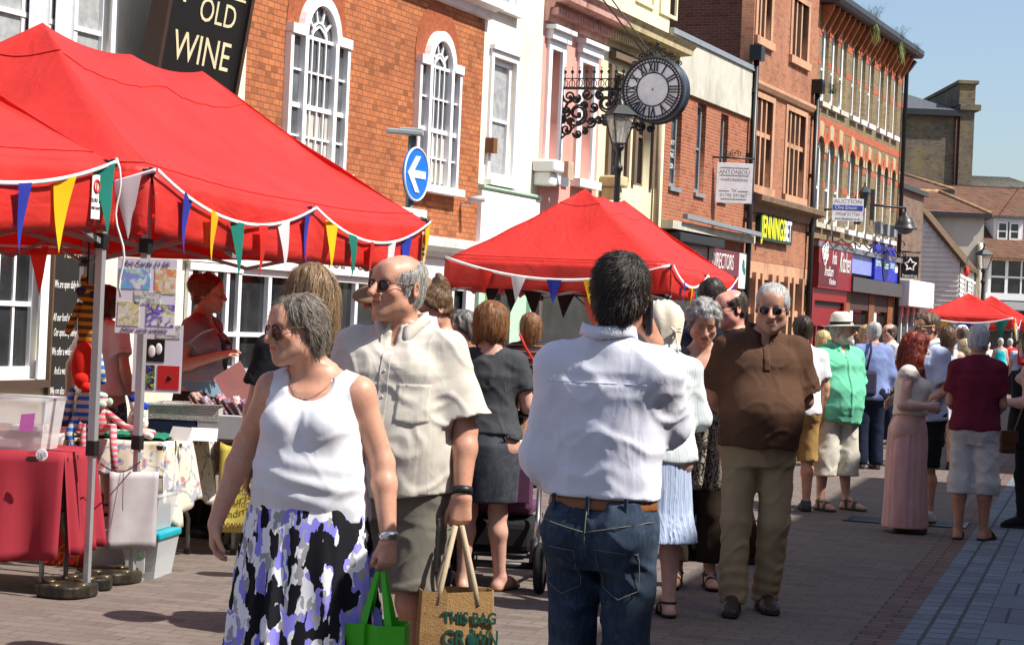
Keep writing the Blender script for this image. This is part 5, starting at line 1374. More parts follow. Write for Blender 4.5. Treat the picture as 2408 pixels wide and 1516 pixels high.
b = MB(); b.box(x0 - .4, 13.8, -.3, -.02, 1.9, z0 - .8); b.build('shop_fascia', mat('dark_restaurant_sign', (.02, .012, .012)), RH); b = MB(); b.box(x0 - .4, 13.8, -.1, -.02, 0, 1.9); b.build('shop_window', glass_dark, RH)
b = MB(); b.box(x0 - .4, 13.8, -.34, -.3, z0 - .98, z0 - .82); b.build('sign_trim', maroon, RH)
tx, tz = rh(2352, 724); texts(RH, [('RESTAURANT', tx - .65, -.32, tz, .46, dict(width=1.05, align='CENTER'))], mat('dull_gold_lettering', (.40, .32, .18)))
dx0, dz1 = rh(2337, 520, 88.6); dx1, dz0 = rh(2387, 572, 88.6)
b = MB(); y0 = 2.0
b.box(dx0 - .15, dx1 + .15, y0, y0 + 4, dz0 - .1, dz1 + .1); b.build('dormer', white_paint, RH)
b = MB(); b.box(dx0 - .3, dx1 + .3, y0 - .2, y0 + 4, dz1 + .1, dz1 + .22); b.build('dormer_roof', slate, RH)
b = MB(); xm = (dx0 + dx1) / 2
for a_, c_ in ((dx0, xm - .04), (xm + .04, dx1)):
 b.box(a_, a_ + .07, y0 - .06, y0, dz0 + .1, dz1 - .05); b.box(c_ - .07, c_, y0 - .06, y0, dz0 + .1, dz1 - .05); b.box(a_ + .07, c_ - .07, y0 - .06, y0, dz0 + .1, dz0 + .18); b.box(a_ + .07, c_ - .07, y0 - .06, y0, dz1 - .13, dz1 - .05); b.box(a_ + .07, c_ - .07, y0 - .05, y0, (dz0 + dz1) / 2 - .02, (dz0 + dz1) / 2 + .03)
o = b.build('window', white_gloss, RH); g = MB(); g.box(dx0 + .03, dx1 - .03, y0 - .02, y0 - .004, dz0 + .1, dz1 - .05); g.build('pane', glass_dark, o)
k0, k1 = px(2255, 453, 110), px(2372, 419, 114)
CR = thing('corrugated_barn', 'old grey corrugated roof showing above the brown tiled house', 'building', (k0.x - 1, 110, 0))
b = MB(); b.box(0, 12, 0, 8, 0, k0.z - .1); b.build('wall', b_grey, CR)
b = MB(); rows = []; W_ = k1.x - k0.x + 1
for yy_, zz, xe in ((-.3, k0.z - .2, 3.2), (4, k1.z, 0), ):
 rows.append([(W_ * i / 60 + (xe * max(0, i / 60 - .0) if yy_ < 0 else 0), yy_, zz + (.05 if i % 2 else -.05)) for i in range(61)])
b.sheet(rows, smooth=False); b.add([(W_, 4, k1.z), (W_ + 3.2, -.3, k0.z - .2), (W_ + 3.2, 8, k0.z - .2)], [(0, 1, 2)]); b.build('roof', mat('grey_corrugated', (.19, .18, .155), .9, var=.3, dirt=(.1, .11, .05)), CR, thick=.04)
t0 = px(2110, 258, 105); t1 = px(2256, 258, 105)
TB = thing('tall_brick_block', 'tall blank grey brick block with slate roof and stepped parapet at the street end', 'building', (t0.x - 2, 105, 0))
W_ = t1.x - t0.x + 2
b = MB(); b.box(0, W_, 0, 9, 0, t0.z); b.build('wall', b_grey, TB)
b = MB(); b.add([(-.2, -.3, t0.z), (W_ - .3, -.3, t0.z), (1.6, 4.6, px(2120, 203, 109.5).z), (-.2, 4.6, px(2120, 203, 109.5).z)], [(0, 1, 2, 3)]); b.add([(W_ - .3, -.3, t0.z), (W_ - .3, 9, t0.z), (1.6, 4.6, px(2120, 203, 109.5).z)], [(0, 1, 2)]); b.build('roof', slate, TB, thick=.15)
b = MB(); b.box(-.2, W_, -.35, -.3, t0.z - .25, t0.z + .05); b.build('gutter', dark_iron, TB)
pz = px(2250, 198, 105).z
b = MB(); b.box(W_, W_ + .75, -.25, 9, 0, t0.z + .1); b.box(W_ - .05, W_ + 1.05, -.4, 9, t0.z + .1, t0.z + .4); b.box(W_ - .1, W_ + .75, -.25, 9.2, t0.z + .4, pz); b.box(W_ - .2, W_ + .9, -.35, 9.3, pz, pz + .18); b.build('chimney_wall', b_grey, TB)
b = MB(); b.poly([(W_ - .1, 8.6, t0.z), (W_ - 4.2, 8.6, t0.z), (W_ - 4.2, 8.6, pz - .9), (W_ - .1, 8.6, pz + .1)], (0, .5, 0)); b.build('parapet', b_grey, TB)
b = MB(); b.tube([(W_ - .15, -.1, 4), (W_ - .15, -.1, t0.z)], .07); b.build('drain_pipe', mat('rusty_pipe', (.12, .04, .025)), TB)
c_ = px(2372, 437, 109); c2 = px(2500, 365, 60)
b = MB(); b.tube([c_ + (c2 - c_) * (i / 8) - Vector((0, 0, .5 * math.sin(math.pi * i / 8))) for i in range(9)], .02, 5); o = b.build('overhead_cable', black_iron); tag(o, 'thin dark cable crossing the sky at the right edge', 'cable')
wb = ray_plane(1320, 215, FP + FN * .02, FN)
CLK = thing('bracket_clock', 'large round street clock with roman numerals on an ornate black iron bracket', 'clock', (wb.x, wb.y, wb.z), FANG - rad(90))
Lc, R_ = 1.875, .585
b = MB(); RX = Matrix.Rotation(rad(-90), 3, 'X')
b.lathe([(R_ - .01, -.17), (R_ + .03, -.17), (R_ + .03, -.14), (R_, -.12), (R_, .16), (R_ + .03, .18), (R_ - .01, .19)], 48, 0, (Lc, 0, 0), True, RX); b.build('case', mat('blue_black_metal', (.045, .06, .085), .35, .5, .3), CLK)
b = MB(); b.lathe([(.0, -.165), (R_ * .96, -.165)], 48, 0, (Lc, 0, 0), False, RX); b.lathe([(.0, .185), (R_ * .96, .185)], 48, 0, (Lc, 0, 0), False, RX); dial = b.build('dial', mat('white_dial', (.86, .86, .88), .4), CLK)
b = MB()
for rr in (R_ * .985, R_ * .87, R_ * .53): b.tube([(Lc + rr * math.cos(t), -.172, rr * math.sin(t)) for t in np.linspace(0, 2 * math.pi, 49)[:-1]], .012 if rr < R_ * .9 else .02, 6, closed=True)
for i in range(60):
 t = 2 * math.pi * i / 60; c, s_ = math.cos(t), math.sin(t); b.beam((Lc + R_ * .885 * c, -.172, R_ * .885 * s_), (Lc + R_ * .96 * c, -.172, R_ * .96 * s_), .014, .03, up=(0, 1, 0))
b.build('minute_ring', black_iron, dial)
b = MB(); NUM = ['XII', 'I', 'II', 'III', 'IIII', 'V', 'VI', 'VII', 'VIII', 'IX', 'X', 'XI']
for i, nm in enumerate(NUM):
 t = math.pi / 2 - 2 * math.pi * i / 12; er = Vector((math.cos(t), 0, math.sin(t))); et = Vector((math.sin(t), 0, -math.cos(t))); W = {'I': .055, 'V': .10, 'X': .10}
 tot = sum(W[c] for c in nm); x = -tot / 2; C0 = Vector((Lc, -.172, 0))
 r0, r1 = R_ * .56, R_ * .85
 for c in nm:
  w = W[c]; a = x + w / 2; x += w
  P_ = lambda xx, rr: C0 + er * rr + et * (xx * (.75 + .25 * rr / r1))
  segs = {'I': [((a, r0), (a, r1))], 'V': [((a - w * .36, r1), (a, r0)), ((a + w * .36, r1), (a, r0))], 'X': [((a - w * .36, r1), (a + w * .36, r0)), ((a + w * .36, r1), (a - w * .36, r0))]}[c]
  for k, (p, q_) in enumerate(segs): b.beam(P_(*p), P_(*q_),   .02, .036 if (c == 'I' or k == 0) else .018, up=(0, 1, 0))
b.build('numerals', black_iron, dial)
b = MB(); b.ball((Lc, -.18, 0), .014); b.build('spindle', black_iron, dial)
def scroll(b, cx, cz, r, a0, turns, rad_=.016, sgn=1, y=0, shrink=.22):
 pts = []
 n = int(14 * turns) + 4
 for i in range(n):
  f = i / (n - 1); t = a0 + sgn * 2 * math.pi * turns * f; rr = r * (1 - (1 - shrink) * f); pts.append((cx + rr * math.cos(t), y, cz + rr * math.sin(t)))
 b.tube(pts, [rad_ * (1 - .4 * i / (n - 1)) for i in range(n)], 6); b.ball(pts[-1], rad_ * 1.7, 6, 4)
b = MB(); xe = Lc - R_ - .02
b.tube([(0, 0, .06), (xe + .1, 0, .03)], .028); b.tube([(0, 0, .24), (xe, 0, .22)], .012, 6); b.tube([(0, 0, .35), (0, 0, -.95)], .03); b.tube([(0, 0, -.92), (.35, 0, -.62), (.8, 0, -.5), (1.25, 0, -.52), (1.6, 0, -.66)], .02)
nn = 9
for i in range(nn):
 x = .06 + i * (xe - .1) / (nn - 1); b.tube([(x, 0, .05), (x, 0, .36)], .011, 5); b.poly([(x - .035, -.01, .36), (x, -.01, .41), (x + .035, -.01, .36), (x, -.01, .31)], (0, .02, 0)); b.ball((x, 0, .44), .016, 6, 4)
 for sg in (-1, 1): b.tube([(x + sg * .06 * math.sin(t), 0, .14 + .075 * math.cos(t)) for t in np.linspace(0, math.pi, 7)], .009, 5)
b.build('bracket', black_iron, CLK)
b = MB()
for (cx_, cz_, r_, a0, tn, sg) in ((.34, -.42, .30, 1.6, 1.6, 1), (.34, -.42, .17, 4.6, 1.2, 1), (.92, -.22, .27, 2.6, 1.5, -1), (.92, -.22, .15, 0, 1.2, -1), (.16, -.10, .13, 3, 1.4, 1), (.52, -.06, .11, 0, 1.3, -1), (.12, -.72, .12, 1, 1.3, -1), (.62, -.58, .11, 4, 1.4, 1), (.78, -.53, .10, 1, 1.3, -1), (1.22, -.45, .15, 2, 1.4, 1), (1.20, -.05, .12, 4, 1.3, 1), (1.42, -.58, .13, 0, 1.4, -1), (1.62, -.66, .10, 3, 1.4, 1), (1.80, -.70, .08, 1, 1.3, -1), (.36, -.80, .09, 3, 1.2, 1), (.30, -.15, .09, 1, 1.2, -1), (.66, -.30, .10, 4, 1.2, 1), (1.05, -.46, .09, 2, 1.2, -1), (.10, -.38, .10, 5, 1.2, 1), (.50, -.76, .07, 2, 1.2, -1), (1.3, -.22, .10, 3, 1.2, -1), (.06, -.55, .08, 1, 1.2, 1), (.78, -.08, .09, 2, 1.3, 1), (1.02, -.06, .08, 5, 1.2, -1), (.48, -.28, .08, 3, 1.2, -1), (.20, -.58, .08, 0, 1.2, 1), (1.1, -.25, .09, 1, 1.2, 1), (.92, -.58, .07, 3, 1.2, 1)):
 scroll(b, cx_, cz_, r_, a0, tn, .027, sg)
b.build('scrollwork', black_iron, CLK)
b = MB()
for (cx_, cz_, r_, a0, tn, sg) in ((Lc - .13, R_ + .10, .10, 0, 1.4, 1), (Lc + .13, R_ + .10, .10, 3.1, 1.4, -1), (Lc - .30, R_ + .03, .08, 0, 1.3, 1), (Lc + .30, R_ + .03, .08, 3.1, 1.3, -1), (Lc - .44, R_ - .09, .06, 0, 1.2, 1), (Lc + .44, R_ - .09, .06, 3.1, 1.2, -1), (Lc, R_ + .20, .06, 0, 1.2, 1)):
 scroll(b, cx_, cz_, r_, a0, tn, .014, sg)
b.ball((Lc, 0, R_ + .29), .035, 8, 6); b.build('cresting', black_iron, CLK)
b = MB()
for dx in (-.06, .06): b.tube([(Lc - .12 + dx, 0, R_ + .02), (-.1 + dx * 2, -.15, 2.9)], .016, 6)
b.build('stay_rods', mat('rusty_stay', (.10, .085, .075)), CLK)
def street_lamp(p, zb, label, k=1.0, top=1.0):
 L = thing('street_lamp', label, 'street lamp', (p.x, p.y, 0), rad(20), 'victorian lantern posts')
 b = MB(); b.lathe([(.16, 0), (.16, .35), (.11, .5), (.09, 1.0), (.07, 1.05), (.055, zb - .6), (.06, zb - .5), (.09, zb - .46), (.09, zb - .40), (.055, zb - .36), (.05, zb - .12), (.09, zb - .08), (.10, zb - .02), (.07, zb)], 16); b.build('post', black_iron, L)
 h = .62 * k; r0, r1 = .11 * k, .25 * k; z0, z1 = zb, zb + h; b = MB(); co_ = [(1, 1), (-1, 1), (-1, -1), (1, -1)]
 for i, (sx, sy) in enumerate(co_):
  b.beam((sx * r0, sy * r0, z0), (sx * r1, sy * r1, z1), .022, .022); nx = co_[(i + 1) % 4]
  b.beam((sx * r0, sy * r0, z0 + .02), (nx[0] * r0, nx[1] * r0, z0 + .02), .022, .03); b.beam((sx * r1, sy * r1, z1), (nx[0] * r1, nx[1] * r1, z1), .03, .03)
 b.build('lantern_frame', black_iron, L)
 b = MB(); b.add([(sx * (r0 - .004), sy * (r0 - .004), z0 + .03) for sx, sy in co_] + [(sx * (r1 - .008), sy * (r1 - .008), z1) for sx, sy in co_], [(0, 1, 5, 4), (1, 2, 6, 5), (2, 3, 7, 6), (3, 0, 4, 7)]); b.build('pane', lamp_glass, L)
 b = MB(); e = r1 + .03; b.add([(sx * e, sy * e, z1 + .015) for sx, sy in co_] + [(sx * .10 * k, sy * .10 * k, z1 + .22 * k) for sx, sy in co_], [(0, 1, 5, 4), (1, 2, 6, 5), (2, 3, 7, 6), (3, 0, 4, 7), (4, 5, 6, 7), (3, 2, 1, 0)]); b.lathe([(.10 * k, z1 + .22 * k), (.08 * k, z1 + .3 * k), (.03, z1 + .34 * k), (.035, z1 + .40 * k), (.0, z1 + .52 * k)], 10); b.build('lantern_roof', black_iron, L)
 b = MB(); b.lathe([(.02, z0 + .03), (.03, z0 + .12), (.05, z0 + .2), (.03, z0 + .3), (.0, z0 + .32)], 10); b.build('bulb', mat('frosted_bulb', (.6, .58, .5), .5), L)
 return L
def _lg():
 t = NT('lantern_glass'); t.b.inputs['Base Color'].default_value = (.9, .88, .8, 1); t.b.inputs['Roughness'].default_value = .05; t.b.inputs['Alpha'].default_value = .22
 return t.m
lamp_glass = _lg()
p = px(1455, 341, 36); street_lamp(p, p.z, 'black lamp post with glass lantern rising behind the middle red tent, under the clock', .86)
p = px(2312, 634, 70); street_lamp(p, p.z, 'distant black lamp post with lantern in front of the beige rendered house', .85)
p = px(2031, 497, 58.8); L = thing('wall_lantern', 'black lantern on a scrolled wall bracket behind the auction board', 'lantern', (p.x, p.y, p.z))
b = MB(); b.lathe([(.07, .1), (.17, .55), (.19, .57), (.07, .72), (.03, .76), (.03, .84), (0, .9)], 6, smooth=False); b.build('lantern', mat('dark_lantern', (.05, .06, .065), .2, .5), L); b = MB(); b.tube([(0, 0, 0), (-.1, .1, -.35), (-.95, .35, -.4)], .04); b.tube([(-.9, .35, -.9), (-.9, .35, .1)], .04); b.build('bracket', black_iron, L)
p = px(2128, 498, 61.5); wl = ray_plane(2045, 495, FP, FN); L = thing('street_light', 'black bell shaped street light on a wall arm', 'street light', (p.x, p.y, p.z))
b = MB(); b.lathe([(0, .02), (.07, 0), (.09, -.12), (.22, -.2), (.30, -.38), (.32, -.48), (.40, -.52), (.40, -.55), (.30, -.55)], 20); b.build('lamp_hood', dark_iron, L); b = MB(); b.ball((0, 0, -.56), (.27, .27, .16)); b.build('lamp_glass', glass_grey, L)
b = MB(); d = wl - p; b.tube([(0, 0, 0), (0, 0, .12), (d.x, d.y, .12)], .04); b.box(d.x - .03, d.x + .12, d.y - .05, d.y + .05, -.35, .6); b.build('arm', dark_iron, L)
def hanging_board(name, label, x0, y0, x1, y1, Y, m, lines, lm, rot=0.0, frame=None):
 a, c = px(x0, (y0 + y1) / 2, Y), px(x1, (y0 + y1) / 2, Y); w_, h_ = c.x - a.x, px((x0 + x1) / 2, y0, Y).z - px((x0 + x1) / 2, y1, Y).z
 R = thing(name, label, 'sign', ((a.x + c.x) / 2, Y, px((x0 + x1) / 2, y1, Y).z), rad(rot))
 b = MB(); b.box(-w_ / 2, w_ / 2, -.025, .025, 0, h_); b.build('board', m, R, bevel=.006)
 for mm, ls in lines:
  texts(R, [(t_, xx * w_, -.0265, zz * h_, sz * h_, kw) for t_, xx, zz, sz, kw in ls], mm)
 return R, w_, h_
grey_let = mat('soft_grey_lettering', (.26, .24, .24))
R, w_, h_ = hanging_board('hairdresser_sign', 'white hanging hairdressing sign beside the black drain pipe', 1683, 384, 1768, 478, 45.8, mat('sign_offwhite', (.74, .73, .75), .5), [(grey_let, [('ANTONIOU', 0, .77, .15, dict(width=.95)), ('HAIRDRESSING', 0, .58, .10, dict(width=1.0)), ('Tel', 0, .32, .10, {}), ('01795 591867', 0, .19, .12, dict(width=1.0))])], grey_let)
for a_, c_, z_ in ((-.4, .4, .69), (-.4, .4, .88), (-.4, -.12, .30), (.12, .4, .30), (-.35, .35, .10)):
 b = MB(); b.box(w_ * a_, w_ * c_, -.032, -.026, h_ * z_, h_ * (z_ + .01)); b.build('rule_line', grey_let, R)
b = MB(); b.tube([(-w_ * .62, .0, h_ + .12), (w_ * .55, 0, h_ + .12)], .022); b.tube([(-w_ * .3, 0, h_), (-w_ * .3, 0, h_ + .12)], .015); b.tube([(w_ * .3, 0, h_), (w_ * .3, 0, h_ + .12)], .015)
for i in range(3): scroll(b, -.05 + .12 * (i - 1), h_ + .22, .08, i * 1.5, 1.2, .012, 1 if i % 2 else -1)
b.build('bracket', black_iron, R)
navy_let = mat('navy_lettering', (.02, .03, .22))
R, w_, h_ = hanging_board('auction_board', 'white auction board with blue band sticking out from the arched brick building', 1956, 467, 2029, 520, 55.8, mat('sign_offwhite', (.74, .73, .75)), [(grey_let, [('AUCTION', 0, .86, .25, dict(width=1.1)), ('09068 517744', 0, .30, .22, dict(width=.85))]), (navy_let, [('www.cliveemson.co.uk', 0, .10, .15, dict(width=.8))])], grey_let)
b = MB(); b.box(-w_ * .48, w_ * .48, -.032, -.026, h_ * .48, h_ * .70); b.build('band', mat('auction_blue', (.03, .06, .35)), R); texts(R, [('Clive Emson', -.06 * w_, -.0335, h_ * .59, h_ * .22, dict(width=.9))], sgl)
b = MB(); b.beam((-w_ / 2, .05, h_ * .5), (-w_ / 2 - .35, .9, h_ * .5), .06, .06); b.beam((-w_ / 2, .05, .05), (-w_ / 2 - .35, .9, -.6), .05, .05); b.build('post', mat('board_post', (.3, .25, .18)), R)
p = px(977, 410, 21.6); OW = thing('one_way_sign', 'grey post with a round blue arrow sign and small lamp on top', 'road sign', (p.x, p.y, 0), rad(66))
zc = p.z; b = MB(); b.tube([(0, .06, 0), (0, .06, zc + .42)], .045, 12); b.build('post', mat('dark_grey_post', (.10, .105, .11), .5, .4), OW)
b = MB(); RX = Matrix.Rotation(rad(90), 3, 'X'); b.lathe([(0, .012), (.30, .012), (.30, -.012), (0, -.012)], 40, 0, (0, 0, zc), False, RX); o = b.build('sign_disc', mat('road_sign_blue', (.015, .16, .62), .35, .4, var=.06), OW)
b = MB(); b.tube([(.29 * math.cos(t), -.012, zc + .29 * math.sin(t)) for t in np.linspace(0, 6.2832, 41)[:-1]], .012, 6, closed=True)
b.box(-.14, .21, -.02, -.013, zc - .042, zc + .042); b.poly([(-.22, -.013, zc), (-.03, -.013, zc + .20), (.075, -.013, zc + .20), (-.075, -.013, zc + .035), (-.075, -.013, zc - .035), (.075, -.013, zc - .20), (-.03, -.013, zc - .20)], (0, -.008, 0)); b.build('arrow', mat('sign_reflective_white', (.72, .73, .75), .4), o)
b = MB(); b.box(-.30, .30, -.015, .015, zc - .62, zc - .38); b.build('name_plate', sgl, OW, bevel=.01); texts(OW, [('One way', 0, -.02, zc - .48, .14, {})], mat('black_lettering', (.015, .015, .015)))
b = MB(); M = Matrix.Translation((0, .0, zc + .42)) @ Matrix.Rotation(rad(-66), 4, 'Z'); b.poly([M @ Vector(v) for v in ((.07, -.07, .0), (-.34, -.05, .02), (-.34, .05, .02), (.07, .07, .0))], (0, 0, .055)); b.poly([M @ Vector(v) for v in ((.06, -.05, .055), (-.2, -.03, .06), (-.2, .03, .06), (.06, .05, .055))], (0, 0, .03)); b.build('sign_lamp', mat('grey_lamp_plastic', (.34, .37, .38), .5), OW, bevel=.012)
def cloth(name, col, rough=.85, bump=.25, bs=220, var=.06, vs=9, transl=0.0, sheen=.0, crease=.5):
 if name in MATS: return MATS[name]
 t = NT(name); co = t.coord()
 c = t.ramp(t.noise(co, vs, 4, .6), [(.3, tuple(x * (1 - var) for x in col)), (.7, tuple(min(1, x * (1 + var)) for x in col))]); t.base(c)
 a = t.noise(t.coord((1, 1, .5), (.2, .5, 0)), 5.5, 2, .45, .9); a = t.math('ABSOLUTE', t.math('SUBTRACT', a, .5))
 a2 = t.noise(t.coord((1, .8, .7), (.1, -.6, .3)), 13, 1, .4, .7); a2 = t.math('ABSOLUTE', t.math('SUBTRACT', a2, .5))
 a3 = t.noise(t.coord((1, .9, .45), (.3, .2, .1)), 24, 2, .5, 1.6); a3 = t.math('POWER', t.math('SUBTRACT', 1.0, t.math('ABSOLUTE', t.math('MULTIPLY', t.math('SUBTRACT', a3, .5), 4.0))), 3.0); w = t.noise(co, bs, 2, .6)
 h = t.math('ADD', t.math('MULTIPLY', a, -crease * 2.4), t.math('ADD', t.math('MULTIPLY', a2, -crease * .5), t.math('ADD', t.math('MULTIPLY', a3, crease * .035), t.math('MULTIPLY', w, bump * .09))))
 t.bump(h, .55, .02)
 m = t.fin(rough, .15); MATS[name] = m
 return m
def print_skirt():
 t = NT('printed_skirt_cotton'); co = t.coord((1.15, .5, .5))
 n = t.n('ShaderNodeTexNoise'); t.set(n.inputs['Vector'], co); n.inputs['Scale'].default_value = 30; n.inputs['Detail'].default_value = 2
 ad = t.n('ShaderNodeVectorMath'); ad.operation = 'MULTIPLY_ADD'; t.set(ad.inputs[0], n.outputs['Color']); ad.inputs[1].default_value = (.032, .032, .032); t.set(ad.inputs[2], co)
 def vor(scale, off):
  mp = t.n('ShaderNodeMapping'); t.set(mp.inputs[0], ad.outputs[0]); mp.inputs['Location'].default_value = off
  v = t.n('ShaderNodeTexVoronoi'); v.distance = 'CHEBYCHEV'; t.set(v.inputs['Vector'], mp.outputs[0]); v.inputs['Scale'].default_value = scale; v.inputs['Randomness'].default_value = .9
  sp = t.n('ShaderNodeSeparateColor'); t.set(sp.inputs[0], v.outputs['Color']); return sp.outputs
 v1 = vor(29, (0, 0, 0)); v2 = vor(23, (3.3, 1.2, .7)); v3 = vor(56, (1, 5, 2))
 a = t.mix(t.ramp(v1[0], [(0, 0), (.46, 1)], 'CONSTANT'), (.82, .82, .85), (.27, .25, .78))
 a = t.mix(t.ramp(v3[1], [(0, 0), (.80, 1)], 'CONSTANT'), a, (.36, .35, .37))
 a = t.mix(t.ramp(v2[2], [(0, 0), (.55, 1)], 'CONSTANT'), a, (.008, .008, .012))
 t.base(a); t.bump(t.noise(t.coord(), 260, 2), .15, .001)
 return t.fin(.8, .2)
def denim(name, col, lo, fade=None):
 t = NT(name); co = t.coord()
 f = t.noise(t.coord((1, 1, .25)), 90, 4, .7); c = t.ramp(f, [(.3, lo), (.7, col)])
 if fade:
  g = t.ramp(t.noise(t.coord((1, 1, .5)), 5, 3, .55), [(.42, 0.0), (.68, 1.0)]); c = t.mix(t.math('MULTIPLY', g, .55), c, fade)
  g2 = t.ramp(t.noise(t.coord((1, 1, 1.6), (0, .6, 0)), 17, 4, .6), [(.52, 0.0), (.66, 1.0)]); c = t.mix(t.math('MULTIPLY', g2, .35), c, fade)
 t.base(c); t.bump(t.noise(co, 300, 3, .6), .3, .0015)
 return t.fin(.85, .15)
white_knit = cloth('white_ribbed_cotton', (.70, .70, .74), bs=300, bump=.12, crease=.25)
beige_cot = cloth('beige_shirt_cotton', (.56, .52, .45), bump=.18)
white_cot = cloth('white_shirt_cotton', (.68, .68, .76), bump=.12, var=.03)
olive_cot = cloth('olive_shorts_cotton', (.17, .155, .125))
brown_pique = cloth('brown_pique_cotton', (.088, .044, .026), bump=.4, bs=500)
khaki_cot = cloth('khaki_chino_cotton', (.33, .245, .14))
dark_lens = mat('dark_lens', (.012, .008, .010), .06, .7, var=0)
amber_lens = mat('amber_lens', (.075, .018, .010), .06, .7, var=0)
violet_lens = mat('violet_lens', (.03, .012, .022), .06, .7, var=0)
steel_wire = mat('steel_wire', (.35, .33, .30), .3, .5, .9, var=0)
bronze_wire = mat('bronze_wire', (.16, .10, .07), .35, .5, .8, var=0)
leather_dark = mat('dark_brown_leather', (.035, .022, .016), .5, .4, bump=.3, bs=120)
belt_leather = mat('tan_belt_leather', (.21, .075, .02), .5, .4, bump=.3, bs=90)
black_plas = mat('black_plastic', (.012, .012, .013), .45, .4)
gold_met = mat('gold_metal', (.75, .5, .2), .25, .5, 1.0, var=0)
silver_met = mat('silver_metal', (.62, .60, .57), .28, .5, 1.0, var=.1)
def ring(P, k, m, t=.93, r=.034, w=.012, th=.003, name='watch_band'):
 a = P.el[k] + (P.wr[k] - P.el[k]) * t; d = unit(P.wr[k] - P.el[k]); b = MB()
 M = Vector(d.tolist()).to_track_quat('Z', 'Y').to_matrix()
 b.lathe([(r - th, -w), (r, -w), (r + th * .4, 0), (r, w), (r - th, w)], 20, 0, a.tolist(), True, M)
 return b.build(name, m, P.root)
def woman_vest():
 P = Person('woman in a white vest top and violet and black print skirt, holding a green bag', -.655, 6.6, -13, 1.61, True, w=1.0, belly=.045, bust=.045, armw=1.18, h=.0075, sect=[(.80, .205, .145, 0), (.88, .222, .155, .01), (.96, .220, .152, .006), (1.05, .206, .145, -.004), (1.13, .194, .136, -.006), (1.22, .186, .130, -.004), (1.32, .172, .118, 0), (1.40, .142, .094, .012), (1.445, .09, .066, .018), (1.49, .054, .05, .022)], hh=.0045, fh=.0045,
               head=(-42, 4, -3), hoff=(.0, -.02, -.012), skin=(.52, .25, .15), neck=None if False else 0) if False else Person(
               'woman in a white vest top and violet and black print skirt, holding a green bag', -.655, 6.6, -13, 1.61, True, w=1.0, belly=.045, bust=.045, armw=1.18, h=.0075, sect=[(.80, .205, .145, 0), (.88, .222, .155, .01), (.96, .220, .152, .006), (1.05, .206, .145, -.004), (1.13, .194, .136, -.006), (1.22, .186, .130, -.004), (1.32, .172, .118, 0), (1.40, .142, .094, .012), (1.445, .09, .066, .018), (1.49, .054, .05, .022)], hh=.0045, fh=.0045,
               head=(-42, 4, -3), hoff=(-.068, -.035, -.016), skin=(.56, .29, .195), ho=dict(chub=.004, age=1, jaw=1.0, brows=.3),
               arms={'R': ((-.275, .05, 1.19), (-.34, -.06, .90)), 'L': ((.262, .03, 1.15), (.315, -.03, .88))},
               hands={'R': dict(d=(.03, -.10, -1), n=(1, .15, 0), curl=.5), 'L': dict(d=(.02, -.12, -1), n=(-.75, .65, 0), curl=1.0, thumb=.45)})
 S = P.S
 P.body(bare_legs=False, neck=1.12)
 P.top(white_knit, .008, .93, 0, hem and 0 or (.07, .07), None, [Ell(P.L((-.0, -.16, 1.43)), A(.105, .14, .125) * S, .01), Ell(P.L((0, .10, 1.50)), A(.09, .08, .07) * S, .01)], (.105, 1.50), 3, .006, name='vest_top', strap=.128, drape=[(.85, .222, .168, -.018), (.99, .212, .172, -.03), (1.10, .205, .178, -.035), (1.2, .19, .16, -.03), (1.3, .17, .12, -.02)]) if False else \
 P.top(white_knit, .008, .935, 0, neck=[Ell(P.L((0, -.15, 1.455)), A(.132, .14, .095) * S, .01), Ell(P.L((0, .10, 1.50)), A(.09, .08, .07) * S, .01)], neckR=(.108, 1.485), seed=3, amp=.006, name='vest_top', strap=.168,          hz=.006)
 P.skirt(print_skirt(), [(.99, .215, .160, 0, -.012), (.92, .228, .17, 0, -.01), (.75, .258, .195, 0, 0), (.5, .285, .22, 0, 0), (.30, .305, .24, 0, 0)], (11, .002, .028, .4), seed=4)
 P.hair('short', (.055, .042, .034), (.30, .25, .20), strands=4600, sl=.085, t=.011, seed=2, lift=.012, amp=.008,
           extra=[Ell((0, .062, -.045), (.068, .05, .08), .03), Ell((-.064, .02, .0), (.022, .05, .055), .03), Ell((.064, .02, .0), (.022, .05, .055), .03), Ell((0, .05, -.10), (.052, .032, .045), .03)],
           cuts=[lambda X, Y, Z: .055 - .0 - np.sqrt(((np.abs(X) - .085) / .8) ** 2 + ((Y + .028) / .62) ** 2 + ((Z + .04) / 1.5) ** 2)],
           flow=lambda q: np.stack([q[:, 0] * 1.5, (q[:, 1] + .02) * 1.4, -.06 - np.maximum(0, .1 - q[:, 2]) * 1.2], 1))
 P.glasses(amber_lens, bronze_wire, 'aviator', (.032, .0265), .002, -.1035)
 b = MB(); pts = []
 for i in range(25):
  t = -1 + 2 * i / 24; x = .085 * t; z = 1.455 - .075 * (1 - t * t) ** .8
  pts.append((x, z))
 Fb = P.bodyF; out = []
 for x, z in pts:
  ys = np.linspace(-.25, .1, 140); Pt = np.stack([np.full(140, P.L((x, 0, z))[0]), ys, np.full(140, z * S)], 1); f = Fb.sample(Pt)
  i = int(np.argmax(f < .002)); out.append(Vector((Pt[i, 0], Pt[i, 1] - .0035, Pt[i, 2])))
 b.tube(out, .0011, 5)
 m = out[12]; b.box(m.x - .0016, m.x + .0016, m.y - .003, m.y, m.z - .030, m.z - .002); b.box(m.x - .007, m.x + .007, m.y - .003, m.y, m.z - .013, m.z - .010)
 b.build('necklace', silver_met, P.root)
 ring(P, 'L', silver_met, .96, .033)
 return P
hem = 0
W1 = woman_vest()
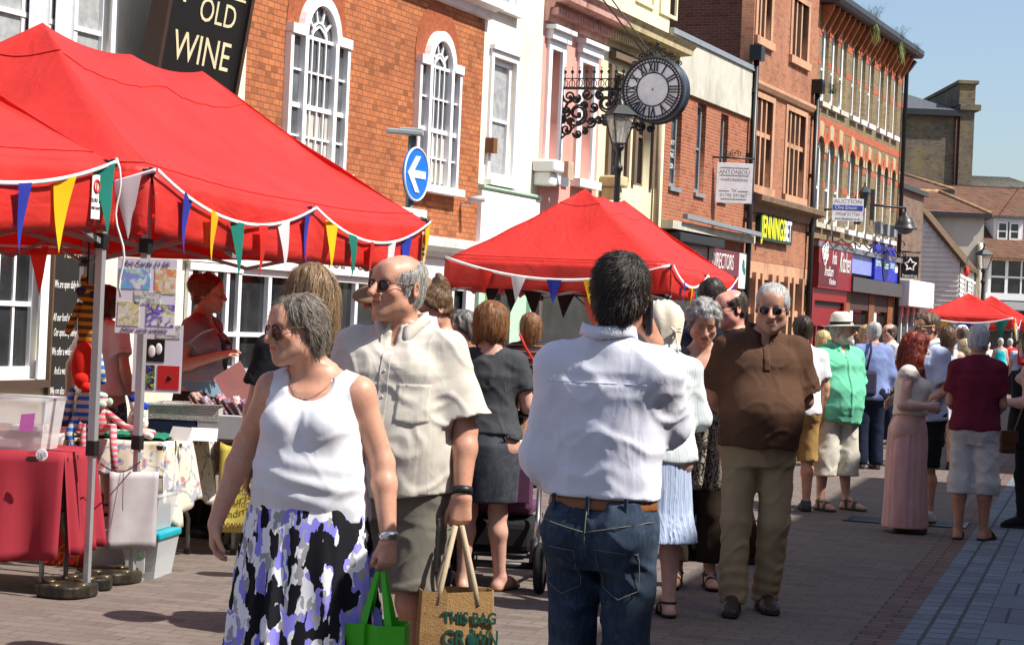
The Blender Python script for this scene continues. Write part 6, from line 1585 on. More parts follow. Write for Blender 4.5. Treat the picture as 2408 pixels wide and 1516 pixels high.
def man_beige():
 P = Person('bald man in sunglasses, open necked beige shirt and olive cargo shorts, carrying a jute bag', -.42, 7.4, -16, 1.775, w=1.14, belly=.045, h=.0075, hh=.0045, fh=.0045, head=(-30, -2, 2), hoff=(-.01, -.02, 0),
               skin=(.53, .265, .175), ho=dict(jaw=1.04, chub=.0, age=1, brow=(.3, .25, .2), brows=.4), armw=1.1,
               arms={'L': ((.262, .02, 1.12), (.285, -.05, .885)), 'R': ((-.25, .03, 1.13), (-.26, -.06, .9))},
               hands={'L': dict(d=(.0, -.08, -1), n=(-.5, .85, 0), curl=1.15, thumb=.5), 'R': dict(curl=.5)},
               legs={'L': ((.10, -.03, .48), (.11, .03, .085), (.1, -1, 0)), 'R': ((-.10, -.02, .48), (-.11, .06, .085), (-.1, -1, 0))})
 S = P.S
 P.body(neck=1.02, zmin=.1)
 P.top(beige_cot, .014, .86, .84, (.066, .094), [(.80, .210, .155, -.012), (1.0, .208, .16, -.02), (1.15, .198, .15, -.018), (1.32, .170, .115, 0)],
          neck=[Ell(P.L((0, -.10, 1.475)), A(.026, .07, .06) * S, .01)], neckR=(.064, 1.485), seed=11, amp=.014, slant=(-.0, 0, .12))
 P.collar(beige_cot, .066, open_a=26)
 F = P.topF
 def on(x, z, off=.002):
  ys = np.linspace(-.42, .05, 220); Pt = np.stack([np.full(220, x), ys, np.full(220, z)], 1); f = F.sample(Pt); i = int(np.argmax(f < 0)); return Vector((x, ys[i] - off, z))
 b = MB(); rows = []
 for i in range(40):
  z = 1.40 * S - i * .0128 * S; x0 = P.L((0, 0, z / S))[0]; c = on(x0, z).y
  rows.append([Vector((x0 + dx, min(on(x0 + dx, z, .0025).y, c + .004) - (.0015 if abs(dx) > .016 else .0), z)) for dx in (-.0185, -.017, -.006, .006, .017, .0185)])
 b.sheet(rows); b.build('placket', beige_cot, P.root, thick=.002)
 for i, z in enumerate((1.33, 1.235, 1.14, 1.045, .955)):
  c = on(0, z * S, .006); b = MB(); b.ball(c, (.0055, .002, .0055), 10, 6); b.build('button', mat('shirt_button', (.75, .70, .55), .4), P.root)
 b = MB(); rows = []
 for i in range(16):
  z = (1.285 - i * .009) * S; row = []
  for j in range(13):
   x = (.055 + j * .0098) * S; 
   zz = z - (.018 * S * (1 - abs(j - 6) / 6) if i == 15 else 0)
   row.append(on(x, zz, .0035))
  rows.append(row)
 b.sheet(rows); b.build('chest_pocket', beige_cot, P.root, thick=.002)
 b = MB(); b.tube(rows[0], .0013, 4); b.tube([r[0] for r in rows], .0013, 4); b.tube([r[-1] for r in rows], .0013, 4); b.tube(rows[-1], .0013, 4)
 b.build('pocket_seam', cloth('beige_seam', (.5, .46, .40)), P.root)
 P.trousers(olive_cot, .525, (.118, .112, .1), 1.0, .016, 4, .007, name='shorts')
 b = MB(); b.box(.196 * S, .212 * S, -.075, .075, .60 * S, .78 * S); b.box(.200 * S, .216 * S, -.08, .08, .745 * S, .80 * S); b.build('cargo_pocket', olive_cot, P.root, bevel=.006)
 P.hair('fringe', (.22, .20, .18), (.52, .49, .46), strands=2200, sl=.03, t=.008, seed=5, lift=.006, amp=.002)
 P.glasses(violet_lens, bronze_wire, 'sun', (.026, .0195), .007, -.102)
 ring(P, 'L', black_plas, .93, .036, .014, .005)
 P.shoes(leather_dark)
 return P
M1 = man_beige()
def man_phone():
 P = Person('dark haired man from behind in white shirt and jeans, phone at his ear',   .315, 6.2, 156, 1.76, w=.90, h=.0075, hh=.005, fh=.0045, head=(14, 6, 0), hoff=(-.02, -.015, 0), shw=.160, skin=(.50, .25, .16), armw=1.08,
               arms={'R': ((-.135, -.195, 1.235), (-.100, -.135, 1.485)), 'L': ((.205, .02, 1.12), (.18, -.19, 1.02))},
               hands={'R': dict(d=(.22, .30, 1), n=(.85, .35, -.1), curl=.55, thumb=.6), 'L': dict(curl=.6)},
               legs={'L': ((.10, -.04, .48), (.10, .06, .085), (.1, -1, 0)), 'R': ((-.10, .0, .48), (-.10, -.05, .085), (-.1, -1, 0))})
 S = P.S
 P.body(bare_legs=False, neck=1.1)
 P.top(white_cot, .012, 1.003, 1.82, (.058, .060), [(.95, .160, .124, .006), (1.05, .165, .134, -.004), (1.18, .170, .134, -.004), (1.34, .156, .110, .0)], neckR=(.064, 1.49), open_=False, blend=.09, seed=21, amp=.010, slant=(0, .04, 0), name='shirt')
 for k in 'L': # rolled cuff
  a = P.el[k] + (P.wr[k] - P.el[k]) * .22; b = MB(); M = Vector((P.wr[k] - P.el[k]).tolist()).to_track_quat('Z', 'Y').to_matrix()
  b.lathe([(.044, -.035), (.058, -.036), (.062, 0), (.058, .03), (.044, .032)], 20, 0, a.tolist(), True, M); b.build('rolled_cuff', white_cot, P.root)
 P.collar(white_cot, .064, open_a=20, flare=.022)
 jeans = denim('indigo_denim', (.034, .052, .088), (.012, .019, .036), (.075, .105, .14))
 P.trousers(jeans, .05, (.090, .069, .066), 1.005, .012, 6, .009, name='jeans', sag=.004)
 F = Field(A(-.3, -.3, .9), A(.3, .3, 1.1), .009).add(P.torso()[:1], .022 * S); F.cut(lambda X, Y, Z: np.abs(Z - .988 * S - .03 * Y) - .019 * S); P.put('belt', F, belt_leather)
 seam = cloth('denim_seam', (.16, .15, .12)); b = MB()
 G = Field(A(-.3, -.35, .4), A(.3, .35, 1.1), .012).add(P.torso(), .018 * S); [G.add([Cone(P.hip[k], P.kn[k], .100 * S, .076 * S, .03)]) for k in 'LR']
 def on(x, z, off=.004):
  ys = np.linspace(.38, -.05, 200); Pt = np.stack([np.full(200, x), ys, np.full(200, z)], 1); f = G.sample(Pt); i = int(np.argmax(f < 0)); return Vector((x, ys[i] + off, z))
 for sg in (-1, 1):
  c = sg * .098
  q = [(c - .062, .845), (c + .062, .855), (c + .058, .735), (c, .70), (c - .058, .73)]
  path = []
  for i in range(5):
   p0, p1 = q[i], q[(i + 1) % 5]
   path += [on((p0[0] + (p1[0] - p0[0]) * t) * S, (p0[1] + (p1[1] - p0[1]) * t) * S, .006) for t in (0, .25, .5, .75)]
  b.tube(path, .0016, 4, closed=True)
  b.tube([on(x * S * sg, (.905 + .04 * x / .19) * S, .006) for x in np.linspace(.005, .185, 8)], .0016, 4)
 b.tube([on(0, z * S, .006) for z in np.linspace(.97, .84, 8)], .0022, 4)
 b.build('stitching', seam, P.root)
 for x in (0.0, .12, -.12):
  b = MB(); p = on(x * S, .99 * S, .010); b.box(p.x - .006, p.x + .006, p.y - .004, p.y + .004, p.z - .034, p.z + .026); b.build('belt_loop', jeans, P.root, bevel=.002)
 b = MB(); F = P.topF; pp = []
 for x in np.linspace(-.165, .165, 23):
  ys = np.linspace(.3, -.02, 130); f = F.sample(np.stack([np.full(130, x * S), ys, np.full(130, 1.365 * S)], 1)); pp.append(Vector((x * S, ys[int(np.argmax(f < 0))] + .0005, 1.365 * S)))
 b.tube(pp, .0022, 5); b.build('yoke_seam', cloth('white_seam', (.5, .5, .58)), P.root)
 P.shoes(leather_dark)
 P.hair('short', (.010, .007, .006), (.035, .022, .015), strands=5200, sl=.036, t=.015, seed=8, lift=.011, amp=.004, sr=.0009,
           extra=[Ell((0, .05, .05), (.072, .072, .085), .03), Ell((0, .085, -.055), (.058, .025, .05), .03)],
           flow=lambda q: np.stack([(q[:, 0] + .02) * 1.6 + (q[:, 1] - .06) * .5, (q[:, 1] - .07) * 1.6 - (q[:, 0] + .02) * .5, (q[:, 2] - .11) * 1.0 - .02], 1))
 M = P.headM(); b = MB(); b.box(-.009, .009, -.03, .025, -.085, .03, 0, M @ Matrix.Translation((-.093, -.012, -.028)) @ Matrix.Rotation(rad(-14), 4, 'X'))
 ph = b.build('mobile_phone', black_plas, None, bevel=.004); ph.parent = None
 ph.matrix_world = P.root.matrix_basis if False else Matrix.Translation(P.root.location) @ Matrix.Rotation(P.root.rotation_euler.z, 4, 'Z')
 tag(ph, 'small black mobile phone held to the ear of the man in the white shirt', 'phone')
 return P
M2 = man_phone()
def man_polo():
 P = Person('heavily built grey haired man in a brown polo shirt, khaki trousers and dark sunglasses', 1.39, 10.8, 2, 1.81, w=1.12, belly=.10, h=.010, hh=.0055, head=(-14, 10, 2), hoff=(.03, -.055, -.01),
               skin=(.44, .23, .155), ho=dict(jaw=1.1, chub=.006, age=1, brow=(.25, .22, .2), stubble=(.15, (.3, .28, .27))), armw=1.15,
               arms={'R': ((-.245, .075, 1.14), (-.09, .2, 1.02)), 'L': ((.25, .075, 1.14), (.10, .2, 1.02))},
               hands={'R': dict(d=(1, .1, -.3), n=(0, 1, 0), curl=.5), 'L': dict(d=(-1, .1, -.3), n=(0, 1, 0), curl=.5)},
               legs={'R': ((-.105, -.02, .48), (-.115, -.06, .085), (-.22, -1, 0)), 'L': ((.10, .0, .48), (.085, .10, .085), (.05, -1, 0))})
 S = P.S
 P.body(bare_legs=False, neck=1.15)
 P.top(brown_pique, .012, .885, .82, (.062, .088), [(.80, .182, .145, -.03), (.95, .190, .172, -.05), (1.08, .196, .186, -.06), (1.2, .188, .155, -.04), (1.33, .165, .112, 0)],
          neck=[Ell(P.L((0, -.09, 1.475)), A(.026, .06, .06) * S, .01)], neckR=(.066, 1.485), seed=31, amp=.010, name='polo_shirt')
 P.collar(brown_pique, .068, open_a=24, flare=.022)
 F = P.topF; b = MB(); rows = []
 def on(x, z, off=.002):
  ys = np.linspace(-.45, .05, 220); Pt = np.stack([np.full(220, x), ys, np.full(220, z)], 1); f = F.sample(Pt); i = int(np.argmax(f < 0)); return Vector((x, ys[i] - off, z))
 for i in range(14):
  z = (1.43 - i * .0105) * S; rows.append([on(x * S, z, .004) for x in (-.017, -.006, .006, .017)])
 b.sheet(rows); b.build('placket', brown_pique, P.root, thick=.003)
 b = MB(); b.ball(on(0, 1.375 * S, .008), (.006, .002, .006), 8, 6); b.build('button', mat('brown_button', (.09, .06, .05), .3), P.root)
 P.trousers(khaki_cot, .055, (.102, .078, .072), 1.0, .012, 9, .008, sag=.003)
 P.shoes(leather_dark)
 P.hair('short', (.32, .31, .30), (.66, .65, .64), strands=1500, sl=.035, t=.012, seed=9, lift=.006, amp=.003,
           flow=lambda q: np.stack([q[:, 0] * 1.0 - .03, -(.08 - q[:, 1]) * .6, -.02 - np.maximum(0, .08 - q[:, 2]) * 1.0], 1))
 P.glasses(dark_lens, steel_wire, 'sun', (.0265, .0215), .005, -.102)
 return P
M3 = man_polo()
def canvas():
 t = NT('red_canvas'); co = t.coord()
 c = t.ramp(t.noise(co, 2.2, 4, .6), [(.3, (.74, .045, .034)), (.7, (.82, .062, .048))]); t.base(c)
 a = t.noise(t.coord((1, .35, 1), (.0, .0, .5)), 4.5, 3, .5, .6); a = t.math('ABSOLUTE', t.math('SUBTRACT', a, .5))
 t.bump(t.math('ADD', t.math('MULTIPLY', a, -1.3), t.math('MULTIPLY', t.noise(co, 300, 2), .06)), .6, .035)
 t.fin(.45, .5)
 tr = t.n('ShaderNodeBsdfTranslucent'); tr.inputs[0].default_value = (.85, .035, .02, 1); mx = t.n('ShaderNodeMixShader'); mx.inputs[0].default_value = .42
 t.t.links.new(t.b.outputs[0], mx.inputs[1]); t.t.links.new(tr.outputs[0], mx.inputs[2]); t.t.links.new(mx.outputs[0], t.o.inputs[0])
 return t.m
RED = canvas(); red_seam = mat('red_seam', (.55, .03, .025), .7); alu = mat('aluminium_leg', (.46, .46, .47), .4, .5, .55, var=.08); alu_d = mat('grey_truss', (.28, .28, .29), .45, .4, .3, var=.1)
def tent(label, origin, L, W=3.0, E=2.29, peaks=None, P=3.33, mids=True, drop=.06, seed=0, ang=GA, detail=True, val=.35):
 R = thing('market_tent', label, 'tent', (origin.x, origin.y, 0), ang, 'red pop-up market tents'); rr = random.Random(seed)
 peaks = peaks or [1.3, L / 2, L - 1.0]; xm = -W / 2
 def ez(y): # eave height along the long side
  return E - (drop * math.sin(math.pi * min(1, max(0, y / L))) if mids else 0)
 pz = [P, P - .03, P]
 def ridge(y):
  for i in range(2):
   a, c = peaks[i], peaks[i + 1]
   if a <= y <= c: t = (y - a) / (c - a); return pz[i] + (pz[i + 1] - pz[i]) * t - .055 * math.sin(math.pi * t) ** .8
  return P
 n, m = 44, 16; b = MB()
 nz = lambda y, s: .014 * math.sin(y * 9 + s * 5 + seed) * math.sin(s * 3) + .009 * math.sin(y * 23 + seed * 2 + s * 4) + .006 * math.sin(y * 41 - s * 9)
 for side in (0, -W):
  rows = []
  for j in range(m + 1):
   s = j / m; row = []
   for i in range(n + 1):
    t = i / n; ye = L * t; yr = peaks[0] + (peaks[2] - peaks[0]) * t
    y = ye + (yr - ye) * s; x = side + (xm - side) * s; z = ez(ye) + (ridge(yr) - ez(ye)) * s
    sag = .10 * math.sin(math.pi * s) * (.35 + .65 * abs(math.sin(2 * math.pi * t))) + .05 * math.sin(math.pi * s) ** 2
    z -= sag * .8 - .6 * nz(y, s) * math.sin(math.pi * s)
    row.append((x, y, z))
   rows.append(row)
  b.sheet(rows)
 for yend, pk in ((0, peaks[0]), (L, peaks[2])):
  rows = []
  for j in range(m + 1):
   s = j / m; row = []
   for i in range(17):
    t = i / 16; xe = -W * t; x = xe + (xm - xe) * s; y = yend + (pk - yend) * s; z = E + (P - E) * s
    z -= .10 * math.sin(math.pi * s) * (.3 + .7 * math.sin(math.pi * t)) - .008 * math.sin(x * 11 + s * 4) * math.sin(math.pi * s)
    row.append((x, y, z))
   rows.append(row)
  b.sheet(rows)
 me = b.mesh('canopy'); link('canopy', me, RED, R).modifiers.new('thick', 'SOLIDIFY').thickness = .002
 for jj, sd_ in ((int(m * .86), 'seam'), (1, 'seam')):
  k = MB(); base = jj * (n + 1); k.tube([Vector(p) + Vector((0, 0, .004)) for p in b.v[base:base + n + 1]], .006, 5); k.tube([Vector(p) + Vector((0, 0, .004)) for p in b.v[2 * (m + 1) * (n + 1) + jj * 17:2 * (m + 1) * (n + 1) + jj * 17 + 17]], .006, 5); k.build('seam', red_seam, R)
 def strip(p0, p1, out, long_):
  p0 = Vector(p0); p1 = Vector(p1); k = 40; rows = []
  for j in range(7):
   s = j / 6; row = []
   for i in range(k + 1):
    t = i / k; p = p0 + (p1 - p0) * t; zt = ez(p.y) if long_ else E
    wv = .020 * math.sin(t * 17 + seed) * s + .012 * math.sin(t * 41 + seed) * s + .012 * math.sin(math.pi * s)
    row.append((p.x + out[0] * (.004 + wv), p.y + out[1] * (.004 + wv), zt - val * s - .012 * math.sin(math.pi * ((t * 2) % 1)) * s + .02 * (1 - s) * 0))
   rows.append(row)
  v = MB(); v.sheet(rows); o = v.build('valance', RED, R); o.modifiers.new('thick', 'SOLIDIFY').thickness = .002
 strip((0, 0, 0), (0, L, 0), (1, 0), True); strip((-W, 0, 0), (-W, L, 0), (-1, 0), True); strip((0, 0, 0), (-W, 0, 0), (0, -1), False); strip((0, L, 0), (-W, L, 0), (0, 1), False)
 legs = [(-.035, .035), (-W + .035, .035), (-.035, L - .035), (-W + .035, L - .035)] + ([(-.035, L / 2), (-W + .035, L / 2)] if mids else [])
 for x, y in legs:
  e = ez(y) - .03; b = MB(); b.box(x - .021, x + .021, y - .021, y + .021, .78, e); b.box(x - .016, x + .016, y - .016, y + .016, .02, .78); b.box(x - .027, x + .027, y - .027, y + .027, .74, .82, 1); b.box(x - .05, x + .05, y - .05, y + .05, .0, .02); b.box(x - .03, x + .03, y - .03, y + .03, e - .42, e - .34, 1); b.box(x - .03, x + .03, y - .03, y + .03, e - .03, e + .05, 1)
  b.build('leg', [alu, black_plas], R, bevel=.003 if detail else 0)
 b = MB()
 def sc(p0, p1, nn):
  p0 = Vector(p0); p1 = Vector(p1)
  for i in range(nn):
   a = p0 + (p1 - p0) * (i / nn); c = p0 + (p1 - p0) * ((i + 1) / nn); za, zb_ = E - .10, E - .42
   b.beam((a.x, a.y, za), (c.x, c.y, zb_), .014, .028); b.beam((a.x, a.y, zb_), (c.x, c.y, za), .014, .028)
 q4 = 4
 sc((-.03, .04, 0), (-.03, L - .04, 0), q4); sc((-W + .03, .04, 0), (-W + .03, L - .04, 0), q4); sc((-.04, .03, 0), (-W + .04, .03, 0), 2); sc((-.04, L - .03, 0), (-W + .04, L - .03, 0), 2)
 if mids: sc((-.04, L / 2, 0), (-W + .04, L / 2, 0), 2)
 b.build('truss', alu_d, R)
 for y in peaks:
  b = MB(); b.tube([(xm, y, P - .9), (xm, y, P - .05)], .02, 8); b.beam((xm, y, P - .3), (-.05, y if 0 < y < L else y, E - .12), .02, .02); b.beam((xm, y, P - .3), (-W + .05, y, E - .12), .02, .02); b.build('ridge_pole', [alu_d, RED], R)
 for x, y in ((0, 0), (-W, 0), (0, L), (-W, L)) + (((0, L / 2),) if mids else ()):
  b = MB(); b.lathe([(.0, .022), (.018, .02), (.024, .0), (.02, -.02)], 10, 0, (x, y, ez(y) + .005)); b.build('corner_cap', black_plas, R)
 return R
oB = Vector((-2.04, 10.9, 0)); oA = Vector((-2.15, 10.4, 0)) - U * 4.5; oC = Vector((1.97, 24.7, 0))
TB_ = tent('large red market tent with white topped bunting over the art card stall', oB, 4.6, peaks=[1.3, 2.5, 3.62], seed=1)
TA_ = tent('red market tent cut off by the left edge, over the red clothed table', oA, 4.5, drop=.085, seed=2)
TC_ = tent('red market tent in the middle of the street row, behind the man on the phone', oC, 4.5, drop=.05, seed=3, E=2.31, P=3.36)
oD = px(2380, 801, 62); oD.z = 0
TD_ = tent('small distant red tent peak at the right, nearer of the two', oD, 4.5, seed=4, mids=False, P=3.05, detail=False)
oE = px(2425, 801, 68.5); oE.z = 0
TE_ = tent('farthest red tent, at the right edge behind another red tent', oE, 4.5, seed=5, mids=False, P=3.15, detail=False)
def tent_label(R, x, y, z, rot, label=None):
 b = MB(); o = link('maker_label', None, None, R, (x, y, z), rot); o2 = MB(); o2.box(-.045, .045, -.003, 0, -.115, .115); me = o2.mesh('maker_label'); bpy.data.objects.remove(o)
 o = link('maker_label', me, sgl, R, (x, y, z), rot)
 b.tube([(.028 * math.cos(t), -.005, .055 + .032 * math.sin(t)) for t in np.linspace(0, 6.28, 16)[:-1]], .006, 5, closed=True); b.box(-.005, .005, -.006, -.004, .025, .085); b.build('emblem', mat('label_red', (.6, .03, .03)), o)
 texts(o, [('SURF &', 0, -.004, -.02, .03, {}), ('INSTANT', 0, -.004, -.06, .022, {})], mat('black_lettering', (.015, .015, .015)))
tent_label(TA_, .022, 4.28, 2.10, rad(90)); tent_label(TB_, .022, 4.50, 2.09, rad(90)); tent_label(TC_, .022, 4.35, 2.10, rad(90))
def weight(p, label, rot, s=1.0):
 R = thing('tent_weight', label, 'weight', (p.x, p.y, 0), rot, 'black tent weights'); b = MB(); n = 40; prof = []
 for i in range(n):
  t = 2 * math.pi * i / n; r = .165 * s * (1 + .05 * math.cos(4 * t)); 
  if abs(((t + math.pi) % (2 * math.pi)) - math.pi) < .22: r *= .45
  prof.append((r * math.cos(t), r * math.sin(t)))
 b.poly([(x, y, .004) for x, y in prof], (0, 0, .065)); b.build('disc', mat('worn_black_iron', (.02, .018, .014), .35, .5, .3, var=.5, vs=30, bump=.6, bs=50, dirt=(.13, .10, .05), dirts=9), R, bevel=.012)
 for t in (0.9, 2.4, 3.9, 5.4):
  b = MB(); b.lathe([(.0, .075), (.026, .075), (.03, .069)], 12, 0, (.105 * s * math.cos(t), .105 * s * math.sin(t), 0)); b.build('boss', mat('brassy_wear', (.16, .12, .06), .3, .5, .6), R)
weight(px(213, 1, 10.33).xyz * Vector((1, 1, 0)), 'round black tent weight at the foot of the left tent leg, nearest', rad(200)); weight((px(268, 1, 10.62)).xyz * Vector((1, 1, 0)), 'black tent weight half hidden behind the nearest weight', rad(60), .8); weight(px(316, 1, 10.93).xyz * Vector((1, 1, 0)), 'worn brassy black weight at the foot of the second tent leg', rad(20), 1.1)
PC = {'w': (.72, .72, .74), 'b': (.03, .05, .42), 'y': (.85, .55, .01), 'g': (.012, .20, .15), 'r': (.65, .03, .02), 'k': (.012, .01, .018), 'o': (.75, .20, .02), 'p': (.6, .22, .14)}
def pmat(c):
 return mat('pennant_' + {'w': 'white', 'b': 'blue', 'y': 'yellow', 'g': 'green', 'r': 'red', 'k': 'black', 'o': 'orange', 'p': 'peach'}[c], PC[c], .7, .3, var=.05, bump=.15, bs=300, transl=.25)
tape = mat('white_tape', (.78, .76, .76), .7)
def bunting(label, spans, size=(.17, .33), seed=0, tapem=None, tw=.011, group=None):
 R = thing('bunting', label, 'bunting', spans[0][0], 0, 'strings of triangular bunting'); o0 = Vector(spans[0][0]); rr = random.Random(seed); tb = MB()
 for p0, p1, sag, out, pens in spans:
  p0 = Vector(p0) - o0; p1 = Vector(p1) - o0; out = Vector(out).normalized(); n = 24
  f = lambda t: p0 + (p1 - p0) * t - Vector((0, 0, 4 * sag * t * (1 - t)))
  rows = [[f(i / n) + out * .004 + Vector((0, 0, dz)) for i in range(n + 1)] for dz in (tw, -tw)]; tb.sheet(rows)
  L = (p1 - p0).length
  for t, c in pens:
   a = f(t - size[0] / 2 / L); e = f(t + size[0] / 2 / L); w = e - a; mid = (a + e) / 2; ln = size[1] * rr.uniform(.92, 1.06); k = rr.uniform(-.05, .05); b = MB(); rows = []
   tip = mid - Vector((0, 0, ln)) + w * rr.uniform(-.18, .18)
   for j in range(8):
    s = j / 7; row = []
    for i in range(6):
     u = i / 5; base = a + w * u; p = base + (tip - base) * s
     p = p + out * (.008 + .035 * k * 10 * s * s + .016 * math.sin(u * 3.1 + k * 40) * (1 - s) + .014 * math.sin(s * 3 + k * 60))
     row.append(p)
    rows.append(row)
   b.sheet(rows); b.build('pennant', pmat(c), R)
 tb.build('tape', tapem or tape, R, thick=.003)
 return R
def tl(R, x, y, z): return Vector(R.location) + Matrix.Rotation(R.rotation_euler.z, 3, 'Z') @ Vector((x, y, z))
fx = .035
bunting('nearest bunting across the left tent front, ending in a green pennant', [(tl(TA_, fx, 2.25, 2.18), tl(TA_, fx, 4.46, 2.30), .14, V_, [(.10, 'g'), (.26, 'r'), (.42, 'w'), (.58, 'b'), (.76, 'y'), (.95, 'g')])], (.175, .37), 1)
bunting('long bunting along the large left tent, with white, blue and yellow pennants', [(tl(TB_, fx, .0, 2.30), tl(TB_, fx, 2.29, 2.245), .20, V_, [(.16, 'b'), (.31, 'y'), (.47, 'g'), (.62, 'r'), (.77, 'w'), (.93, 'b')]), (tl(TB_, fx, 2.29, 2.245), tl(TB_, fx, 4.6, 2.29), .20, V_, [(.13, 'y'), (.29, 'g'), (.45, 'r'), (.63, 'w'), (.78, 'b'), (.95, 'y')]),
  (tl(TB_, -.28, -.05, 2.20), tl(TB_, fx, -.02, 2.30), .0, -U, [(.5, 'w')])], (.165, .33), 2)
b = MB(); pA = tl(TA_, fx + .0, 4.46, 2.30); pts = [pA + Vector((  .018 * math.sin(i * .9) + .003 * i, .01 * i, -.055 * i + (.02 if i < 2 else 0))) for i in range(14)]; rows = [[p_ + Vector((-.005, 0, 0)) for p_ in pts], [p_ + Vector((.006, .004, 0)) for p_ in pts]]; b.sheet(rows); o = b.build('loose_tape', tape, None, thick=.003); tag(o, 'loose white tape end dangling between the two left tents', 'tape')
bunting('bunting across the end of the middle tent, white, blue and yellow', [(tl(TC_, -3.0, -.035, 2.33), tl(TC_, -.0, -.035, 2.32), .24, -U, [(.19, 'r'), (.34, 'w'), (.50, 'b'), (.66, 'y'), (.82, 'r'), (.94, 'r')]), (tl(TC_, fx, 0, 2.32), tl(TC_, fx, 2.25, 2.27), .22, V_, [(.28, 'b'), (.50, 'y'), (.72, 'g')]), (tl(TC_, fx, 2.25, 2.27), tl(TC_, fx, 4.5, 2.31), .22, V_, [(.1, 'b'), (.36, 'g'), (.66, 'w'), (.85, 'b'), (.97, 'o')])], (.2, .34), 3, tw=.02)
bunting('dark polka dot bunting hanging inside the middle tent', [(tl(TC_, -2.9, 1.2, 2.02), tl(TC_, -.2, 1.2, 2.0), .10, -U, [(.06, 'k'), (.17, 'k'), (.28, 'k'), (.45, 'k'), (.58, 'p'), (.70, 'k'), (.83, 'p'), (.95, 'k')]), (tl(TC_, -1.7, 1.6, 1.95), tl(TC_, -.6, 1.5, 1.45), .12, -U, [(.3, 'p'), (.7, 'p')])], (.24, .33), 4, mat('black_tape', (.02, .02, .02)))
bunting('dark and orange bunting at the back of the large left tent', [(tl(TB_, -2.97, .3, 2.0), tl(TB_, -2.97, 4.5, 2.0), .06, V_, [(.10, 'k'), (.3, 'y'), (.47, 'o'), (.66, 'k'), (.85, 'r')])], (.26, .4), 5)
bunting('small bunting on the distant right tents', [(tl(TD_, -3.0, -.05, 2.28), tl(TD_, 0, -.05, 2.28), .22, -U, [(.05, 'g'), (.28, 'y'), (.5, 'b'), (.7, 'w'), (.88, 'g')]), (tl(TD_, .05, 0, 2.28), tl(TD_, .05, 4.5, 2.28), .3, V_, [(.1, 'y'), (.35, 'w'), (.6, 'y'), (.85, 'b')])], (.42, .55), 6, tw=.03)
def striped(name, c1, c2, scale, axis='Z', rough=.95):
 t = NT(name); tc = t.n('ShaderNodeTexCoord'); w_ = t.n('ShaderNodeTexWave'); w_.bands_direction = axis; t.set(w_.inputs[0], tc.outputs['Object']); w_.inputs['Scale'].default_value = scale; w_.inputs['Distortion'].default_value = .6; w_.inputs['Detail'].default_value = 1
 t.base(t.mix(t.ramp(w_.outputs['Fac'], [(0, 0), (.5, 1)], 'CONSTANT'), c1, c2)); t.bump(t.noise(t.coord(), 260, 2), .3, .002)
 return t.fin(rough, .1)
def floral(name, ground, cols, scale):
 t = NT(name); co = t.coord()
 dn = t.n('ShaderNodeTexNoise'); t.set(dn.inputs['Vector'], co); dn.inputs['Scale'].default_value = scale * 1.6
 ad = t.n('ShaderNodeVectorMath'); ad.operation = 'MULTIPLY_ADD'; t.set(ad.inputs[0], dn.outputs['Color']); ad.inputs[1].default_value = (.6 / scale,) * 3; t.set(ad.inputs[2], co)
 c = ground
 for i, cc in enumerate(cols):
  mp = t.n('ShaderNodeMapping'); t.set(mp.inputs[0], ad.outputs[0]); mp.inputs['Location'].default_value = (i * 1.7, i * .9, i * 2.3)
  v = t.n('ShaderNodeTexVoronoi'); t.set(v.inputs['Vector'], mp.outputs[0]); v.inputs['Scale'].default_value = scale * (1 + .35 * i)
  c = t.mix(t.ramp(v.outputs['Distance'], [(0, .9), (.13, .9), (.16, .1), (.21, .8), (.235, 0)]), c, cc)
 v = t.n('ShaderNodeTexVoronoi'); v.feature = 'DISTANCE_TO_EDGE'; t.set(v.inputs['Vector'], ad.outputs[0]); v.inputs['Scale'].default_value = scale * .55
 c = t.mix(t.ramp(v.outputs['Distance'], [(0, .55), (.018, .55), (.03, 0)]), c, cols[0])
 t.base(c); t.bump(t.noise(co, 200, 2), .2, .002)
 return t.fin(.9, .1)
def folding_table(name, label, corner, w, d, h=.74, ang=GA, tilt=0):
 R = thing(name, label, 'table', (corner.x, corner.y, 0), ang); b = MB(); b.box(-w, 0, 0, d, h - .04, h); b.build('tabletop', mat('brown_tabletop', (.045, .022, .018), .5), R, bevel=.01)
 gl = mat('grey_table_leg', (.30, .30, .29), .4, .4, .3)
 for x in (-.12, -w + .12):
  for y, s in ((.08, 1), (d - .08, -1)):
   b = MB(); b.tube([(x, y + s * .10, h - .05), (x, y + s * .10, .32), (x + .0, y, .22), (x, y, .02)], .014, 8); b.box(x - .018, x + .018, y - .018, y + .018, 0, .035, 1); b.build('leg', [gl, black_plas], R)
  b = MB(); b.tube([(x, .17, .40), (x, d - .17, .40)], .012, 8); b.build('crossbar', gl, R)
 return R
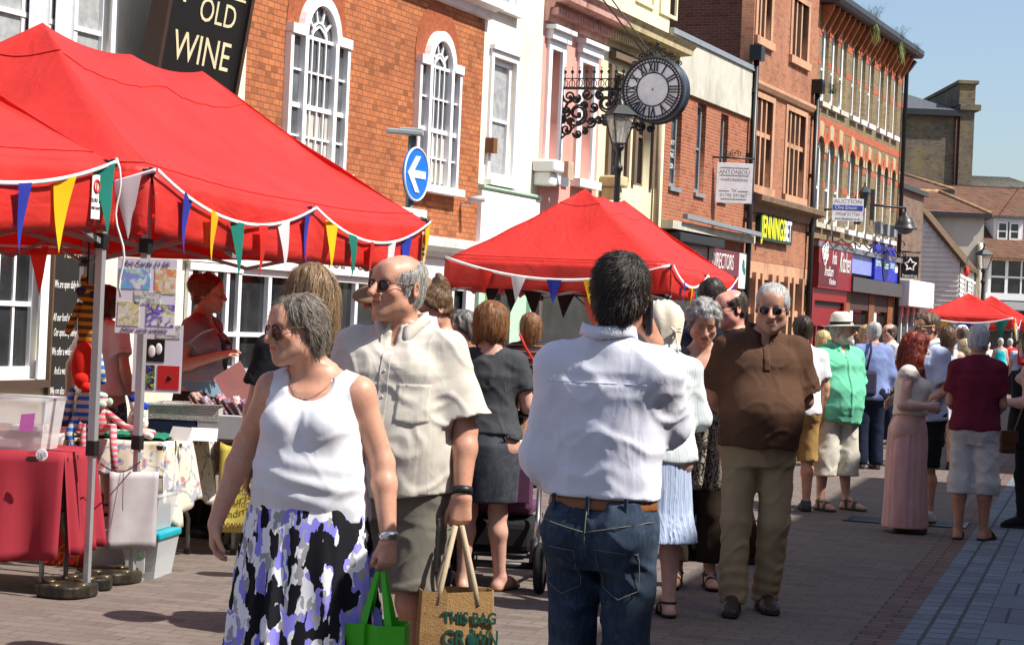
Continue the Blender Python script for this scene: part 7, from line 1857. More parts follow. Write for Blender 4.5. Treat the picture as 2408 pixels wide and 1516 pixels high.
def draped(name, label, R, w, d, h, m, drops, seed=0, over=.012, cat='tablecloth', corner=.10):
 o = thing(name, label, cat, R.location.copy(), R.rotation_euler.z); b = MB(); rr = random.Random(seed)
 n = 26; b.sheet([[(-w * i / n, d * j / 10, h + over + .002 * math.sin(i * 1.3 + j)) for i in range(n + 1)] for j in range(11)])
 def side(p0, p1, out, L):
  p0 = Vector(p0); p1 = Vector(p1); rows = []; k = 44
  for j in range(12):
   s = j / 11; row = []
   for i in range(k + 1):
    t = i / k; p = p0 + (p1 - p0) * t; ln = L(t) if callable(L) else L
    wv = (.030 * math.sin(t * 19 + seed) + .018 * math.sin(t * 43 + seed * 2)) * s ** .8 + .05 * s
    row.append((p.x + out[0] * wv, p.y + out[1] * wv, h + over - ln * s))
   rows.append(row)
  b.sheet(rows)
 f, r, bk, l = drops
 if f: side((0, 0, 0), (-w, 0, 0), (0, -1), f)
 if r: side((0, 0, 0), (0, d, 0), (1, 0), r)
 if bk: side((0, d, 0), (-w, d, 0), (0, 1), bk)
 if l: side((-w, 0, 0), (-w, d, 0), (-1, 0), l)
 ob = link('cloth', b.mesh('cloth'), m, o); ob.modifiers.new('thick', 'SOLIDIFY').thickness = .003
 return o
red_cloth = mat('crimson_tablecloth', (.30, .028, .042), .85, .15, var=.08, vs=3, bump=.3, bs=220)
kA = px(152, 1056, 10.25)
tA = folding_table('folding_table', 'folding table under the red cloth at the left edge', kA, 1.6, .6, .74, rad(-4)); draped('red_tablecloth', 'deep red cloth covering the table at the left edge', tA, 1.6, .6, .74, red_cloth, (lambda t: .55 + .03 * math.sin(t * 5), .54, .4, .3), 3)
def clear(name, tint=(.8, .82, .84), alpha=.35):
 if name in MATS: return MATS[name]
 t = NT(name); t.b.inputs['Base Color'].default_value = (*tint, 1); t.b.inputs['Roughness'].default_value = .25; t.b.inputs['Alpha'].default_value = alpha; t.fin(.25, .5); MATS[name] = t.m; return t.m
clear_pl = clear('clear_plastic')
def storage_box(label, p, w, d, h, lidm, rot=0, contents=(), lidh=.03, rim=True):
 R = thing('storage_box', label, 'box', p, rot); b = MB(); t = .0; e = .03
 b.add([(-w / 2 + e, -d / 2 + e, 0), (w / 2 - e, -d / 2 + e, 0), (w / 2 - e, d / 2 - e, 0), (-w / 2 + e, d / 2 - e, 0), (-w / 2, -d / 2, h), (w / 2, -d / 2, h), (w / 2, d / 2, h), (-w / 2, d / 2, h)], [(3, 2, 1, 0), (0, 1, 5, 4), (1, 2, 6, 5), (2, 3, 7, 6), (3, 0, 4, 7)]); b.build('tub', clear_pl, R, thick=.003)
 if lidm is not None:
  b = MB(); b.box(-w / 2 - .012, w / 2 + .012, -d / 2 - .012, d / 2 + .012, h - .012, h + lidh); b.build('lid', lidm, R, bevel=.012)
 else:
  b = MB(); b.tube([(-w / 2, -d / 2, h), (w / 2, -d / 2, h), (w / 2, d / 2, h), (-w / 2, d / 2, h)], .011, 6, closed=True); b.build('rim', clear_pl, R)
 for (x0, x1, y0, y1, z0, z1, m) in contents:
  b = MB(); b.box(x0, x1, y0, y1, z0, z1); b.build('contents', m, R, bevel=.004)
 return R
paper = mat('white_paper', (.74, .73, .72), .8, var=.03); pinkpaper = mat('pink_note', (.70, .20, .62), .8); greyp = mat('grey_board', (.36, .36, .37), .8)
p = px(42, 1058, 10.5); p.z = .755
sb = storage_box('large clear plastic box with a pink note, on the red tablecloth', p, .40, .32, .27, None, rad(-6), [(-.16, .05, -.11, .10, .01, .06, paper), (-.15, .10, -.1, .1, .062, .10, mat('brown_card', (.35, .25, .18))), (.0, .15, -.12, .05, .10, .13, paper)])
b = MB(); b.add([(.06, -.166, .10), (.14, -.166, .105), (.148, -.172, .20), (.07, -.166, .19)], [(0, 1, 2, 3)]); b.build('sticky_note', pinkpaper, sb, thick=.001)
p = px(98, 1069, 10.18); b = MB(); b.lathe([(0, .003), (.030, .003), (.032, 0), (0, 0)], 24, 0, (0, 0, 0), False, Matrix.Rotation(rad(90), 3, 'X')); o = b.build('badge', paper, None, p); tag(o, 'round white number badge pinned on the red tablecloth', 'badge'); texts(o, [('365', 0, -.009, 0, .032, {})], mat('purple_lettering', (.12, .08, .2)))
flo = floral('floral_cotton', (.66, .60, .48), [(.10, .13, .32), (.55, .13, .09), (.60, .45, .18), (.22, .28, .40)], 7.5)
kB = px(386, 1050, 11.4)
tB = folding_table('folding_table', 'folding table under the floral cloth in the large tent', kB, 1.6, .95, .74, rad(-9)); draped('floral_tablecloth', 'cream cloth printed with blue and red flowers on the stall table', tB, 1.6, .95, .74, flo, (.20, lambda t: .46 - .12 * abs(t - .15) + .06 * math.sin(t * 9), .3, .2), 5)
fb = lambda x, y, z=.755: Vector(tB.location) * Vector((1, 1, 0)) + Matrix.Rotation(tB.rotation_euler.z, 3, 'Z') @ Vector((x, y, 0)) + Vector((0, 0, z))
b = MB(); rr = random.Random(4); b.sheet([[fb(-.02 - .62 * i / 20, .06 + .45 * j / 12, .762 + .012 * abs(math.sin(i * 1.1 + j * .7)) + .006 * rr.random()) for i in range(21)] for j in range(13)]); o = b.build('green_cloth', mat('green_felt', (.012, .17, .10), .9, bump=.3), None, thick=.004); tag(o, 'crumpled green cloth under the sock toys on the floral table', 'cloth')
s_pink = striped('pink_grey_stripes', (.80, .10, .17), (.48, .42, .36), 9.5); s_blue = striped('blue_grey_stripes', (.03, .17, .55), (.55, .55, .50), 7.0); s_org = striped('orange_brown_stripes', (.55, .22, .02), (.10, .055, .03), 7.0)
dot = floral('strawberry_print', (.72, .70, .62), [(.60, .05, .05), (.60, .05, .05)], 20); t_red = mat('red_plush', (.55, .022, .015), .95, .1, bump=.5, bs=120); t_blue = mat('royal_blue_plush', (.01, .05, .38), .95, .1, bump=.5, bs=120); t_mint = mat('mint_plush', (.40, .55, .48), .95); t_navy = mat('navy_glasses', (.01, .015, .05), .3)
def toy(label, p, parts, rot=0):
 R = thing('sock_toy', label, 'toy', p, rot, None)
 for nm, m, fn in parts:
  b = MB(); fn(b); b.build(nm, m, R)
 return R
p = fb(-.42, .05, .80)
def limb(pts, r): return lambda b: (b.tube(pts, r, 10), b.ball(pts[0], r if not isinstance(r, list) else r[0]), b.ball(pts[-1], r if not isinstance(r, list) else r[-1]))
toy('pink and grey striped sock monkey sitting on the green cloth, legs over the table edge', p, [('body', s_pink, lambda b: (b.ball((0, .02, .06), (.06, .05, .095)), b.ball((0, 0, .17), (.048, .045, .05)))), ('face', t_mint, lambda b: (b.ball((.01, -.035, .155), (.035, .02, .025)), b.ball((0, -.005, .205), (.045, .04, .022)))),
     ('leg', s_pink, limb([(-.03, -.03, .02), (-.05, -.12, .03), (-.055, -.16, -.05), (-.05, -.16, -.16)], .022)), ('leg', s_pink, limb([(.04, 0, .02), (.10, -.09, .03), (.12, -.17, -.06), (.14, -.17, -.25)], .022)), ('foot', mat('pink_plush', (.8, .05, .12), .95), lambda b: (b.ball((.145, -.175, -.27), (.027, .027, .045)), b.ball((-.05, -.165, -.18), (.026, .026, .04)))),
     ('arm', s_pink, limb([(-.05, 0, .11), (-.10, -.04, .06), (-.11, -.06, -.01)], .018)), ('arm', s_pink, limb([(.05, 0, .10), (.15, .0, .03), (.32, -.02, .0)], .02)), ('ear', t_mint, lambda b: (b.ball((-.055, 0, .17), (.02, .012, .024)), b.ball((.055, 0, .17), (.02, .012, .024))))])
for dx, dz, lb in ((.0, 0, 'strawberry print sock toy with a blue cap, taller of the pair'), (.05, -.04, 'strawberry print sock toy with a blue cap, shorter of the pair')):
 toy(lb, fb(-.24 + dx * 1.3, .14 - dx, .785), [('body', dot, lambda b, dz=dz: (b.ball((0, 0, .07), (.04, .035, .085 + dz)), b.ball((0, -.005, .17 + dz), (.03, .03, .045)))), ('cap', t_blue, lambda b, dz=dz: (b.ball((0, 0, .205 + dz), (.038, .036, .03)),)), ('leg', dot, limb([(0, -.02, .01), (.07, -.08, .0)], .02))])
ph_ = px(205, 760, 11.15)
toy('orange and brown striped sock cat with dark glasses hanging from the tent frame', ph_, [('body', s_org, lambda b: (b.ball((0, 0, .0), (.055, .05, .15)), b.ball((.01, -.02, .17), (.075, .05, .055)))), ('leg', s_org, limb([(-.03, 0, -.10), (-.045, -.02, -.30)], .022)), ('leg', s_org, limb([(.03, 0, -.10), (.045, -.02, -.28)], .022)), ('arm', s_org, limb([(-.05, 0, .10), (-.10, -.03, -.05)], .02)), ('ear', s_org, lambda b: (b.ball((-.03, 0, .24), (.02, .01, .04)), b.ball((.05, 0, .24), (.02, .01, .04)))), ('glasses', t_navy, lambda b: (b.ball((-.03, -.06, .185), (.035, .012, .022)), b.ball((.04, -.06, .165), (.035, .012, .022))))])
ph_ = px(200, 880, 11.1)
toy('red sock monkey with blue and grey striped legs hanging below the cat', ph_, [('body', t_red, lambda b: (b.ball((-.01, 0, .05), (.07, .06, .14)), b.ball((0, -.03, -.03), (.06, .05, .05)))), ('nose', t_red, lambda b: b.ball((.03, -.075, -.07), (.035, .028, .03))), ('trousers', s_blue, lambda b: b.ball((.01, 0, -.18), (.055, .05, .10))), ('leg', s_blue, limb([(-.02, 0, -.20), (-.07, -.02, -.34), (-.06, -.03, -.40)], .026)), ('leg', s_blue, limb([(.04, 0, -.22), (.05, -.01, -.38)], .026)), ('arm', s_blue, limb([(.07, 0, .12), (.10, .0, -.03)], .022)), ('arm', s_blue, limb([(-.07, 0, -.10), (-.10, -.02, -.25)], .022))])
for q_, lb in ((px(205, 700, 11.15), 'thin cord holding the sock cat to the tent frame'), (px(197, 830, 11.16), 'thin cord holding the red sock monkey')):
 b = MB(); b.tube([q_, (q_.x, q_.y, 2.2)], .003, 5); o = b.build('hanging_cord', black_plas); tag(o, lb, 'cord')
def art(name, a, c, d, scale, ground=(.7, .7, .68)):
 t = NT(name); co = t.coord(); n = t.n('ShaderNodeTexNoise'); t.set(n.inputs['Vector'], co); n.inputs['Scale'].default_value = scale; n.inputs['Detail'].default_value = 3; n.inputs['Distortion'].default_value = 1.5
 sp = t.n('ShaderNodeSeparateColor'); t.set(sp.inputs[0], n.outputs['Color'])
 x = t.mix(t.ramp(sp.outputs[0], [(.42, 0.0), (.52, 1.0)]), ground, a); x = t.mix(t.ramp(sp.outputs[1], [(.5, 0.0), (.58, 1.0)]), x, c); x = t.mix(t.ramp(sp.outputs[2], [(.54, 0.0), (.62, 1.0)]), x, d)
 t.base(x); return t.fin(.5, .3)
pics = [art('watercolour_blue', (.12, .45, .70), (.25, .3, .65), (.4, .6, .5), 14), art('watercolour_orange', (.75, .25, .12), (.7, .55, .15), (.5, .55, .3), 15), art('watercolour_grey', (.45, .45, .45), (.3, .3, .3), (.6, .6, .55), 22), art('watercolour_yellow', (.65, .58, .25), (.42, .40, .22), (.6, .6, .6), 22), art('watercolour_violet', (.10, .07, .35), (.2, .15, .5), (.55, .5, .1), 20)]
white_board = mat('white_card', (.70, .66, .75), .5, .3, var=.02); ink = mat('violet_ink', (.05, .03, .12))
a = px(276, 611, 10.80); c = px(410, 788, 10.80); w_ = c.x - a.x; h_ = a.z - c.z + .015
R = thing('card_poster', 'white poster of painted art cards for sale tied to the tent leg', 'poster', ((a.x + c.x) / 2, 10.80, c.z), rad(-3))
b = MB(); b.box(-w_ / 2, w_ / 2, 0, .004, 0, h_); b.build('sheet', white_board, R)
texts(R, [('Art Cards £1.50', 0, -.003, h_ * .93, .038, dict(depth=.001)), ('Other cards available', 0, -.003, h_ * .055, .030, dict(depth=.001))], ink)
for m, (x0, x1, z0, z1) in zip(pics, ((-.46, .06, .59, .86), (.14, .49, .54, .87), (-.2, .25, .39, .57), (-.46, -.1, .10, .42), (.02, .49, .11, .40))):
 b = MB(); b.box(x0 * w_, x1 * w_, -.0025, 0, z0 * h_, z1 * h_); b.build('picture', m, R)
a = px(315, 760, 11.12); c = px(425, 925, 11.12); w_ = c.x - a.x; h_ = a.z - c.z
R = thing('photo_card_board', 'white board of flower photograph cards below the art card poster', 'poster', ((a.x + c.x) / 2, 11.12, c.z), rad(-4))
b = MB(); b.box(-w_ / 2, w_ / 2, 0, .004, 0, h_); b.build('sheet', white_board, R); dk = mat('black_photo', (.012, .012, .012), .4)
for m, (x0, x1, z0, z1) in zip((pics[2], dk, mat('poppy_photo', (.50, .02, .02), .4), art('iris_photo', (.05, .04, .25), (.10, .25, .03), (.5, .5, .02), 24, (.02, .02, .02))), ((-.05, .44, .80, .99), (-.3, .14, .45, .78), (.02, .46, .05, .40), (-.40, -.04, .05, .40))):
 b = MB(); b.box(x0 * w_, x1 * w_, -.0025, 0, z0 * h_, z1 * h_); b.build('picture', m, R)
b = MB(); b.ball((-.12 * w_, -.004, .6 * h_), (.022, .004, .035)); b.ball((.02 * w_, -.004, .64 * h_), (.02, .004, .033)); b.build('tulip', paper, R); b = MB(); b.ball((.26 * w_, -.004, .22 * h_), (.014, .004, .014)); b.build('poppy_centre', dk, R)
wick = brick('white_wicker', (.66, .64, .60), (.58, .56, .52), (.25, .24, .22), .024, .010, .002, (.4, .4, .38), .2, bump=.8)
R = thing('wicker_basket', 'white wicker basket of cards on the floral table', 'basket', fb(-.02, .62, .86), rad(-9)); b = MB(); b.box(-.24, .16, -.10, .12, 0, .015); b.sheet([[(x, y, z) for x, y in ((-.26, -.12), (.18, -.12), (.18, .14), (-.26, .14), (-.26, -.12))] for z in (0, .09)], smooth=False); b.tube([(-.26, -.12, .09), (.18, -.12, .09), (.18, .14, .09), (-.26, .14, .09)], .010, 6, closed=True); b.build('basket', wick, R, thick=.006)
def lowbox(label, x0, x1, y0, y1, z0, z1, m, name='card_box', cat='box'):
 b = MB(); b.box(x0, x1, y0, y1, 0, z1 - z0); o = b.build(name, m, None, fb(0, 0, z0), rad(-9), bevel=.004); return tag(o, label, cat)
lowbox('navy box under the white wicker basket', -.30, .02, .50, .74, .757, .855, mat('navy_box', (.012, .015, .05)))
lowbox('grey display box beside the white wicker basket', .03, .36, .50, .80, .757, .90, greyp)
rr = random.Random(9); cols = [(.15, .05, .12), (.5, .2, .15), (.05, .08, .2), (.55, .5, .4), (.35, .10, .15), (.1, .12, .08), (.6, .55, .5)]
R = thing('card_rack', 'row of small patterned cards and purses leaning in a grey box', 'cards', fb(.15, .66, .90), rad(-9))
for i in range(9):
 b = MB(); M = Matrix.Translation((-.14 + i * .045, 0, 0)) @ Matrix.Rotation(rad(-35 + rr.uniform(-8, 8)), 4, 'Y'); b.box(-.006, .006, -.07, .08, 0, rr.uniform(.10, .17), 0, M); b.build('card', art('card_print_%s' % 'abcdefghi'[i], cols[i % 7], cols[(i + 2) % 7], cols[(i + 4) % 7], 30, cols[(i + 3) % 7]), R)
for i, (x, y, r_) in enumerate(((.02, .18, -25), (.17, .2, 10))):
 b = MB(); b.box(-.08, .08, -.002, .002, 0, .085, 0, Matrix.Rotation(rad(-28), 4, 'X')); o = b.build('price_card', paper, None, fb(x, y, .76), rad(-9 + r_)); tag(o, ['white price card lying near the front of the floral table', 'white price card standing by the grey display box'][i], 'card')
kS = tl(TB_, -.12, 1.62, 0)
tS = folding_table('folding_table', 'folding table with a grey cloth behind the floral table', kS, .75, 1.5, .74, GA); draped('grey_tablecloth', 'grey patterned cloth on the table behind the floral one', tS, .75, 1.5, .74, floral('grey_print', (.30, .30, .33), [(.1, .08, .1), (.4, .12, .12)], 9), (.25, .5, .25, .25), 8)
for i, (xx, yy_, w_, h_, lb) in enumerate(((500, 960, .16, .09, 'small white box of soap on the grey cloth, nearer'), (535, 975, .14, .07, 'small white box of soap on the grey cloth, farther'))):
 p = px(xx, yy_, 12.8); b = MB(); b.box(-w_ / 2, w_ / 2, -.06, .06, 0, h_); o = b.build('soap_box', paper, None, (p.x, p.y, .757), GA, bevel=.003); tag(o, lb, 'box')
p = px(409, 1, 11.25); p.z = 0
sb = storage_box('clear storage box with a turquoise lid under the floral table', p, .22, .36, .235, mat('turquoise_lid', (.0, .33, .42), .35, .4), rad(-9), [(-.085, .03, -.172, -.168, .03, .16, paper)]); b = MB(); b.lathe([(0, .002), (.022, .002), (.022, 0)], 16, 0, (-.005, -.186, .13), False, Matrix.Rotation(rad(90), 3, 'X')); b.build('sticker', mat('green_sticker', (.12, .25, .14)), sb)
p = px(400, 1, 11.28); p.z = .27
storage_box('smoky clear box stacked on the turquoise lidded box', p, .24, .34, .20, None, rad(-9), [(-.09, .09, -.14, .14, .01, .13, mat('dark_goods', (.03, .03, .04)))])
p = px(330, 1, 11.5); p.z = 0
storage_box('grey clear box of goods behind the second tent leg', p, .26, .4, .24, None, rad(-9), [(-.10, .10, -.14, .14, .01, .16, mat('brown_card', (.35, .25, .18)))])
bagm = floral('bright_flower_print', (.42, .03, .02), [(.6, .32, .01), (.06, .10, .02), (.12, .03, .25), (.6, .1, .02)], 14)
R = thing('flower_bag', 'red shopping bag printed with bright flowers under the floral table', 'bag', (px(228, 1, 11.55).x, 11.55, 0), rad(-6)); b = MB(); b.poly([(-.15, -.10, 0), (.15, -.10, 0), (.14, -.08, .42), (-.14, -.08, .42)], (0, .2, 0)); b.build('bag', bagm, R, bevel=.015)
b = MB(); b.tube([(-.08, 0, .42), (-.07, 0, .56), (.07, 0, .56), (.08, 0, .42)], .012, 6); b.build('handle', t_red, R)
p = px(258, 1108, 10.82); c = px(366, 1288, 10.95)
b = MB(); rows = [[Vector((p.x + (c.x - p.x) * i / 10, p.y + .13 * i / 10 + .012 * math.sin(i * .9 + j * .4), p.z + (c.z - p.z) * j / 10)) for i in range(11)] for j in range(11)]; b.sheet(rows); o = b.build('paper_sheet', mat('greyish_sheet', (.50, .46, .47), .5, .3, transl=.2), None, thick=.002); tag(o, 'plain grey white sheet hung between the two tent legs', 'sheet')
b = MB(); pA_, pB_ = px(236, 1090, 10.42), px(330, 1085, 10.92); b.tube([pA_ + (pB_ - pA_) * (i / 8) - Vector((0, 0, .05 * math.sin(math.pi * i / 8))) for i in range(9)], .004, 5); b.tube([px(290, 1105, 10.85), px(288, 1200, 10.8)], .002, 4); o = b.build('tie_string', black_plas); tag(o, 'dark string tied between the two tent legs', 'string')
p0 = px(548, 1040, 12.25); p1 = px(512, 1250, 12.25); w_ = .62
R = thing('soap_banner', 'yellow banner with dark lettering hanging from the soap table', 'banner', (p0.x, 12.25, p1.z), rad(10)); hB = p0.z - p1.z
b = MB(); b.sheet([[(-.08 + (w_ + .08) * i / 16 + (.10 * (j / 10) if i == 0 else 0) * 0, .012 * math.sin(i * .8), hB * j / 10) for i in range(17)] for j in range(11)]); b.build('sheet', mat('yellow_vinyl', (.62, .50, .10), .5, .3, var=.04), R, thick=.002)
bl = mat('brown_lettering', (.12, .05, .03)); texts(R, [('Faversham Soap', .02, -.017, hB * .90, .085, dict(depth=.001, align='LEFT', width=.8)), ('Natural Ingredients', .0, -.017, hB * .60, .07, dict(depth=.001, align='LEFT', width=.8)), ('Luxurious Bubbles', -.02, -.017, hB * .46, .07, dict(depth=.001, align='LEFT', width=.8)), ('Handmade in Kent', -.03, -.017, hB * .32, .07, dict(depth=.001, align='LEFT', width=.8)), ('www.favershamsoap', -.06, -.017, hB * .09, .085, dict(depth=.001, align='LEFT', width=.8))], bl)
tY = folding_table('folding_table', 'folding table behind the yellow soap banner', Vector((p0.x + .62, 12.36, 0)), .72, .7, .74, rad(10))
p = px(588, 890, 13.4); R = thing('notice_card', 'small white notice with bold italic letters behind the stallholder', 'sign', (p.x, p.y, p.z - .07), rad(8)); b = MB(); b.box(-.13, .13, 0, .01, 0, .14); b.build('card', paper, R); texts(R, [('DAILY', -.02, -.004, .07, .095, dict(shear=.3, bold=.003))], navy_let)
b = MB(); b.tube([(0, .02, .0), (0, .05, -.62)], .008, 6); b.build('stand', black_plas, R)
p = px(560, 915, 12.6); b = MB(); b.box(-.10, .10, -.006, .006, -.16, .16, 0, Matrix.Rotation(rad(-35), 4, 'Y') @ Matrix.Rotation(rad(-20), 4, 'X')); o = b.build('clipboard', mat('dusty_pink_card', (.36, .16, .15), .6), None, p); tag(o, 'dusty pink folder held out at the stall, under the pointing hand', 'folder')
def stripes_v(name, base, cols, axis=0, period=.05, horiz=False):
 t = NT(name); tc = t.n('ShaderNodeTexCoord'); sp = t.n('ShaderNodeSeparateXYZ'); t.set(sp.inputs[0], tc.outputs['Object'])
 wob = t.noise(tc.outputs['Object'], 5, 2)
 x = t.math('ADD', sp.outputs[2] if horiz else t.math('ADD', sp.outputs[0], t.math('MULTIPLY', sp.outputs[1], .7)), t.math('MULTIPLY', wob, .035))
 f = t.math('FRACT', t.math('DIVIDE', x, period)); t.base(t.ramp(f, [(0, base)] + cols, 'CONSTANT')); t.bump(t.noise(t.coord((1, 1, .5)), 9, 3, .5, .8), .4, .02)
 return t.fin(.85, .15)
def animal_print(name):
 t = NT(name); co = t.coord((1, 1, 1)); n = t.n('ShaderNodeTexNoise'); t.set(n.inputs['Vector'], co); n.inputs['Scale'].default_value = 7
 ad = t.n('ShaderNodeVectorMath'); ad.operation = 'MULTIPLY_ADD'; t.set(ad.inputs[0], n.outputs['Color']); ad.inputs[1].default_value = (.25, .25, .25); t.set(ad.inputs[2], co)
 w_ = t.n('ShaderNodeTexWave'); t.set(w_.inputs[0], ad.outputs[0]); w_.inputs['Scale'].default_value = 22; w_.inputs['Distortion'].default_value = 7; w_.inputs['Detail'].default_value = 2; w_.inputs['Detail Scale'].default_value = 3
 t.base(t.mix(t.ramp(w_.outputs['Fac'], [(.62, 0.0), (.70, 1.0)]), (.012, .010, .010), (.42, .36, .29))); return t.fin(.6, .3)
black_cot = cloth('black_cotton', (.014, .014, .016)); navy_cot = cloth('navy_cotton', (.012, .016, .035)); grey_marl = cloth('charcoal_marl', (.055, .057, .063), crease=.7)
dark_brown = cloth('dark_brown_cotton', (.028, .018, .013)); white_tee = cloth('white_tee_cotton', (.76, .76, .78)); tan_cot = cloth('tan_shorts_cotton', (.34, .20, .07)); cream_cot = cloth('cream_shorts_cotton', (.56, .52, .44))
mint = cloth('mint_green_cotton', (.15, .53, .33), crease=.6); blue_cot = cloth('mid_blue_cotton', (.20, .26, .48), crease=.6); maroon_cot = cloth('maroon_cotton', (.13, .014, .032)); pale_shorts = cloth('pale_grey_shorts', (.54, .52, .49), crease=.7)
pink_silk = cloth('dusty_pink_crepe', (.58, .33, .31), rough=.6, crease=.5); cream_top = cloth('cream_blouse', (.66, .60, .53)); mauve = cloth('mauve_top', (.17, .105, .09)); plum_top = cloth('grey_mauve_top', (.28, .22, .24)); pink_cot = cloth('salmon_pink_cotton', (.75, .24, .22)); turq = cloth('turquoise_cotton', (.03, .48, .58)); stone = cloth('stone_trousers', (.50, .44, .34)); pale_blue = cloth('pale_blue_cotton', (.48, .54, .72)); red_cot = cloth('red_cotton', (.55, .03, .03)); royal = cloth('royal_blue_cotton', (.03, .08, .35)); white_dress = cloth('white_dress_cotton', (.70, .70, .78))
denim_g = denim('grey_blue_denim', (.05, .055, .07), (.018, .02, .026), (.10, .11, .125))
sandal_m = mat('dark_sandal_leather', (.03, .024, .02), .6); sandal_g = mat('olive_sandal', (.09, .085, .06), .7); tan_l = mat('tan_leather', (.28, .14, .07), .5)
BOBX = [Ell((0, .055, -.02), (.096, .085, .125), .03), Ell((-.07, -.005, -.01), (.034, .062, .115), .03), Ell((.07, -.005, -.01), (.034, .062, .115), .03), Ell((0, -.06, .085), (.07, .05, .035), .03)]
def facecut(X, Y, Z): return .052 - np.sqrt((np.maximum(np.abs(X) - .03, 0) / .8) ** 2 + ((Y + .135) / 1.5) ** 2 + ((Z + .045) / 1.6) ** 2)
down = lambda q_: np.stack([q_[:, 0] * 1.2, (q_[:, 1] - .02) * 1.2, -.05 - np.maximum(0, .1 - q_[:, 2]) * 2.5], 1)
def updo(P, c1, c2, n=900, bun=(0, .085, .085), seed=3):
 bx = bun
 return P.hair('short', c1, c2, strands=n, sl=.08, t=.016, seed=seed, lift=.012, amp=.007, freq=(40, 30, 40), extra=[Ell(bx, (.055, .05, .05), .02), Ell((bx[0] + .02, bx[1] + .01, bx[2] + .05), (.03, .025, .03), .02)],
                  flow=lambda q_: np.stack([(bx[0] - q_[:, 0]), (bx[1] - q_[:, 1]), (bx[2] - q_[:, 2])], 1))
def bob(P, c1, c2, n=1400, seed=4, low=-.115, t=.02):
 return P.hair('bob', c1, c2, strands=n, sl=.12, t=t, seed=seed, lift=.007, amp=.005, extra=BOBX, cuts=[facecut, lambda X, Y, Z: (low + .01 * np.sin(X * 60) - .12 * np.maximum(-Y, 0)) - Z], flow=down)
def longhair(P, c1, c2, ext, n=1500, seed=5, sl=.2, low=-.36, amp=.008, wavy=False, flow=None):
 return P.hair('bob', c1, c2, strands=n, sl=sl, t=.018, seed=seed, lift=.012, amp=amp, extra=BOBX + ext, cuts=[facecut, lambda X, Y, Z: low + .012 * np.sin(X * 70) - Z], flow=flow or down, freq=(34, 34, 18) if wavy else (55, 55, 7))
P = Person('auburn haired stallholder in a grey and dark print top, gesturing under the large tent', -2.09, 13.3, 78, 1.755, True, w=1.08, bust=.02, h=.011, hh=.006, fh=.006, head=(4, 2, 0), hoff=(0, -.02, 0), skin=(.55, .26, .17), armw=1.05,
           arms={'R': ((-.225, .085, 1.14), (-.17, -.17, 1.225)), 'L': ((.22, .05, 1.12), (.16, -.14, 1.05))}, hands={'R': dict(d=(.1, -1, .25), n=(.5, .2, -1), curl=.22, spread=.45, thumb=1.2), 'L': dict(curl=.4)})
P.body(bare_legs=False); P.top(plum_top, .014, 1.04, .45, (.075, .095), [(1.0, .17, .135, 0), (1.15, .175, .14, -.01), (1.3, .165, .12, 0)], neck=[Ell(P.L((0, -.13, 1.44)), A(.07, .11, .10) * P.S, .01)], neckR=(.085, 1.49), seed=41, amp=.010)
P.skirt(cloth('blue_grey_jersey', (.16, .24, .30)), [(1.10, .178, .142, 0, -.008), (.93, .19, .15, 0, 0)], amp=.012, name='underlayer'); P.trousers(dark_brown, .06, (.105, .08, .08), .98, seed=3)
b = MB(); F = P.topF
for (x0, z0, rx, rz) in ((.02, 1.24, .07, .12), (-.06, 1.30, .05, .07), (.05, 1.13, .06, .07)):
 rows = []
 for j in range(9):
  row = []
  for i in range(9):
   u, v = i / 4 - 1, j / 4 - 1; s_ = max(abs(u), abs(v), 1e-6) / max(math.hypot(u, v), 1e-6); x = (x0 + rx * u * s_) * P.S; z = (z0 + rz * v * s_) * P.S
   ys = np.linspace(-.35, .05, 120); f = F.sample(np.stack([np.full(120, x), ys, np.full(120, z)], 1)); row.append(Vector((x, ys[int(np.argmax(f < 0))] - .003, z)))
  rows.append(row)
 b.sheet(rows)
b.build('print_motif', floral('dark_print', (.02, .015, .02), [(.22, .12, .14), (.12, .08, .1)], 30), P.root)
updo(P, (.10, .028, .015), (.34, .11, .05), 1100, (0, .105, .055)); P.shoes(leather_dark)
P = Person('woman in black with long brown streaked hair, seen from behind between the couple', -.86, 8.35, 196, 1.735, True, w=1.12, h=.012, hh=.006, head=(0, 4, 0)); P.body(bare_legs=False)
P.top(black_cot, .012, .9, .6, (.064, .085), [(.85, .19, .14, 0), (1.1, .18, .14, 0), (1.3, .165, .12, 0)], seed=42, amp=.008); P.trousers(navy_cot, .05, seed=4); P.shoes(leather_dark)
longhair(P, (.07, .038, .02), (.42, .27, .14), [Ell((0, .085, -.13), (.092, .045, .12), .03), Ell((-.07, .05, -.10), (.04, .05, .12), .03), Ell((.07, .05, -.10), (.04, .05, .12), .03)], 2600, low=-.235)
P = Person('person in brown hat and pink and navy striped shirt behind the bald man', -.41, 9.35, -80, 1.80, w=1.25, h=.012, hh=.007, head=(0, 12, 18), hoff=(0, -.10, -.035), lean=(0, -.10), armw=1.15); P.body(bare_legs=False)
P.top(stripes_v('pink_navy_stripes', (.72, .70, .74), [(.30, (.65, .40, .52)), (.55, (.72, .70, .74)), (.80, (.012, .016, .06)), (.92, (.72, .70, .74))], period=.135, horiz=True), .014, .88, .75, (.07, .095), [(.83, .2, .16, -.01), (1.1, .205, .17, -.03), (1.3, .18, .13, 0)], seed=43, amp=.011); P.trousers(navy_cot, .05, seed=5); P.shoes(leather_dark)
P.hair('short', (.05, .035, .025), (.15, .1, .07), 0.008)
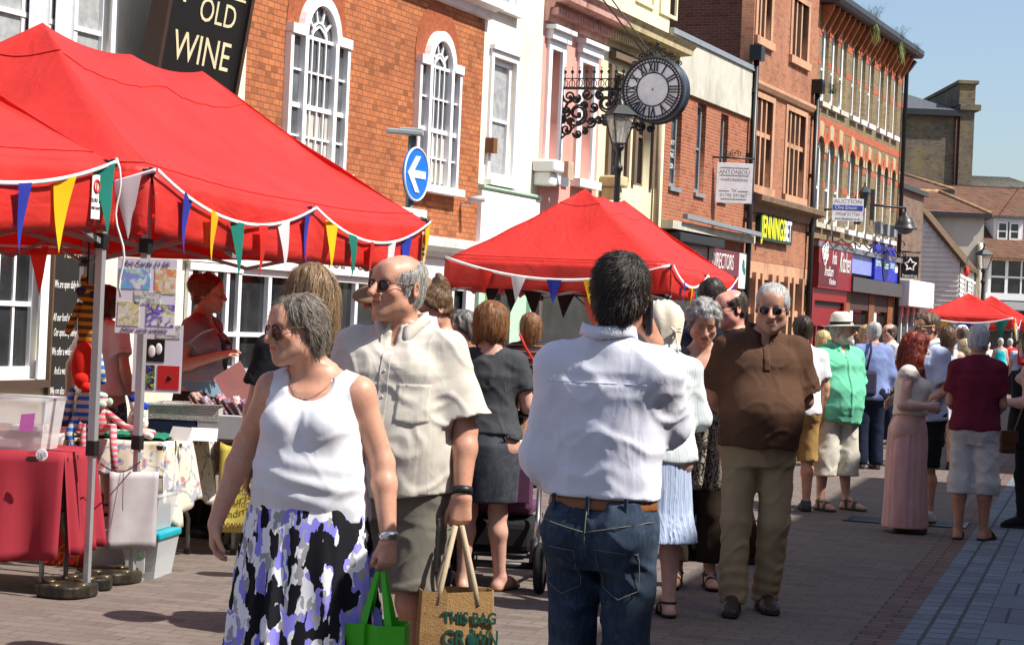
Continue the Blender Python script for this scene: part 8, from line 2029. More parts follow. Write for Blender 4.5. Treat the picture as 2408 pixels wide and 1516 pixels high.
def hat(P, crown, band, m, bm, brim=.15, h=.10, tilt=4, flop=.012):
 b = MB(); M = Matrix.Rotation(rad(tilt), 3, 'X'); k = 1.12
 b.lathe([(.0, .115 + h * .40), (.05, .118 + h * .42), (.080, .10 + h * .38), (.092, .06 + h * .3), (.094, .055), (.10, .050), (brim * .8, .043), (brim, .050 - flop), (brim, .046 - flop), (brim * .8, .038), (.092, .044)], 32, 0, (0, .012, .0), True, M @ Matrix.Diagonal((1, k, 1)))
 o = P.hobj(b, 'hat', m); b = MB(); b.lathe([(.0955, .053), (.0965, .056), (.0955, .082), (.0945, .083)], 32, 0, (0, .012, 0), True, M @ Matrix.Diagonal((1, k, 1))); P.hobj(b, 'hat_band', bm, o); return o
hat(P, 0, 0, mat('brown_felt', (.20, .12, .06), .9), mat('dark_band', (.03, .02, .015)), .17)
P = Person('woman with brown hair pinned up, dark glasses and a gold hoop earring, looking down', -.40, 11.0, -68, 1.72, True, w=1.1, h=.012, hh=.006, head=(0, 20, 0), hoff=(0, -.05, -.01), skin=(.55, .29, .20)); P.body(bare_legs=False)
P.top(black_cot, .008, .9, 0, neck=[Ell(P.L((0, -.1, 1.46)), A(.10, .12, .08) * P.S, .01)], neckR=(.10, 1.49), strap=.12, drape=[(.85, .18, .14, 0), (1.1, .17, .14, 0), (1.28, .15, .11, 0)], seed=44); P.trousers(navy_cot, .05, seed=6); P.shoes(leather_dark)
updo(P, (.07, .035, .02), (.28, .17, .09), 1500, (.01, .075, .115)); P.glasses(dark_lens, black_plas, 'sun', (.026, .02), .004); b = MB(); b.tube([(-.088, .018 + .024 * math.sin(t), -.062 + .028 * math.cos(t)) for t in np.linspace(0, 6.283, 21)[:-1]], .002, 6, closed=True); P.hobj(b, 'hoop_earring', gold_met)
P = Person('dark grey haired woman in large glasses, mostly hidden behind the brown bob', -.29, 11.75, -70, 1.575, True, h=.016, hh=.007, head=(0, 12, 0)); P.body(bare_legs=False); P.top(navy_cot, .012, .9, .6, drape=[(.85, .18, .14, 0), (1.3, .16, .12, 0)]); P.trousers(navy_cot, .05)
P.hair('curly', (.05, .045, .042), (.22, .2, .19), strands=500, sl=.04, t=.022, amp=.01, seed=6); P.glasses(dark_lens, bronze_wire, 'sun', (.03, .026), 0)
P8 = P = Person('woman with a brown bob, charcoal top and denim skirt, pushing a purple pushchair', -.12, 11.2, 172, 1.635, True, w=1.16, h=.011, hh=.006, fh=.008, armw=1.15, head=(0, 6, 0), skin=(.58, .32, .24),
           arms={'R': ((-.25, -.02, 1.14), (-.20, -.26, 1.10)), 'L': ((.24, .0, 1.13), (.21, -.26, 1.02))}, hands={'R': dict(d=(.1, -1, -.2), n=(.2, -.1, -1), curl=.9), 'L': dict(d=(-.1, -1, -.2), n=(-.2, -.1, -1), curl=.9)},
           legs={'R': ((-.09, -.02, .48), (-.115, -.05, .085), (-.5, -1, 0)), 'L': ((.09, .0, .48), (.10, .06, .085), (.3, -1, 0))})
P.body(neck=1.05); P.top(grey_marl, .011, .935, .62, (.064, .076), [(.88, .222, .195, .022), (1.02, .19, .162, .012), (1.15, .165, .135, .0), (1.3, .158, .118, 0)], neckR=(.086, 1.475), seed=45, amp=.011)
P.skirt(denim_g, [(1.02, .190, .155, 0, .012), (.9, .212, .186, 0, .022), (.75, .214, .182, 0, .014), (.535, .206, .165, 0, .004)], amp=.006); bob(P, (.055, .02, .01), (.40, .17, .06), 2200); P.sandals(tan_l, tan_l, ((.11, .04),), False)
b = MB(); b.tube([(x * P.S, (.17 - .5 * x * x) * P.S, z * P.S) for x, z in [(.115, .97 - .045 * i) for i in range(10)]], .002, 4); b.build('stitching', seam_ := cloth('pale_seam', (.3, .28, .24)), P.root)
P = Person('person in a salmon pink top bending forward behind the charcoal top', .02, 12.45, -58, 1.60, True, w=1.2, h=.014, lean=(0, -.35), head=(0, 35, 0), hoff=(0, -.08, -.05)); P.body(bare_legs=False); P.top(pink_cot, .014, .9, .7, (.07, .085), [(.85, .19, .16, 0), (1.1, .19, .17, 0), (1.3, .17, .13, 0)], seed=46, amp=.010); P.trousers(navy_cot, .05); bob(P, (.05, .03, .02), (.2, .12, .07), 0)
P = Person('auburn haired woman in a black and orange striped top with red strap', .17, 17.7, 182, 1.605, True, h=.018, hh=.009, w=1.1); P.body(bare_legs=False); P.top(stripes_v('orange_black_stripes', (.018, .014, .016), [(.45, (.45, .14, .03)), (.6, (.018, .014, .016)), (.8, (.05, .05, .09)), (.92, (.018, .014, .016))], period=.055, horiz=True), .013, .9, .9, (.064, .07), [(.85, .18, .14, 0), (1.3, .16, .12, 0)]); P.trousers(navy_cot, .05)
longhair(P, (.10, .04, .015), (.36, .17, .07), [Ell((0, .08, -.10), (.082, .045, .10), .03)], 700, low=-.19); b = MB(); b.tube([(.10, .10, 1.43), (.05, .150, 1.32), (-.06, .16, 1.15), (-.16, .10, 1.0)], .011, 6); b.build('bag_strap', red_cot, P.root)
P = Person('woman from behind in cream cloth hat, pale blouse and blue pleated skirt', .815, 10.5, 196, 1.66, True, w=1.06, h=.011, hh=.007, skin=(.60, .36, .29), armw=1.05, head=(12, 16, 0), hoff=(0, -.03, -.01),
           arms={'R': ((-.235, .0, 1.13), (-.19, -.20, 1.15)), 'L': ((.23, .0, 1.12), (.19, -.19, 1.12))}, hands={'R': dict(d=(.3, -1, .2), curl=.6), 'L': dict(curl=.6)}, legs={'R': ((-.085, .0, .48), (-.09, .03, .085), (-.1, -1, 0)), 'L': ((.085, -.02, .48), (.10, -.05, .085), (.15, -1, 0))})
P.body(); chk = stripes_v('pale_check', (.60, .66, .64), [(.2, (.66, .68, .72)), (.42, (.40, .48, .62)), (.5, (.66, .70, .66)), (.72, (.50, .58, .48)), (.8, (.66, .68, .72))], period=.05)
P.top(chk, .013, .88, 1.35, (.062, .068), [(.84, .19, .15, .004), (1.05, .178, .145, .0), (1.3, .16, .12, 0)], seed=47, amp=.011, neckR=(.07, 1.48)); P.collar(chk, .058, open_a=18)
plt_ = stripes_v('pale_blue_pleats', (.38, .46, .62), [(.35, (.30, .37, .54)), (.5, (.46, .53, .68)), (.85, (.20, .24, .38))], period=.028)
P.skirt(plt_, [(1.0, .165, .135, 0, .0), (.9, .188, .152, 0, .006), (.66, .205, .165, 0, .0), (.60, .21, .17, 0, 0), (.50, .235, .195, 0, 0), (.415, .252, .212, 0, 0)], (24, .002, .010, .3), amp=.005, open_=False)
P.sandals(sandal_m, sandal_m, ((.03, .05), (.11, .03)), True)
b = MB(); prof = [(.0, .170), (.06, .160), (.10, .125), (.118, .08), (.118, .04), (.108, .0), (.098, -.03), (.092, -.045)]; n = 36; vs = []
b.lathe(prof, n, 0, (0, .025, 0)); b.v = [(x * (1 + .05 * math.sin(9 * math.atan2(y, x)) * max(0, min(1, (.15 - z) / .1))), y * (1 + .05 * math.sin(9 * math.atan2(y, x))), z - .25 * max(0, y) * .3 + .006 * math.sin(13 * math.atan2(y, x) + 2)) for x, y, z in b.v]
hm = cloth('cream_hat_cotton', (.66, .58, .46), crease=.9); ht = P.hobj(b, 'hat', hm); b = MB(); b.sheet([[(x, .115 + .018 * math.cos(x * 30) - .01 * j, -.03 - .028 * j) for x in np.linspace(-.075 + .006 * j, .075 - .006 * j, 11)] for j in range(7)]); b.tube([(0, .14, -.04), (-.035, .155, -.03), (-.02, .16, -.055), (0, .145, -.045), (.035, .155, -.03), (.02, .16, -.055), (0, .14, -.05)], .007, 6); b.tube([(0, .145, -.05), (.006, .15, -.16), (.0, .15, -.27)], .005, 5); P.hobj(b, 'hat_ties', hm, ht)
P = Person('grey curly haired woman in a mauve scoop top looking down at a dress', 1.15, 11.75, -4, 1.70, True, w=1.18, bust=.03, belly=.03, h=.011, hh=.0055, fh=.007, armw=1.1, head=(6, 26, 0), hoff=(0, -.055, .0), skin=(.52, .29, .20), ho=dict(closed=True, age=1, chub=.006, jaw=1.05),
           arms={'R': ((-.245, .03, 1.13), (-.10, -.20, 1.22)), 'L': ((.25, .03, 1.13), (.13, -.20, 1.16))}, hands={'R': dict(d=(.6, -.4, .45), n=(.4, .9, 0), curl=.9), 'L': dict(d=(-.6, -.4, .1), n=(-.4, .9, 0), curl=.9)})
P.body(); P.top(mauve, .009, .90, .10, (.06, .06), [(.86, .19, .15, -.01), (1.1, .18, .155, -.02), (1.28, .16, .12, 0)], neck=[Ell(P.L((0, -.13, 1.44)), A(.115, .12, .105) * P.S, .01)], neckR=(.11, 1.49), seed=48, amp=.007); P.trousers(dark_brown, .16, (.10, .085, .09), 1.0, seed=7); P.sandals(sandal_m, sandal_m, ((.03, .02), (.11, .03)), True)
P.hair('curly', (.10, .095, .092), (.52, .51, .50), strands=1500, sl=.045, t=.026, amp=.012, seed=7, lift=.012, freq=(40, 40, 40))
D = thing('held_dress', 'black dress with a pale animal print held up by the grey haired woman', 'dress', (1.15, 11.42, 0), rad(-4)); b = MB(); rows = []
for j in range(18):
 s = j / 17; z = 1.235 - .62 * s; w_ = .10 + .10 * s ** .6; rows.append([(-.03 + w_ * (i / 12 - 1) + .02 * s, -.03 * math.sin(i * .9 + j * .25) * (.4 + s), z + .07 * abs(i / 12 - 1) ** 2 * (1 - s) * (1 if s < .5 else .3)) for i in range(25)])
b.sheet(rows); b.build('dress', animal_print('animal_print_fabric'), D, thick=.004)
P = Person('tall dark haired man in a black top seen from behind, under the middle tent edge', 1.42, 13.95, 176, 1.885, h=.013, hh=.007, head=(-14, 8, 0)); P.body(bare_legs=False); P.top(navy_cot, .014, .88, .8, (.066, .085), [(.83, .19, .15, 0), (1.3, .17, .12, 0)], seed=49, amp=.010); P.trousers(black_cot, .05); P.shoes(leather_dark); P.hair('short', (.012, .009, .008), (.05, .035, .028), strands=900, sl=.03, t=.017, extra=[Ell((0, .05, .05), (.072, .07, .082), .03)])
P = Person('balding man in thin glasses, in profile beside the man in the brown polo', 1.49, 13.1, -76, 1.81, w=1.12, h=.012, hh=.006, head=(6, 6, 0), hoff=(0, -.03, 0), skin=(.60, .29, .22), ho=dict(chub=.006, jaw=1.05), legs={'R': ((-.1, -.05, .48), (-.11, -.12, .085), (-.1, -1, 0)), 'L': ((.1, .02, .48), (.1, .14, .085), (0, -1, 0))}); P.body(bare_legs=False); P.top(dark_brown, .014, .88, .8, (.066, .085), [(.83, .19, .15, 0), (1.1, .2, .17, -.02), (1.3, .17, .12, 0)], seed=50); P.trousers(dark_brown, .05, seed=9); P.shoes(leather_dark); P.hair('fringe', (.025, .018, .014), (.10, .075, .06), strands=600, sl=.03, t=.010, seed=3); P.glasses(clear('spectacle_glass', (.7, .7, .7), .25), black_plas, 'sun', (.026, .017), .006, name='glasses')
P = Person('dark haired lad in white tee and tan shorts, half hidden behind the brown polo', 2.53, 17.05, 188, 1.68, h=.015, hh=.009); P.body(); P.top(white_tee, .013, .88, .7, (.062, .078), [(.83, .175, .14, 0), (1.3, .165, .12, 0)], seed=51); P.trousers(tan_cot, .45, (.105, .09, .085), 1.0, seed=3, name='shorts'); P.shoes(mat('grey_shoe', (.05, .05, .06))); P.hair('short', (.02, .014, .010), (.08, .05, .035), strands=500, sl=.03, t=.018, amp=.007)
P = Person('bearded man in a white straw hat, mint green shirt and cream shorts', 2.90, 17.3, 26, 1.70, w=1.22, belly=.07, h=.012, hh=.007, fh=.009, head=(52, 0, 0), hoff=(.01, -.02, 0), armw=1.15, skin=(.55, .30, .21), ho=dict(jaw=1.1, chub=.006, stubble=(.75, (.50, .47, .43))),
           arms={'R': ((-.27, .06, 1.13), (-.215, -.04, .93)), 'L': ((.26, .10, 1.13), (.17, .15, .95))}, hands={'R': dict(d=(.2, -.2, -1), curl=.3), 'L': dict(curl=.4)}, legs={'R': ((-.12, -.02, .48), (-.15, -.02, .085), (.05, -1, 0)), 'L': ((.12, .0, .48), (.15, .0, .085), (.45, -1, 0))})
P.body(); P.top(mint, .014, .80, .85, (.068, .105), [(.76, .205, .16, -.03), (.95, .215, .19, -.05), (1.1, .212, .18, -.045), (1.3, .18, .13, 0)], neck=[Ell(P.L((0, -.10, 1.475)), A(.028, .07, .06) * P.S, .01)], seed=52, amp=.014, slant=(-.10, .0, .0)); P.collar(mint, .066); P.trousers(cream_cot, .31, (.125, .122, .118), .98, .016, 8, .009, name='shorts'); P.sandals(sandal_g, sandal_g, ((.02, .03), (.10, .04)), True)
b = MB(); rows = []
for i in range(30):
 z = (1.40 - i * .0185) * P.S; x = 0; ys = np.linspace(-.45, .05, 160); f = P.topF.sample(np.stack([np.full(160, x), ys, np.full(160, z)], 1)); y = ys[int(np.argmax(f < 0))]; rows.append([Vector((dx, y - .003, z)) for dx in (-.018, 0, .018)])
b.sheet(rows); b.build('placket', mint, P.root, thick=.003)
P.hair('fringe', (.22, .21, .20), (.5, .48, .46), strands=300, sl=.03, t=.010, keep=None); hat(P, 0, 0, mat('white_straw', (.74, .70, .60), .8, bump=.4, bs=200), black_cot, .165, .135, -3, .004)
b = MB(); b.ball((0, -.092, -.105), (.030, .022, .036)); P.hobj(b, 'beard', mat('white_beard', (.62, .60, .56), .9, bump=.6, bs=140))
P = Person('young man in sunglasses, pale blue polo with purple shoulder print and black shorts', 3.50, 16.5, -62, 1.755, h=.012, hh=.0065, head=(-14, 4, 0), skin=(.55, .29, .20), arms={'L': ((.235, .04, 1.13), (.19, -.16, 1.0)), 'R': ((-.24, .02, 1.13), (-.2, -.17, 1.02))}); P.body(); P.top(pale_blue, .013, .86, .8, (.062, .085), [(.82, .18, .145, 0), (1.1, .18, .145, -.01), (1.3, .165, .12, 0)], seed=53, amp=.010); P.collar(white_tee, .062); P.trousers(black_cot, .47, (.105, .095, .092), 1.0, name='shorts'); P.shoes(mat('white_canvas', (.66, .66, .68), .8), e=.006); P.hair('crop', (.05, .03, .018), (.20, .13, .08), strands=700, sl=.022, t=.010, extra=[Ell((0, -.03, .085), (.05, .06, .03), .03)]); P.glasses(mat('green_lens', (.04, .07, .06), .06, .7), mat('pale_gold_frame', (.5, .42, .25), .35), 'sun', (.027, .02), .006, thick=.0032)
b = MB(); F = P.topF
for k in range(5): b.tube([P.L((.10 + .012 * k + .02 * t, -.02 + .03 * math.sin(k + t * 2) + .05 * t, 1.462 - .008 * k - .02 * t)) for t in np.linspace(0, 1, 6)], .006, 5)
b.build('shoulder_print', cloth('purple_print', (.14, .05, .18)), P.root)
P = Person('woman with long wavy red hair, cream top and floor length dusty pink skirt', 3.20, 15.6, 74, 1.575, True, w=1.1, bust=.03, h=.011, hh=.006, fh=.007, armw=1.25, head=(10, 8, 0), hoff=(0, -.02, 0), skin=(.60, .36, .29),
           arms={'R': ((-.245, .05, 1.13), (-.155, -.17, 1.13)), 'L': ((.23, .03, 1.12), (.12, -.17, 1.10))}, hands={'R': dict(d=(.35, -1, .05), n=(1, .1, -.2), curl=.9), 'L': dict(curl=.7)})
P.body(bare_legs=False); P.top(cream_top, .011, 1.04, .10, (.062, .066), [(1.0, .165, .14, 0), (1.15, .165, .145, -.01), (1.3, .158, .12, 0)], neckR=(.075, 1.48), seed=54, amp=.008)
P.skirt(pink_silk, [(1.09, .150, .122, 0, 0), (1.05, .158, .130, 0, .0), (.92, .195, .165, 0, .012), (.7, .205, .18, 0, .01), (.4, .212, .19, 0, .005), (.035, .225, .21, 0, 0)], (15, .004, .006, .7), amp=.012, open_=False); P.shoes(leather_dark)
longhair(P, (.055, .008, .006), (.38, .055, .025), [Ell((0, .085, -.10), (.098, .06, .13), .04), Ell((-.085, .01, -.11), (.05, .07, .12), .04), Ell((.075, .03, -.11), (.045, .06, .12), .04), Ell((-.06, -.08, -.23), (.04, .035, .10), .04), Ell((-.055, -.10, -.31), (.025, .025, .07), .03)], 2200, low=-.39, amp=.014, wavy=True, sl=.16, flow=lambda q_: np.stack([q_[:, 0] * 1.2 + .06 * np.sin(q_[:, 2] * 45 + q_[:, 1] * 20), (q_[:, 1] - .02) * .8 + .05 * np.cos(q_[:, 2] * 40 + q_[:, 0] * 25), -.06 - np.maximum(0, .1 - q_[:, 2]) * 1.6], 1)); P.glasses(dark_lens, black_plas, 'sun', (.03, .024), .002)
P = Person('white haired man from behind in a maroon tee shirt and pale shorts', 3.63, 15.2, 162, 1.665, w=1.0, shw=.165, h=.012, hh=.007, fh=.009, armw=.98, head=(-8, 0, 0), skin=(.46, .22, .14), arms={'R': ((-.205, -.01, 1.12), (-.17, -.2, 1.06)), 'L': ((.205, .0, 1.12), (.15, -.2, 1.04))}, hands={'R': dict(curl=.8), 'L': dict(curl=.8)}, legs={'R': ((-.10, .0, .48), (-.10, -.02, .085), (-.45, -1, 0)), 'L': ((.10, .0, .48), (.10, .03, .085), (.0, -1, 0))})
P.body(); P.top(maroon_cot, .013, .90, .72, (.062, .080), [(.86, .188, .165, 0), (1.05, .178, .155, -.01), (1.3, .158, .115, 0)], seed=55, amp=.010, neckR=(.07, 1.48)); P.trousers(pale_shorts, .38, (.100, .102, .10), .97, .010, 10, .011, name='shorts'); P.sandals(sandal_m, sandal_m, ((.10, .05),), False); P.hair('crop', (.42, .42, .42), (.68, .68, .68), strands=1100, sl=.02, t=.010, extra=[Ell((0, .06, -.02), (.066, .05, .075), .03)], cuts=[lambda X, Y, Z: .028 - np.sqrt(X ** 2 + (Y - .09) ** 2 + (Z - .095) ** 2)] if False else ())
P = Person('woman in black at the right edge with bare arm and small brown shoulder bag', 4.36, 16.4, -112, 1.64, True, w=1.25, h=.012, hh=.008, fh=.009, armw=1.3, skin=(.60, .34, .27), arms={'R': ((-.24, -.03, 1.12), (-.16, -.22, 1.10)), 'L': ((.26, .02, 1.12), (.2, -.2, 1.12))}, hands={'R': dict(curl=.8), 'L': dict(curl=.8)}); P.body(bare_legs=False); P.top(black_cot, .010, .72, 0, neckR=(.09, 1.48), strap=.125, drape=[(.66, .225, .18, 0), (.95, .21, .165, 0), (1.28, .165, .12, 0)], seed=56); P.trousers(black_cot, .06, (.105, .075, .065), 1.0); P.shoes(black_cot); bob(P, (.03, .02, .015), (.15, .09, .05), 300)
px_ = px(2369, 1040, 16.1); R = thing('shoulder_bag', 'small brown leather bag with a strap hanging beside the woman in black', 'bag', px_, rad(10)); b = MB(); b.box(-.075, .07, -.035, .035, -.09, .10); b.build('bag', mat('brown_bag_leather', (.10, .038, .015), .45, bump=.3, bs=60), R, bevel=.03, seg=3); b = MB(); b.box(-.077, .072, -.04, -.034, -.0, .10); b.build('flap', mat('brown_bag_leather', (.1, .04, .015)), R, bevel=.002); b = MB(); b.tube([(.05, 0, .09), (.16, .05, .35), (.30, .15, .62)], .007, 6); b.build('strap', tan_l, R)
P = Person('person in a white tee and blue flowered skirt by the menu board, arm hanging down', -2.98, 14.35, 150, 1.66, True, w=1.1, h=.015, hh=.01, fh=.009, armw=1.05, skin=(.55, .30, .21), arms={'R': ((-.245, .03, 1.13), (-.26, -.06, .88)), 'L': ((.30, .03, 1.14), (.36, -.02, .92))}, hands={'L': dict(curl=.8), 'R': dict(curl=.8)}); P.body(); P.top(white_tee, .013, .92, .6, (.064, .08), [(.88, .18, .145, 0), (1.3, .165, .12, 0)], seed=57); P.skirt(floral('blue_flower_skirt', (.05, .08, .16), [(.4, .45, .55), (.25, .3, .45)], 14), [(1.0, .17, .14, 0, 0), (.85, .2, .165, 0, 0), (.35, .25, .21, 0, 0)], (12, .001, .015, 0)); bob(P, (.04, .025, .02), (.15, .1, .06), 300); P.sandals(sandal_m, sandal_m)
p = px(136, 945, 14.05); R = thing('carrier_bag', 'shiny purple carrier bag in the hand of the person by the menu board', 'bag', p, rad(20)); b = MB(); b.poly([(-.13, -.04, -.34), (.13, -.04, -.34), (.10, -.03, -.06), (-.10, -.03, -.06)], (0, .07, 0)); b.build('bag', mat('purple_foil', (.10, .02, .20), .25, .5, .3, bump=.8, bs=25), R, bevel=.01); b = MB(); b.add([(-.07, -.02, -.06), (.02, -.02, -.06), (.015, -.0, .06), (-.02, 0, .06)], [(0, 1, 2, 3)]); b.build('handle', paper, R, thick=.004)
def small(label, x, foot, top, fem, yaw, tm, bm, c1, c2, hs='short', hem=.06, sleeve=.7, Y=None, w=1.05, skin=(.56, .32, .23), extra=None, hip=.9, skirt=None, head=(0, 0, 0)):
 hor = 750 + .0437 * (x - 1203)
 Y = Y or CAMZ * F0 / (foot - hor); X = px(x, hor, Y).x; H = CAMZ + (hor - top) / F0 * Y
 h = max(.014, Y * .0009); P = Person(label, X, Y, yaw, H, fem, w=w, h=h, hh=min(h, max(.009, Y * .0005)), skin=skin, head=head, armw=1.08); P.body(bare_legs=hem > .2 or skirt is not None)
 if sleeve > 0: P.top(tm, .014, hip, sleeve, (.064, .082), [(hip - .04, .18, .145, 0), (1.3, .165, .12, 0)], seed=int(x) % 97, amp=.009, open_=False)
 else: P.top(tm, .010, hip, 0, neckR=(.09, 1.48), strap=.12, drape=[(hip - .04, .18, .145, 0), (1.28, .155, .115, 0)], seed=int(x) % 97, open_=False)
 if skirt: P.skirt(bm, skirt, (10, .002, .015, 0), open_=False)
 else: P.trousers(bm, hem, (.105, .085, .085), 1.0, seed=int(x) % 53, open_=False)
 P.shoes(leather_dark)
 if hs == 'long': longhair(P, c1, c2, [Ell((0, .085, -.18), (.075, .04, .17), .03), Ell((0, .09, -.32), (.055, .035, .12), .03)], 500, low=-.42)
 elif hs == 'bob': bob(P, c1, c2, 200)
 elif hs == 'updo': updo(P, c1, c2, 200)
 else: P.hair(hs, c1, c2, h=.008, t=.014)
 return P
G1 = (.42, .41, .40); G2 = (.7, .69, .67)
small('blonde woman in glasses facing the camera, behind the man in the blue shirt', 2036, 0, 767, True, -6, white_tee, navy_cot, (.40, .27, .12), (.65, .5, .28), 'bob', Y=26.5).glasses(clear('spectacle_glass'), black_plas, 'sun', (.026, .019), .006, name='glasses')
P = small('balding man from behind in a blue shirt and dark trousers carrying a navy bag', 2052, 1102, 757, False, 192, blue_cot, navy_cot, G1, G2, 'fringe', sleeve=1.6, hip=.82, w=1.1)
R = thing('messenger_bag', 'navy canvas bag hanging at the back of the man in the blue shirt', 'bag', (P.root.location.x - .12, P.root.location.y - .22, 1.02), rad(12)); b = MB(); b.box(-.15, .15, -.05, .05, -.17, .13); b.build('bag', mat('navy_canvas', (.025, .022, .05), .8), R, bevel=.04); b = MB(); b.tube([(.02, 0, .1), (.08, .02, .35), (.10, .10, .47)], .014, 6); b.build('strap', mat('navy_canvas', (.025, .022, .05)), R)
small('man in a white shirt looking left, behind the blue shirt', 2090, 0, 763, False, -70, white_tee, navy_cot, (.05, .04, .03), (.2, .15, .12), 'fringe', Y=28)
small('girl with very long straight brown hair in a short white dress', 2226, 1103, 770, True, 176, white_dress, white_dress, (.035, .018, .012), (.22, .12, .06), 'long', hem=.3, sleeve=0, hip=1.0, skirt=[(1.06, .15, .12, 0, 0), (.9, .19, .16, 0, 0), (.60, .22, .19, 0, 0)])
b = MB()
P = small('man in a white cap and pale blue shirt seen from behind', 2260, 0, 768, False, 184, pale_blue, navy_cot, (.1, .07, .05), (.3, .2, .15), 'short', Y=29); b.lathe([(0, .15), (.05, .145), (.085, .11), (.096, .06), (.096, .03)], 20, 0, (0, .012, 0)); b.box(-.07, .07, -.2, -.08, .035, .045); P.hobj(b, 'cap', white_tee)
small('man in a royal blue tee behind the young couple', 2200, 0, 778, False, 170, royal, navy_cot, (.04, .03, .02), (.15, .1, .07), 'short', Y=27); P = small('man in a dark grey cap beyond the long haired girl', 2236, 0, 763, False, 182, navy_cot, navy_cot, (.03, .03, .03), (.1, .1, .1), 'short', Y=31)
b = MB(); b.lathe([(0, .15), (.05, .145), (.085, .11), (.096, .06), (.096, .03)], 20, 0, (0, .012, 0)); P.hobj(b, 'cap', grey_marl)
small('blonde woman in a white top with red stripes left of the maroon tee', 2270, 0, 800, True, 170, stripes_v('red_white_stripes', (.7, .68, .68), [(.6, (.55, .04, .05))], period=.09, horiz=True), navy_cot, (.42, .32, .16), (.66, .55, .36), 'bob', Y=24)
small('fair haired child in red looking back toward the camera', 2281, 0, 793, True, 10, red_cot, navy_cot, (.4, .28, .12), (.62, .48, .24), 'bob', Y=33)
P = small('grey haired woman from behind in a turquoise vest and stone trousers', 2352, 931, 796, True, 176, turq, stone, G1, G2, 'curly', sleeve=0, w=1.2)
small('white haired man in a red shirt, right of the turquoise vest', 2374, 932, 797, False, 182, red_cot, navy_cot, G2, G1, 'short', Y=56.5)
P = small('man from behind in a pale shirt with a red rucksack at the right edge', 2398, 0, 800, False, 190, pale_blue, navy_cot, (.04, .03, .02), (.1, .08, .06), 'short', Y=47, w=1.15); b = MB(); b.box(-.16, .14, .14, .30, 1.0, 1.42); b.build('rucksack', mat('red_rucksack', (.5, .02, .03)), P.root, bevel=.06)
for i, (x, y_, Y, f, tm, c1, lb) in enumerate(((2390, 803, 60, True, pink_cot, (.04, .02, .015), 'dark haired woman in pink under the distant right tents'), (2322, 804, 59, False, white_tee, G2, 'white haired man in white under the distant tent'), (2215, 806, 58, True, red_cot, (.1, .05, .03), 'woman in red at the left of the distant tent'), (2182, 803, 64, False, navy_cot, (.03, .02, .02), 'dark figure by the grey plinth of the weatherboard house'), (2296, 806, 66, True, turq, (.1, .06, .03), 'small distant figure in turquoise under the far tents'), (2020, 790, 40, False, red_cot, (.2, .12, .07), 'man in red seen past the hat brim'), (2092, 795, 44, True, white_tee, (.3, .2, .1), 'fair woman in white far behind the blue shirt'), (1935, 780, 24, True, pale_blue, (.45, .33, .15), 'fair haired woman just left of the white straw hat'))):
 small(lb, x, 0, y_, f, 180 if i % 2 else 10, tm, navy_cot, c1, tuple(min(1, q_ * 1.8) for q_ in c1), 'bob' if f else 'short', Y=Y)
W = W1; wr = Vector(W.root.location) + Matrix.Rotation(W.root.rotation_euler.z, 3, 'Z') @ Vector((W.wr['L'] + A(-.012, -.035, -.115)).tolist())
BG = thing('green_bag', 'bright green shopping bag with a food print band, held by a woman', 'bag', (wr.x - .0, wr.y, 0), rad(-8)); zt = wr.z - .155; gm = mat('bright_green_bag', (.06, .50, .012), .45, .4, var=.06, bump=.3, bs=18, transl=.15)
b = MB(); rows = []
for z, w_ in ((zt, .098), (zt - .12, .10), (zt - .34, .10)): rows.append([(-w_, -.055, z), (-w_ * .35, -.062, z + (.0 if z == zt else 0)), (-w_ * .30, -.045, z), (w_ * .12, -.06, z - (.004 if z == zt else 0)), (w_, -.055, z), (w_, .0, z), (w_ * .96, .06, z), (0, .07, z), (-w_, .06, z), (-w_, 0, z), (-w_, -.055, z)])
b.sheet(rows, smooth=False); b.build('bag', gm, BG, thick=.003)
for y in (-.055, .055):
 b = MB()
 for sx in (-1, 1): b.beam((sx * .048, y, zt - .05), (sx * .010, y * .25, wr.z + .01), .004, .028, up=(1, 0, 0)) if 0 else b.add([(sx * .036, y, zt - .04), (sx * .062, y, zt - .04), (sx * .016, y * .2, wr.z + .012), (sx * .002, y * .2, wr.z + .012)], [(0, 1, 2, 3)])
 b.build('handle', gm, BG, thick=.003)
chkm = mat('printed_band', (.55, .56, .52), .5, var=.3, vs=60); bandz = zt - .11
b = MB(); b.box(-.102, -.034, -.064, -.058, bandz - .16, bandz); b.box(.013, .102, -.064, -.058, bandz - .16, bandz); o = b.build('print_band', chkm, BG)
b = MB()
for x, z in ((-.07, -.05), (.04, -.07), (.085, -.05), (.06, -.10), (-.055, -.11)): b.ball((x, -.065, bandz + z), (.012, .003, .014), 10, 6)
b.build('fruit_print', mat('tomato_red', (.45, .05, .02)), o); texts(o, [('E', -.05, -.066, bandz - .065, .04, {})], mat('tomato_red', (.45, .05, .02)))
M = M1; wr = Vector(M.root.location) + Matrix.Rotation(M.root.rotation_euler.z, 3, 'Z') @ Vector((M.wr['L'] + A(-.0, -.03, -.115)).tolist())
JB = thing('jute_bag', 'brown jute shopping bag with dark green printing, carried by the bald man', 'bag', (wr.x, wr.y, 0), rad(8)); jm = mat('jute', (.34, .20, .085), .95, .1, var=.12, vs=40, bump=.8, bs=160); zt = wr.z - .23
b = MB(); b.poly([(-.135, -.075, zt - .36), (.135, -.075, zt - .36), (.13, -.06, zt), (-.13, -.06, zt)], (0, .0, 0)) if False else None
rows = [[(-w_, -d_, z), (-w_ * .3, -d_ - .012, z - .004), (w_ * .3, -d_ - .006, z), (w_, -d_, z + .004), (w_ + .012, 0, z), (w_, d_, z), (0, d_ + .01, z), (-w_, d_, z), (-w_ - .006, 0, z), (-w_, -d_, z)] for z, w_, d_ in ((zt, .128, .06), (zt - .15, .134, .075), (zt - .36, .132, .085))]
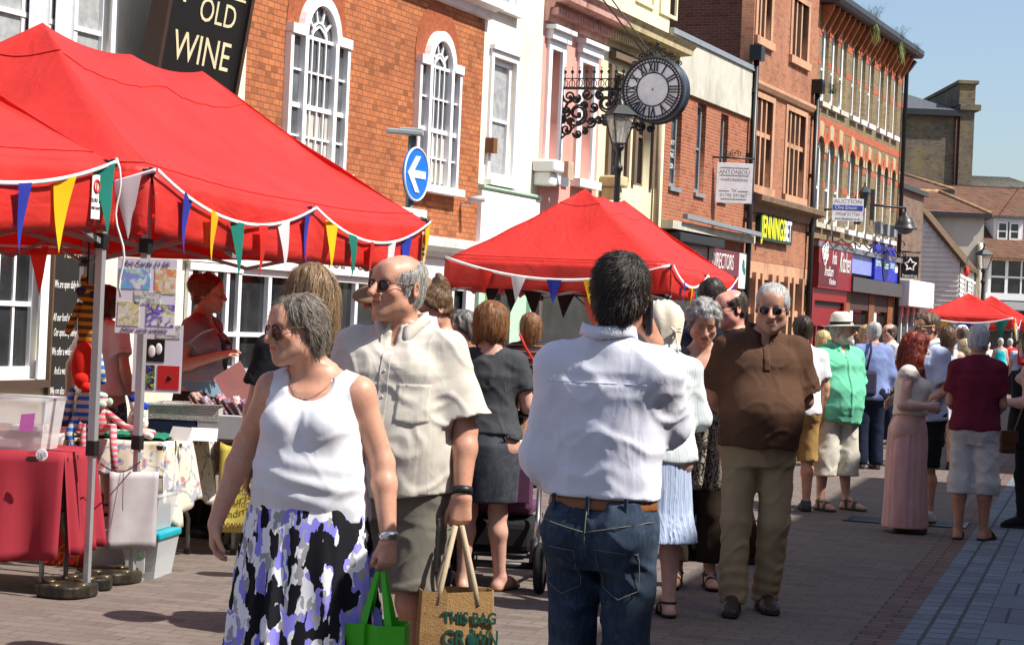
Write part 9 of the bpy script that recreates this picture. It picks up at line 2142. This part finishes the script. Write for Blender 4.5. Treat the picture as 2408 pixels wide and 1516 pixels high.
b = MB(); b.sheet(rows, smooth=False); b.build('bag', jm, JB, thick=.004)
for y in (-.065, .06):
 b = MB()
 for sx in (-1, 1): b.tube([(sx * .075, y, zt - .05), (sx * .062, y * .9, zt + .02), (sx * .012, y * .15, wr.z + .005)], [.011, .011, .009], 7)
 b.build('handle', mat('cotton_webbing', (.42, .33, .22), .9, bump=.4, bs=150), JB)
pm = mat('dark_green_print', (.012, .07, .05), .9)
texts(JB, [('THIS BAG', .045, -.0835, zt - .095, .058, dict(bold=.002, width=.8, depth=.002)), ('GR', -.012, -.0905, zt - .17, .085, dict(bold=.002, width=.75, depth=.002)), ('WN', .108, -.0870, zt - .17, .085, dict(bold=.002, width=.6, depth=.002)), ('IN KENT', .045, -.094, zt - .27, .055, dict(bold=.002, width=.8, depth=.002))], pm); b = MB(); b.ball((.055, -.086, zt - .175), (.021, .004, .030)); b.box(.05, .06, -.084, -.078, zt - .145, zt - .13); b.build('apple_print', pm, JB)
pc = px(1228, 1, 11.55); PR = thing('pushchair', 'purple pushchair with black wheels in front of the woman with the brown bob', 'pushchair', (pc.x, 11.55, 0), rad(172)); pur = mat('purple_fabric', (.10, .035, .075), .8, bump=.3, bs=120); alum = silver_met
def wheel(x, y, r, w_):
 b = MB(); RY = Matrix.Rotation(rad(90), 3, 'Y'); b.lathe([(r * .72, -w_), (r * .93, -w_), (r, -w_ * .5), (r, w_ * .5), (r * .93, w_), (r * .72, w_)], 28, 0, (x, y, r), True, RY); o = b.build('wheel', mat('tyre_rubber', (.015, .015, .015), .8, bump=.5, bs=60), PR); b = MB(); b.lathe([(0, -w_ * .5), (r * .2, -w_ * .6), (r * .72, -w_ * .7), (r * .72, w_ * .7), (r * .2, w_ * .6), (0, w_ * .5)], 20, 0, (x, y, r), True, RY); b.build('rim', mat('grey_rim', (.2, .2, .21), .4), o)
wheel(-.29, .30, .145, .026); wheel(.29, .30, .145, .026); wheel(-.22, -.42, .09, .02); wheel(.22, -.42, .09, .02)
b = MB(); b.tube([(-.26, .30, .15), (.26, .30, .15)], .022, 8); b.tube([(-.22, -.42, .12), (.22, -.42, .12)], .016, 8)
for sx in (-1, 1): b.tube([(sx * .25, .32, .17), (sx * .25, .28, .30)], .026, 8); b.tube([(sx * .22, -.42, .10), (sx * .24, .30, .22)], .016, 8)
b.build('chassis', black_plas, PR)
for sx in (-1, 1): b = MB(); b.tube([(sx * .25, .29, .26), (sx * .255, .24, .42), (sx * .24, .10, .60), (sx * .24, .2, .92), (sx * .22, .30, 1.02)], .015, 8); b.build('side_tube', alum, PR)
b = MB(); b.tube([(-.22, .30, 1.02), (.22, .30, 1.02)], .018, 8); b.build('handlebar', black_plas, PR)
b = MB(); b.box(-.21, .20, .13, .20, .44, .72); b.build('seat_back', pur, PR, bevel=.03); b = MB(); b.box(-.2, .19, .205, .215, .50, .70); b.build('flap', mat('purple_flap', (.13, .045, .095), .8, bump=.3, bs=120), PR, bevel=.02); b = MB(); b.box(-.2, .2, -.30, .13, .42, .48); b.build('seat', pur, PR, bevel=.02); b = MB(); b.box(-.22, .21, -.25, .22, .20, .40); b.build('basket', mat('black_mesh_basket', (.012, .012, .013), .9), PR, bevel=.05, seg=3)
P = Person('small child in a flowered top sitting in the purple pushchair', pc.x + .03, 11.50, 172, .92, True, h=.010, hh=.008, fh=.008, z0=.08, hs=1.5, skin=(.62, .38, .29), arms={'L': ((.25, -.02, 1.14), (.16, -.22, 1.02)), 'R': ((-.27, .04, 1.16), (-.14, -.18, 1.05))}, legs={'L': ((.1, -.40, .94), (.11, -.50, .58), (0, -1, 0)), 'R': ((-.1, -.40, .94), (-.11, -.50, .58), (0, -1, 0))}); P.body(); P.top(floral('child_floral', (.60, .55, .42), [(.4, .3, .2), (.35, .4, .3)], 30), .02, .92, .5, (.08, .09), [(.88, .19, .15, 0), (1.3, .17, .13, 0)]); P.trousers(denim('child_denim', (.05, .09, .2), (.03, .05, .12)), .64, (.115, .09, .085), 1.0); bob(P, (.2, .13, .06), (.4, .28, .14), 200)
tc = px(1208, 990, 11.42); R = thing('toy_string', 'bunch of bright plastic toys hanging at the front of the pushchair', 'toys', tc)
rr = random.Random(3)
for i in range(9):
 b = MB(); b.ball((rr.uniform(-.045, .05), rr.uniform(-.03, .03), rr.uniform(-.16, .10)), (.026, .024, .03), 10, 7); b.build('toy_piece', mat('toy_' + ['yellow', 'blue', 'green', 'red', 'black', 'orange', 'white', 'cyan', 'lime'][i], [(.7, .5, .02), (.03, .1, .5), (.05, .4, .1), (.6, .03, .03), (.02, .02, .02), (.7, .2, .02), (.7, .7, .7), (.03, .4, .5), (.3, .55, .05)][i], .35), R)
b = MB(); b.tube([(0, 0, -.18), (0, 0, .16)], .006, 6); b.build('cord', black_plas, R)
cam = bpy.data.cameras.new('camera'); co_ = bpy.data.objects.new('camera', cam); COL.objects.link(co_)
cam.sensor_width = 36; cam.lens = 36 * F0 / 2407.0; cam.clip_end = 2000; cam.clip_start = .1
co_.matrix_world = Matrix.Translation((0, 0, CAMZ)) @ RCAM.to_4x4()
SC.camera = co_
SUN_EL, SUN_AZ = 52.0, 110.0      # azimuth from +y clockwise
sd = Vector((math.sin(rad(SUN_AZ)) * math.cos(rad(SUN_EL)), math.cos(rad(SUN_AZ)) * math.cos(rad(SUN_EL)), math.sin(rad(SUN_EL))))
sl_ = bpy.data.lights.new('sun', 'SUN'); sl_.energy = 4.6; sl_.angle = rad(.53); sl_.color = (1.0, .955, .88)
so = bpy.data.objects.new('sun', sl_); COL.objects.link(so); so.rotation_euler = sd.to_track_quat('Z', 'Y').to_euler(); so.location = (10, 0, 20)
w = bpy.data.worlds.new('World'); SC.world = w; w.use_nodes = True
nt = w.node_tree; bg = nt.nodes['Background']
sk = nt.nodes.new('ShaderNodeTexSky'); sk.sky_type = 'NISHITA'; sk.sun_disc = False
sk.sun_elevation = rad(SUN_EL); sk.sun_rotation = rad(SUN_AZ); sk.air_density = 1.0; sk.dust_density = 1.8; sk.ozone_density = 2.0
nt.links.new(sk.outputs[0], bg.inputs[0]); bg.inputs[1].default_value = .10
SC.view_settings.view_transform = 'Standard'; SC.view_settings.look = 'None'
SC.view_settings.exposure = .75; SC.view_settings.gamma = 1.0
SC.cycles.max_bounces = 6; SC.cycles.diffuse_bounces = 3; SC.cycles.glossy_bounces = 3; SC.cycles.transmission_bounces = 4
SC.cycles.transparent_max_bounces = 6; SC.cycles.caustics_reflective = False; SC.cycles.caustics_refractive = False
SC.cycles.use_denoising = True
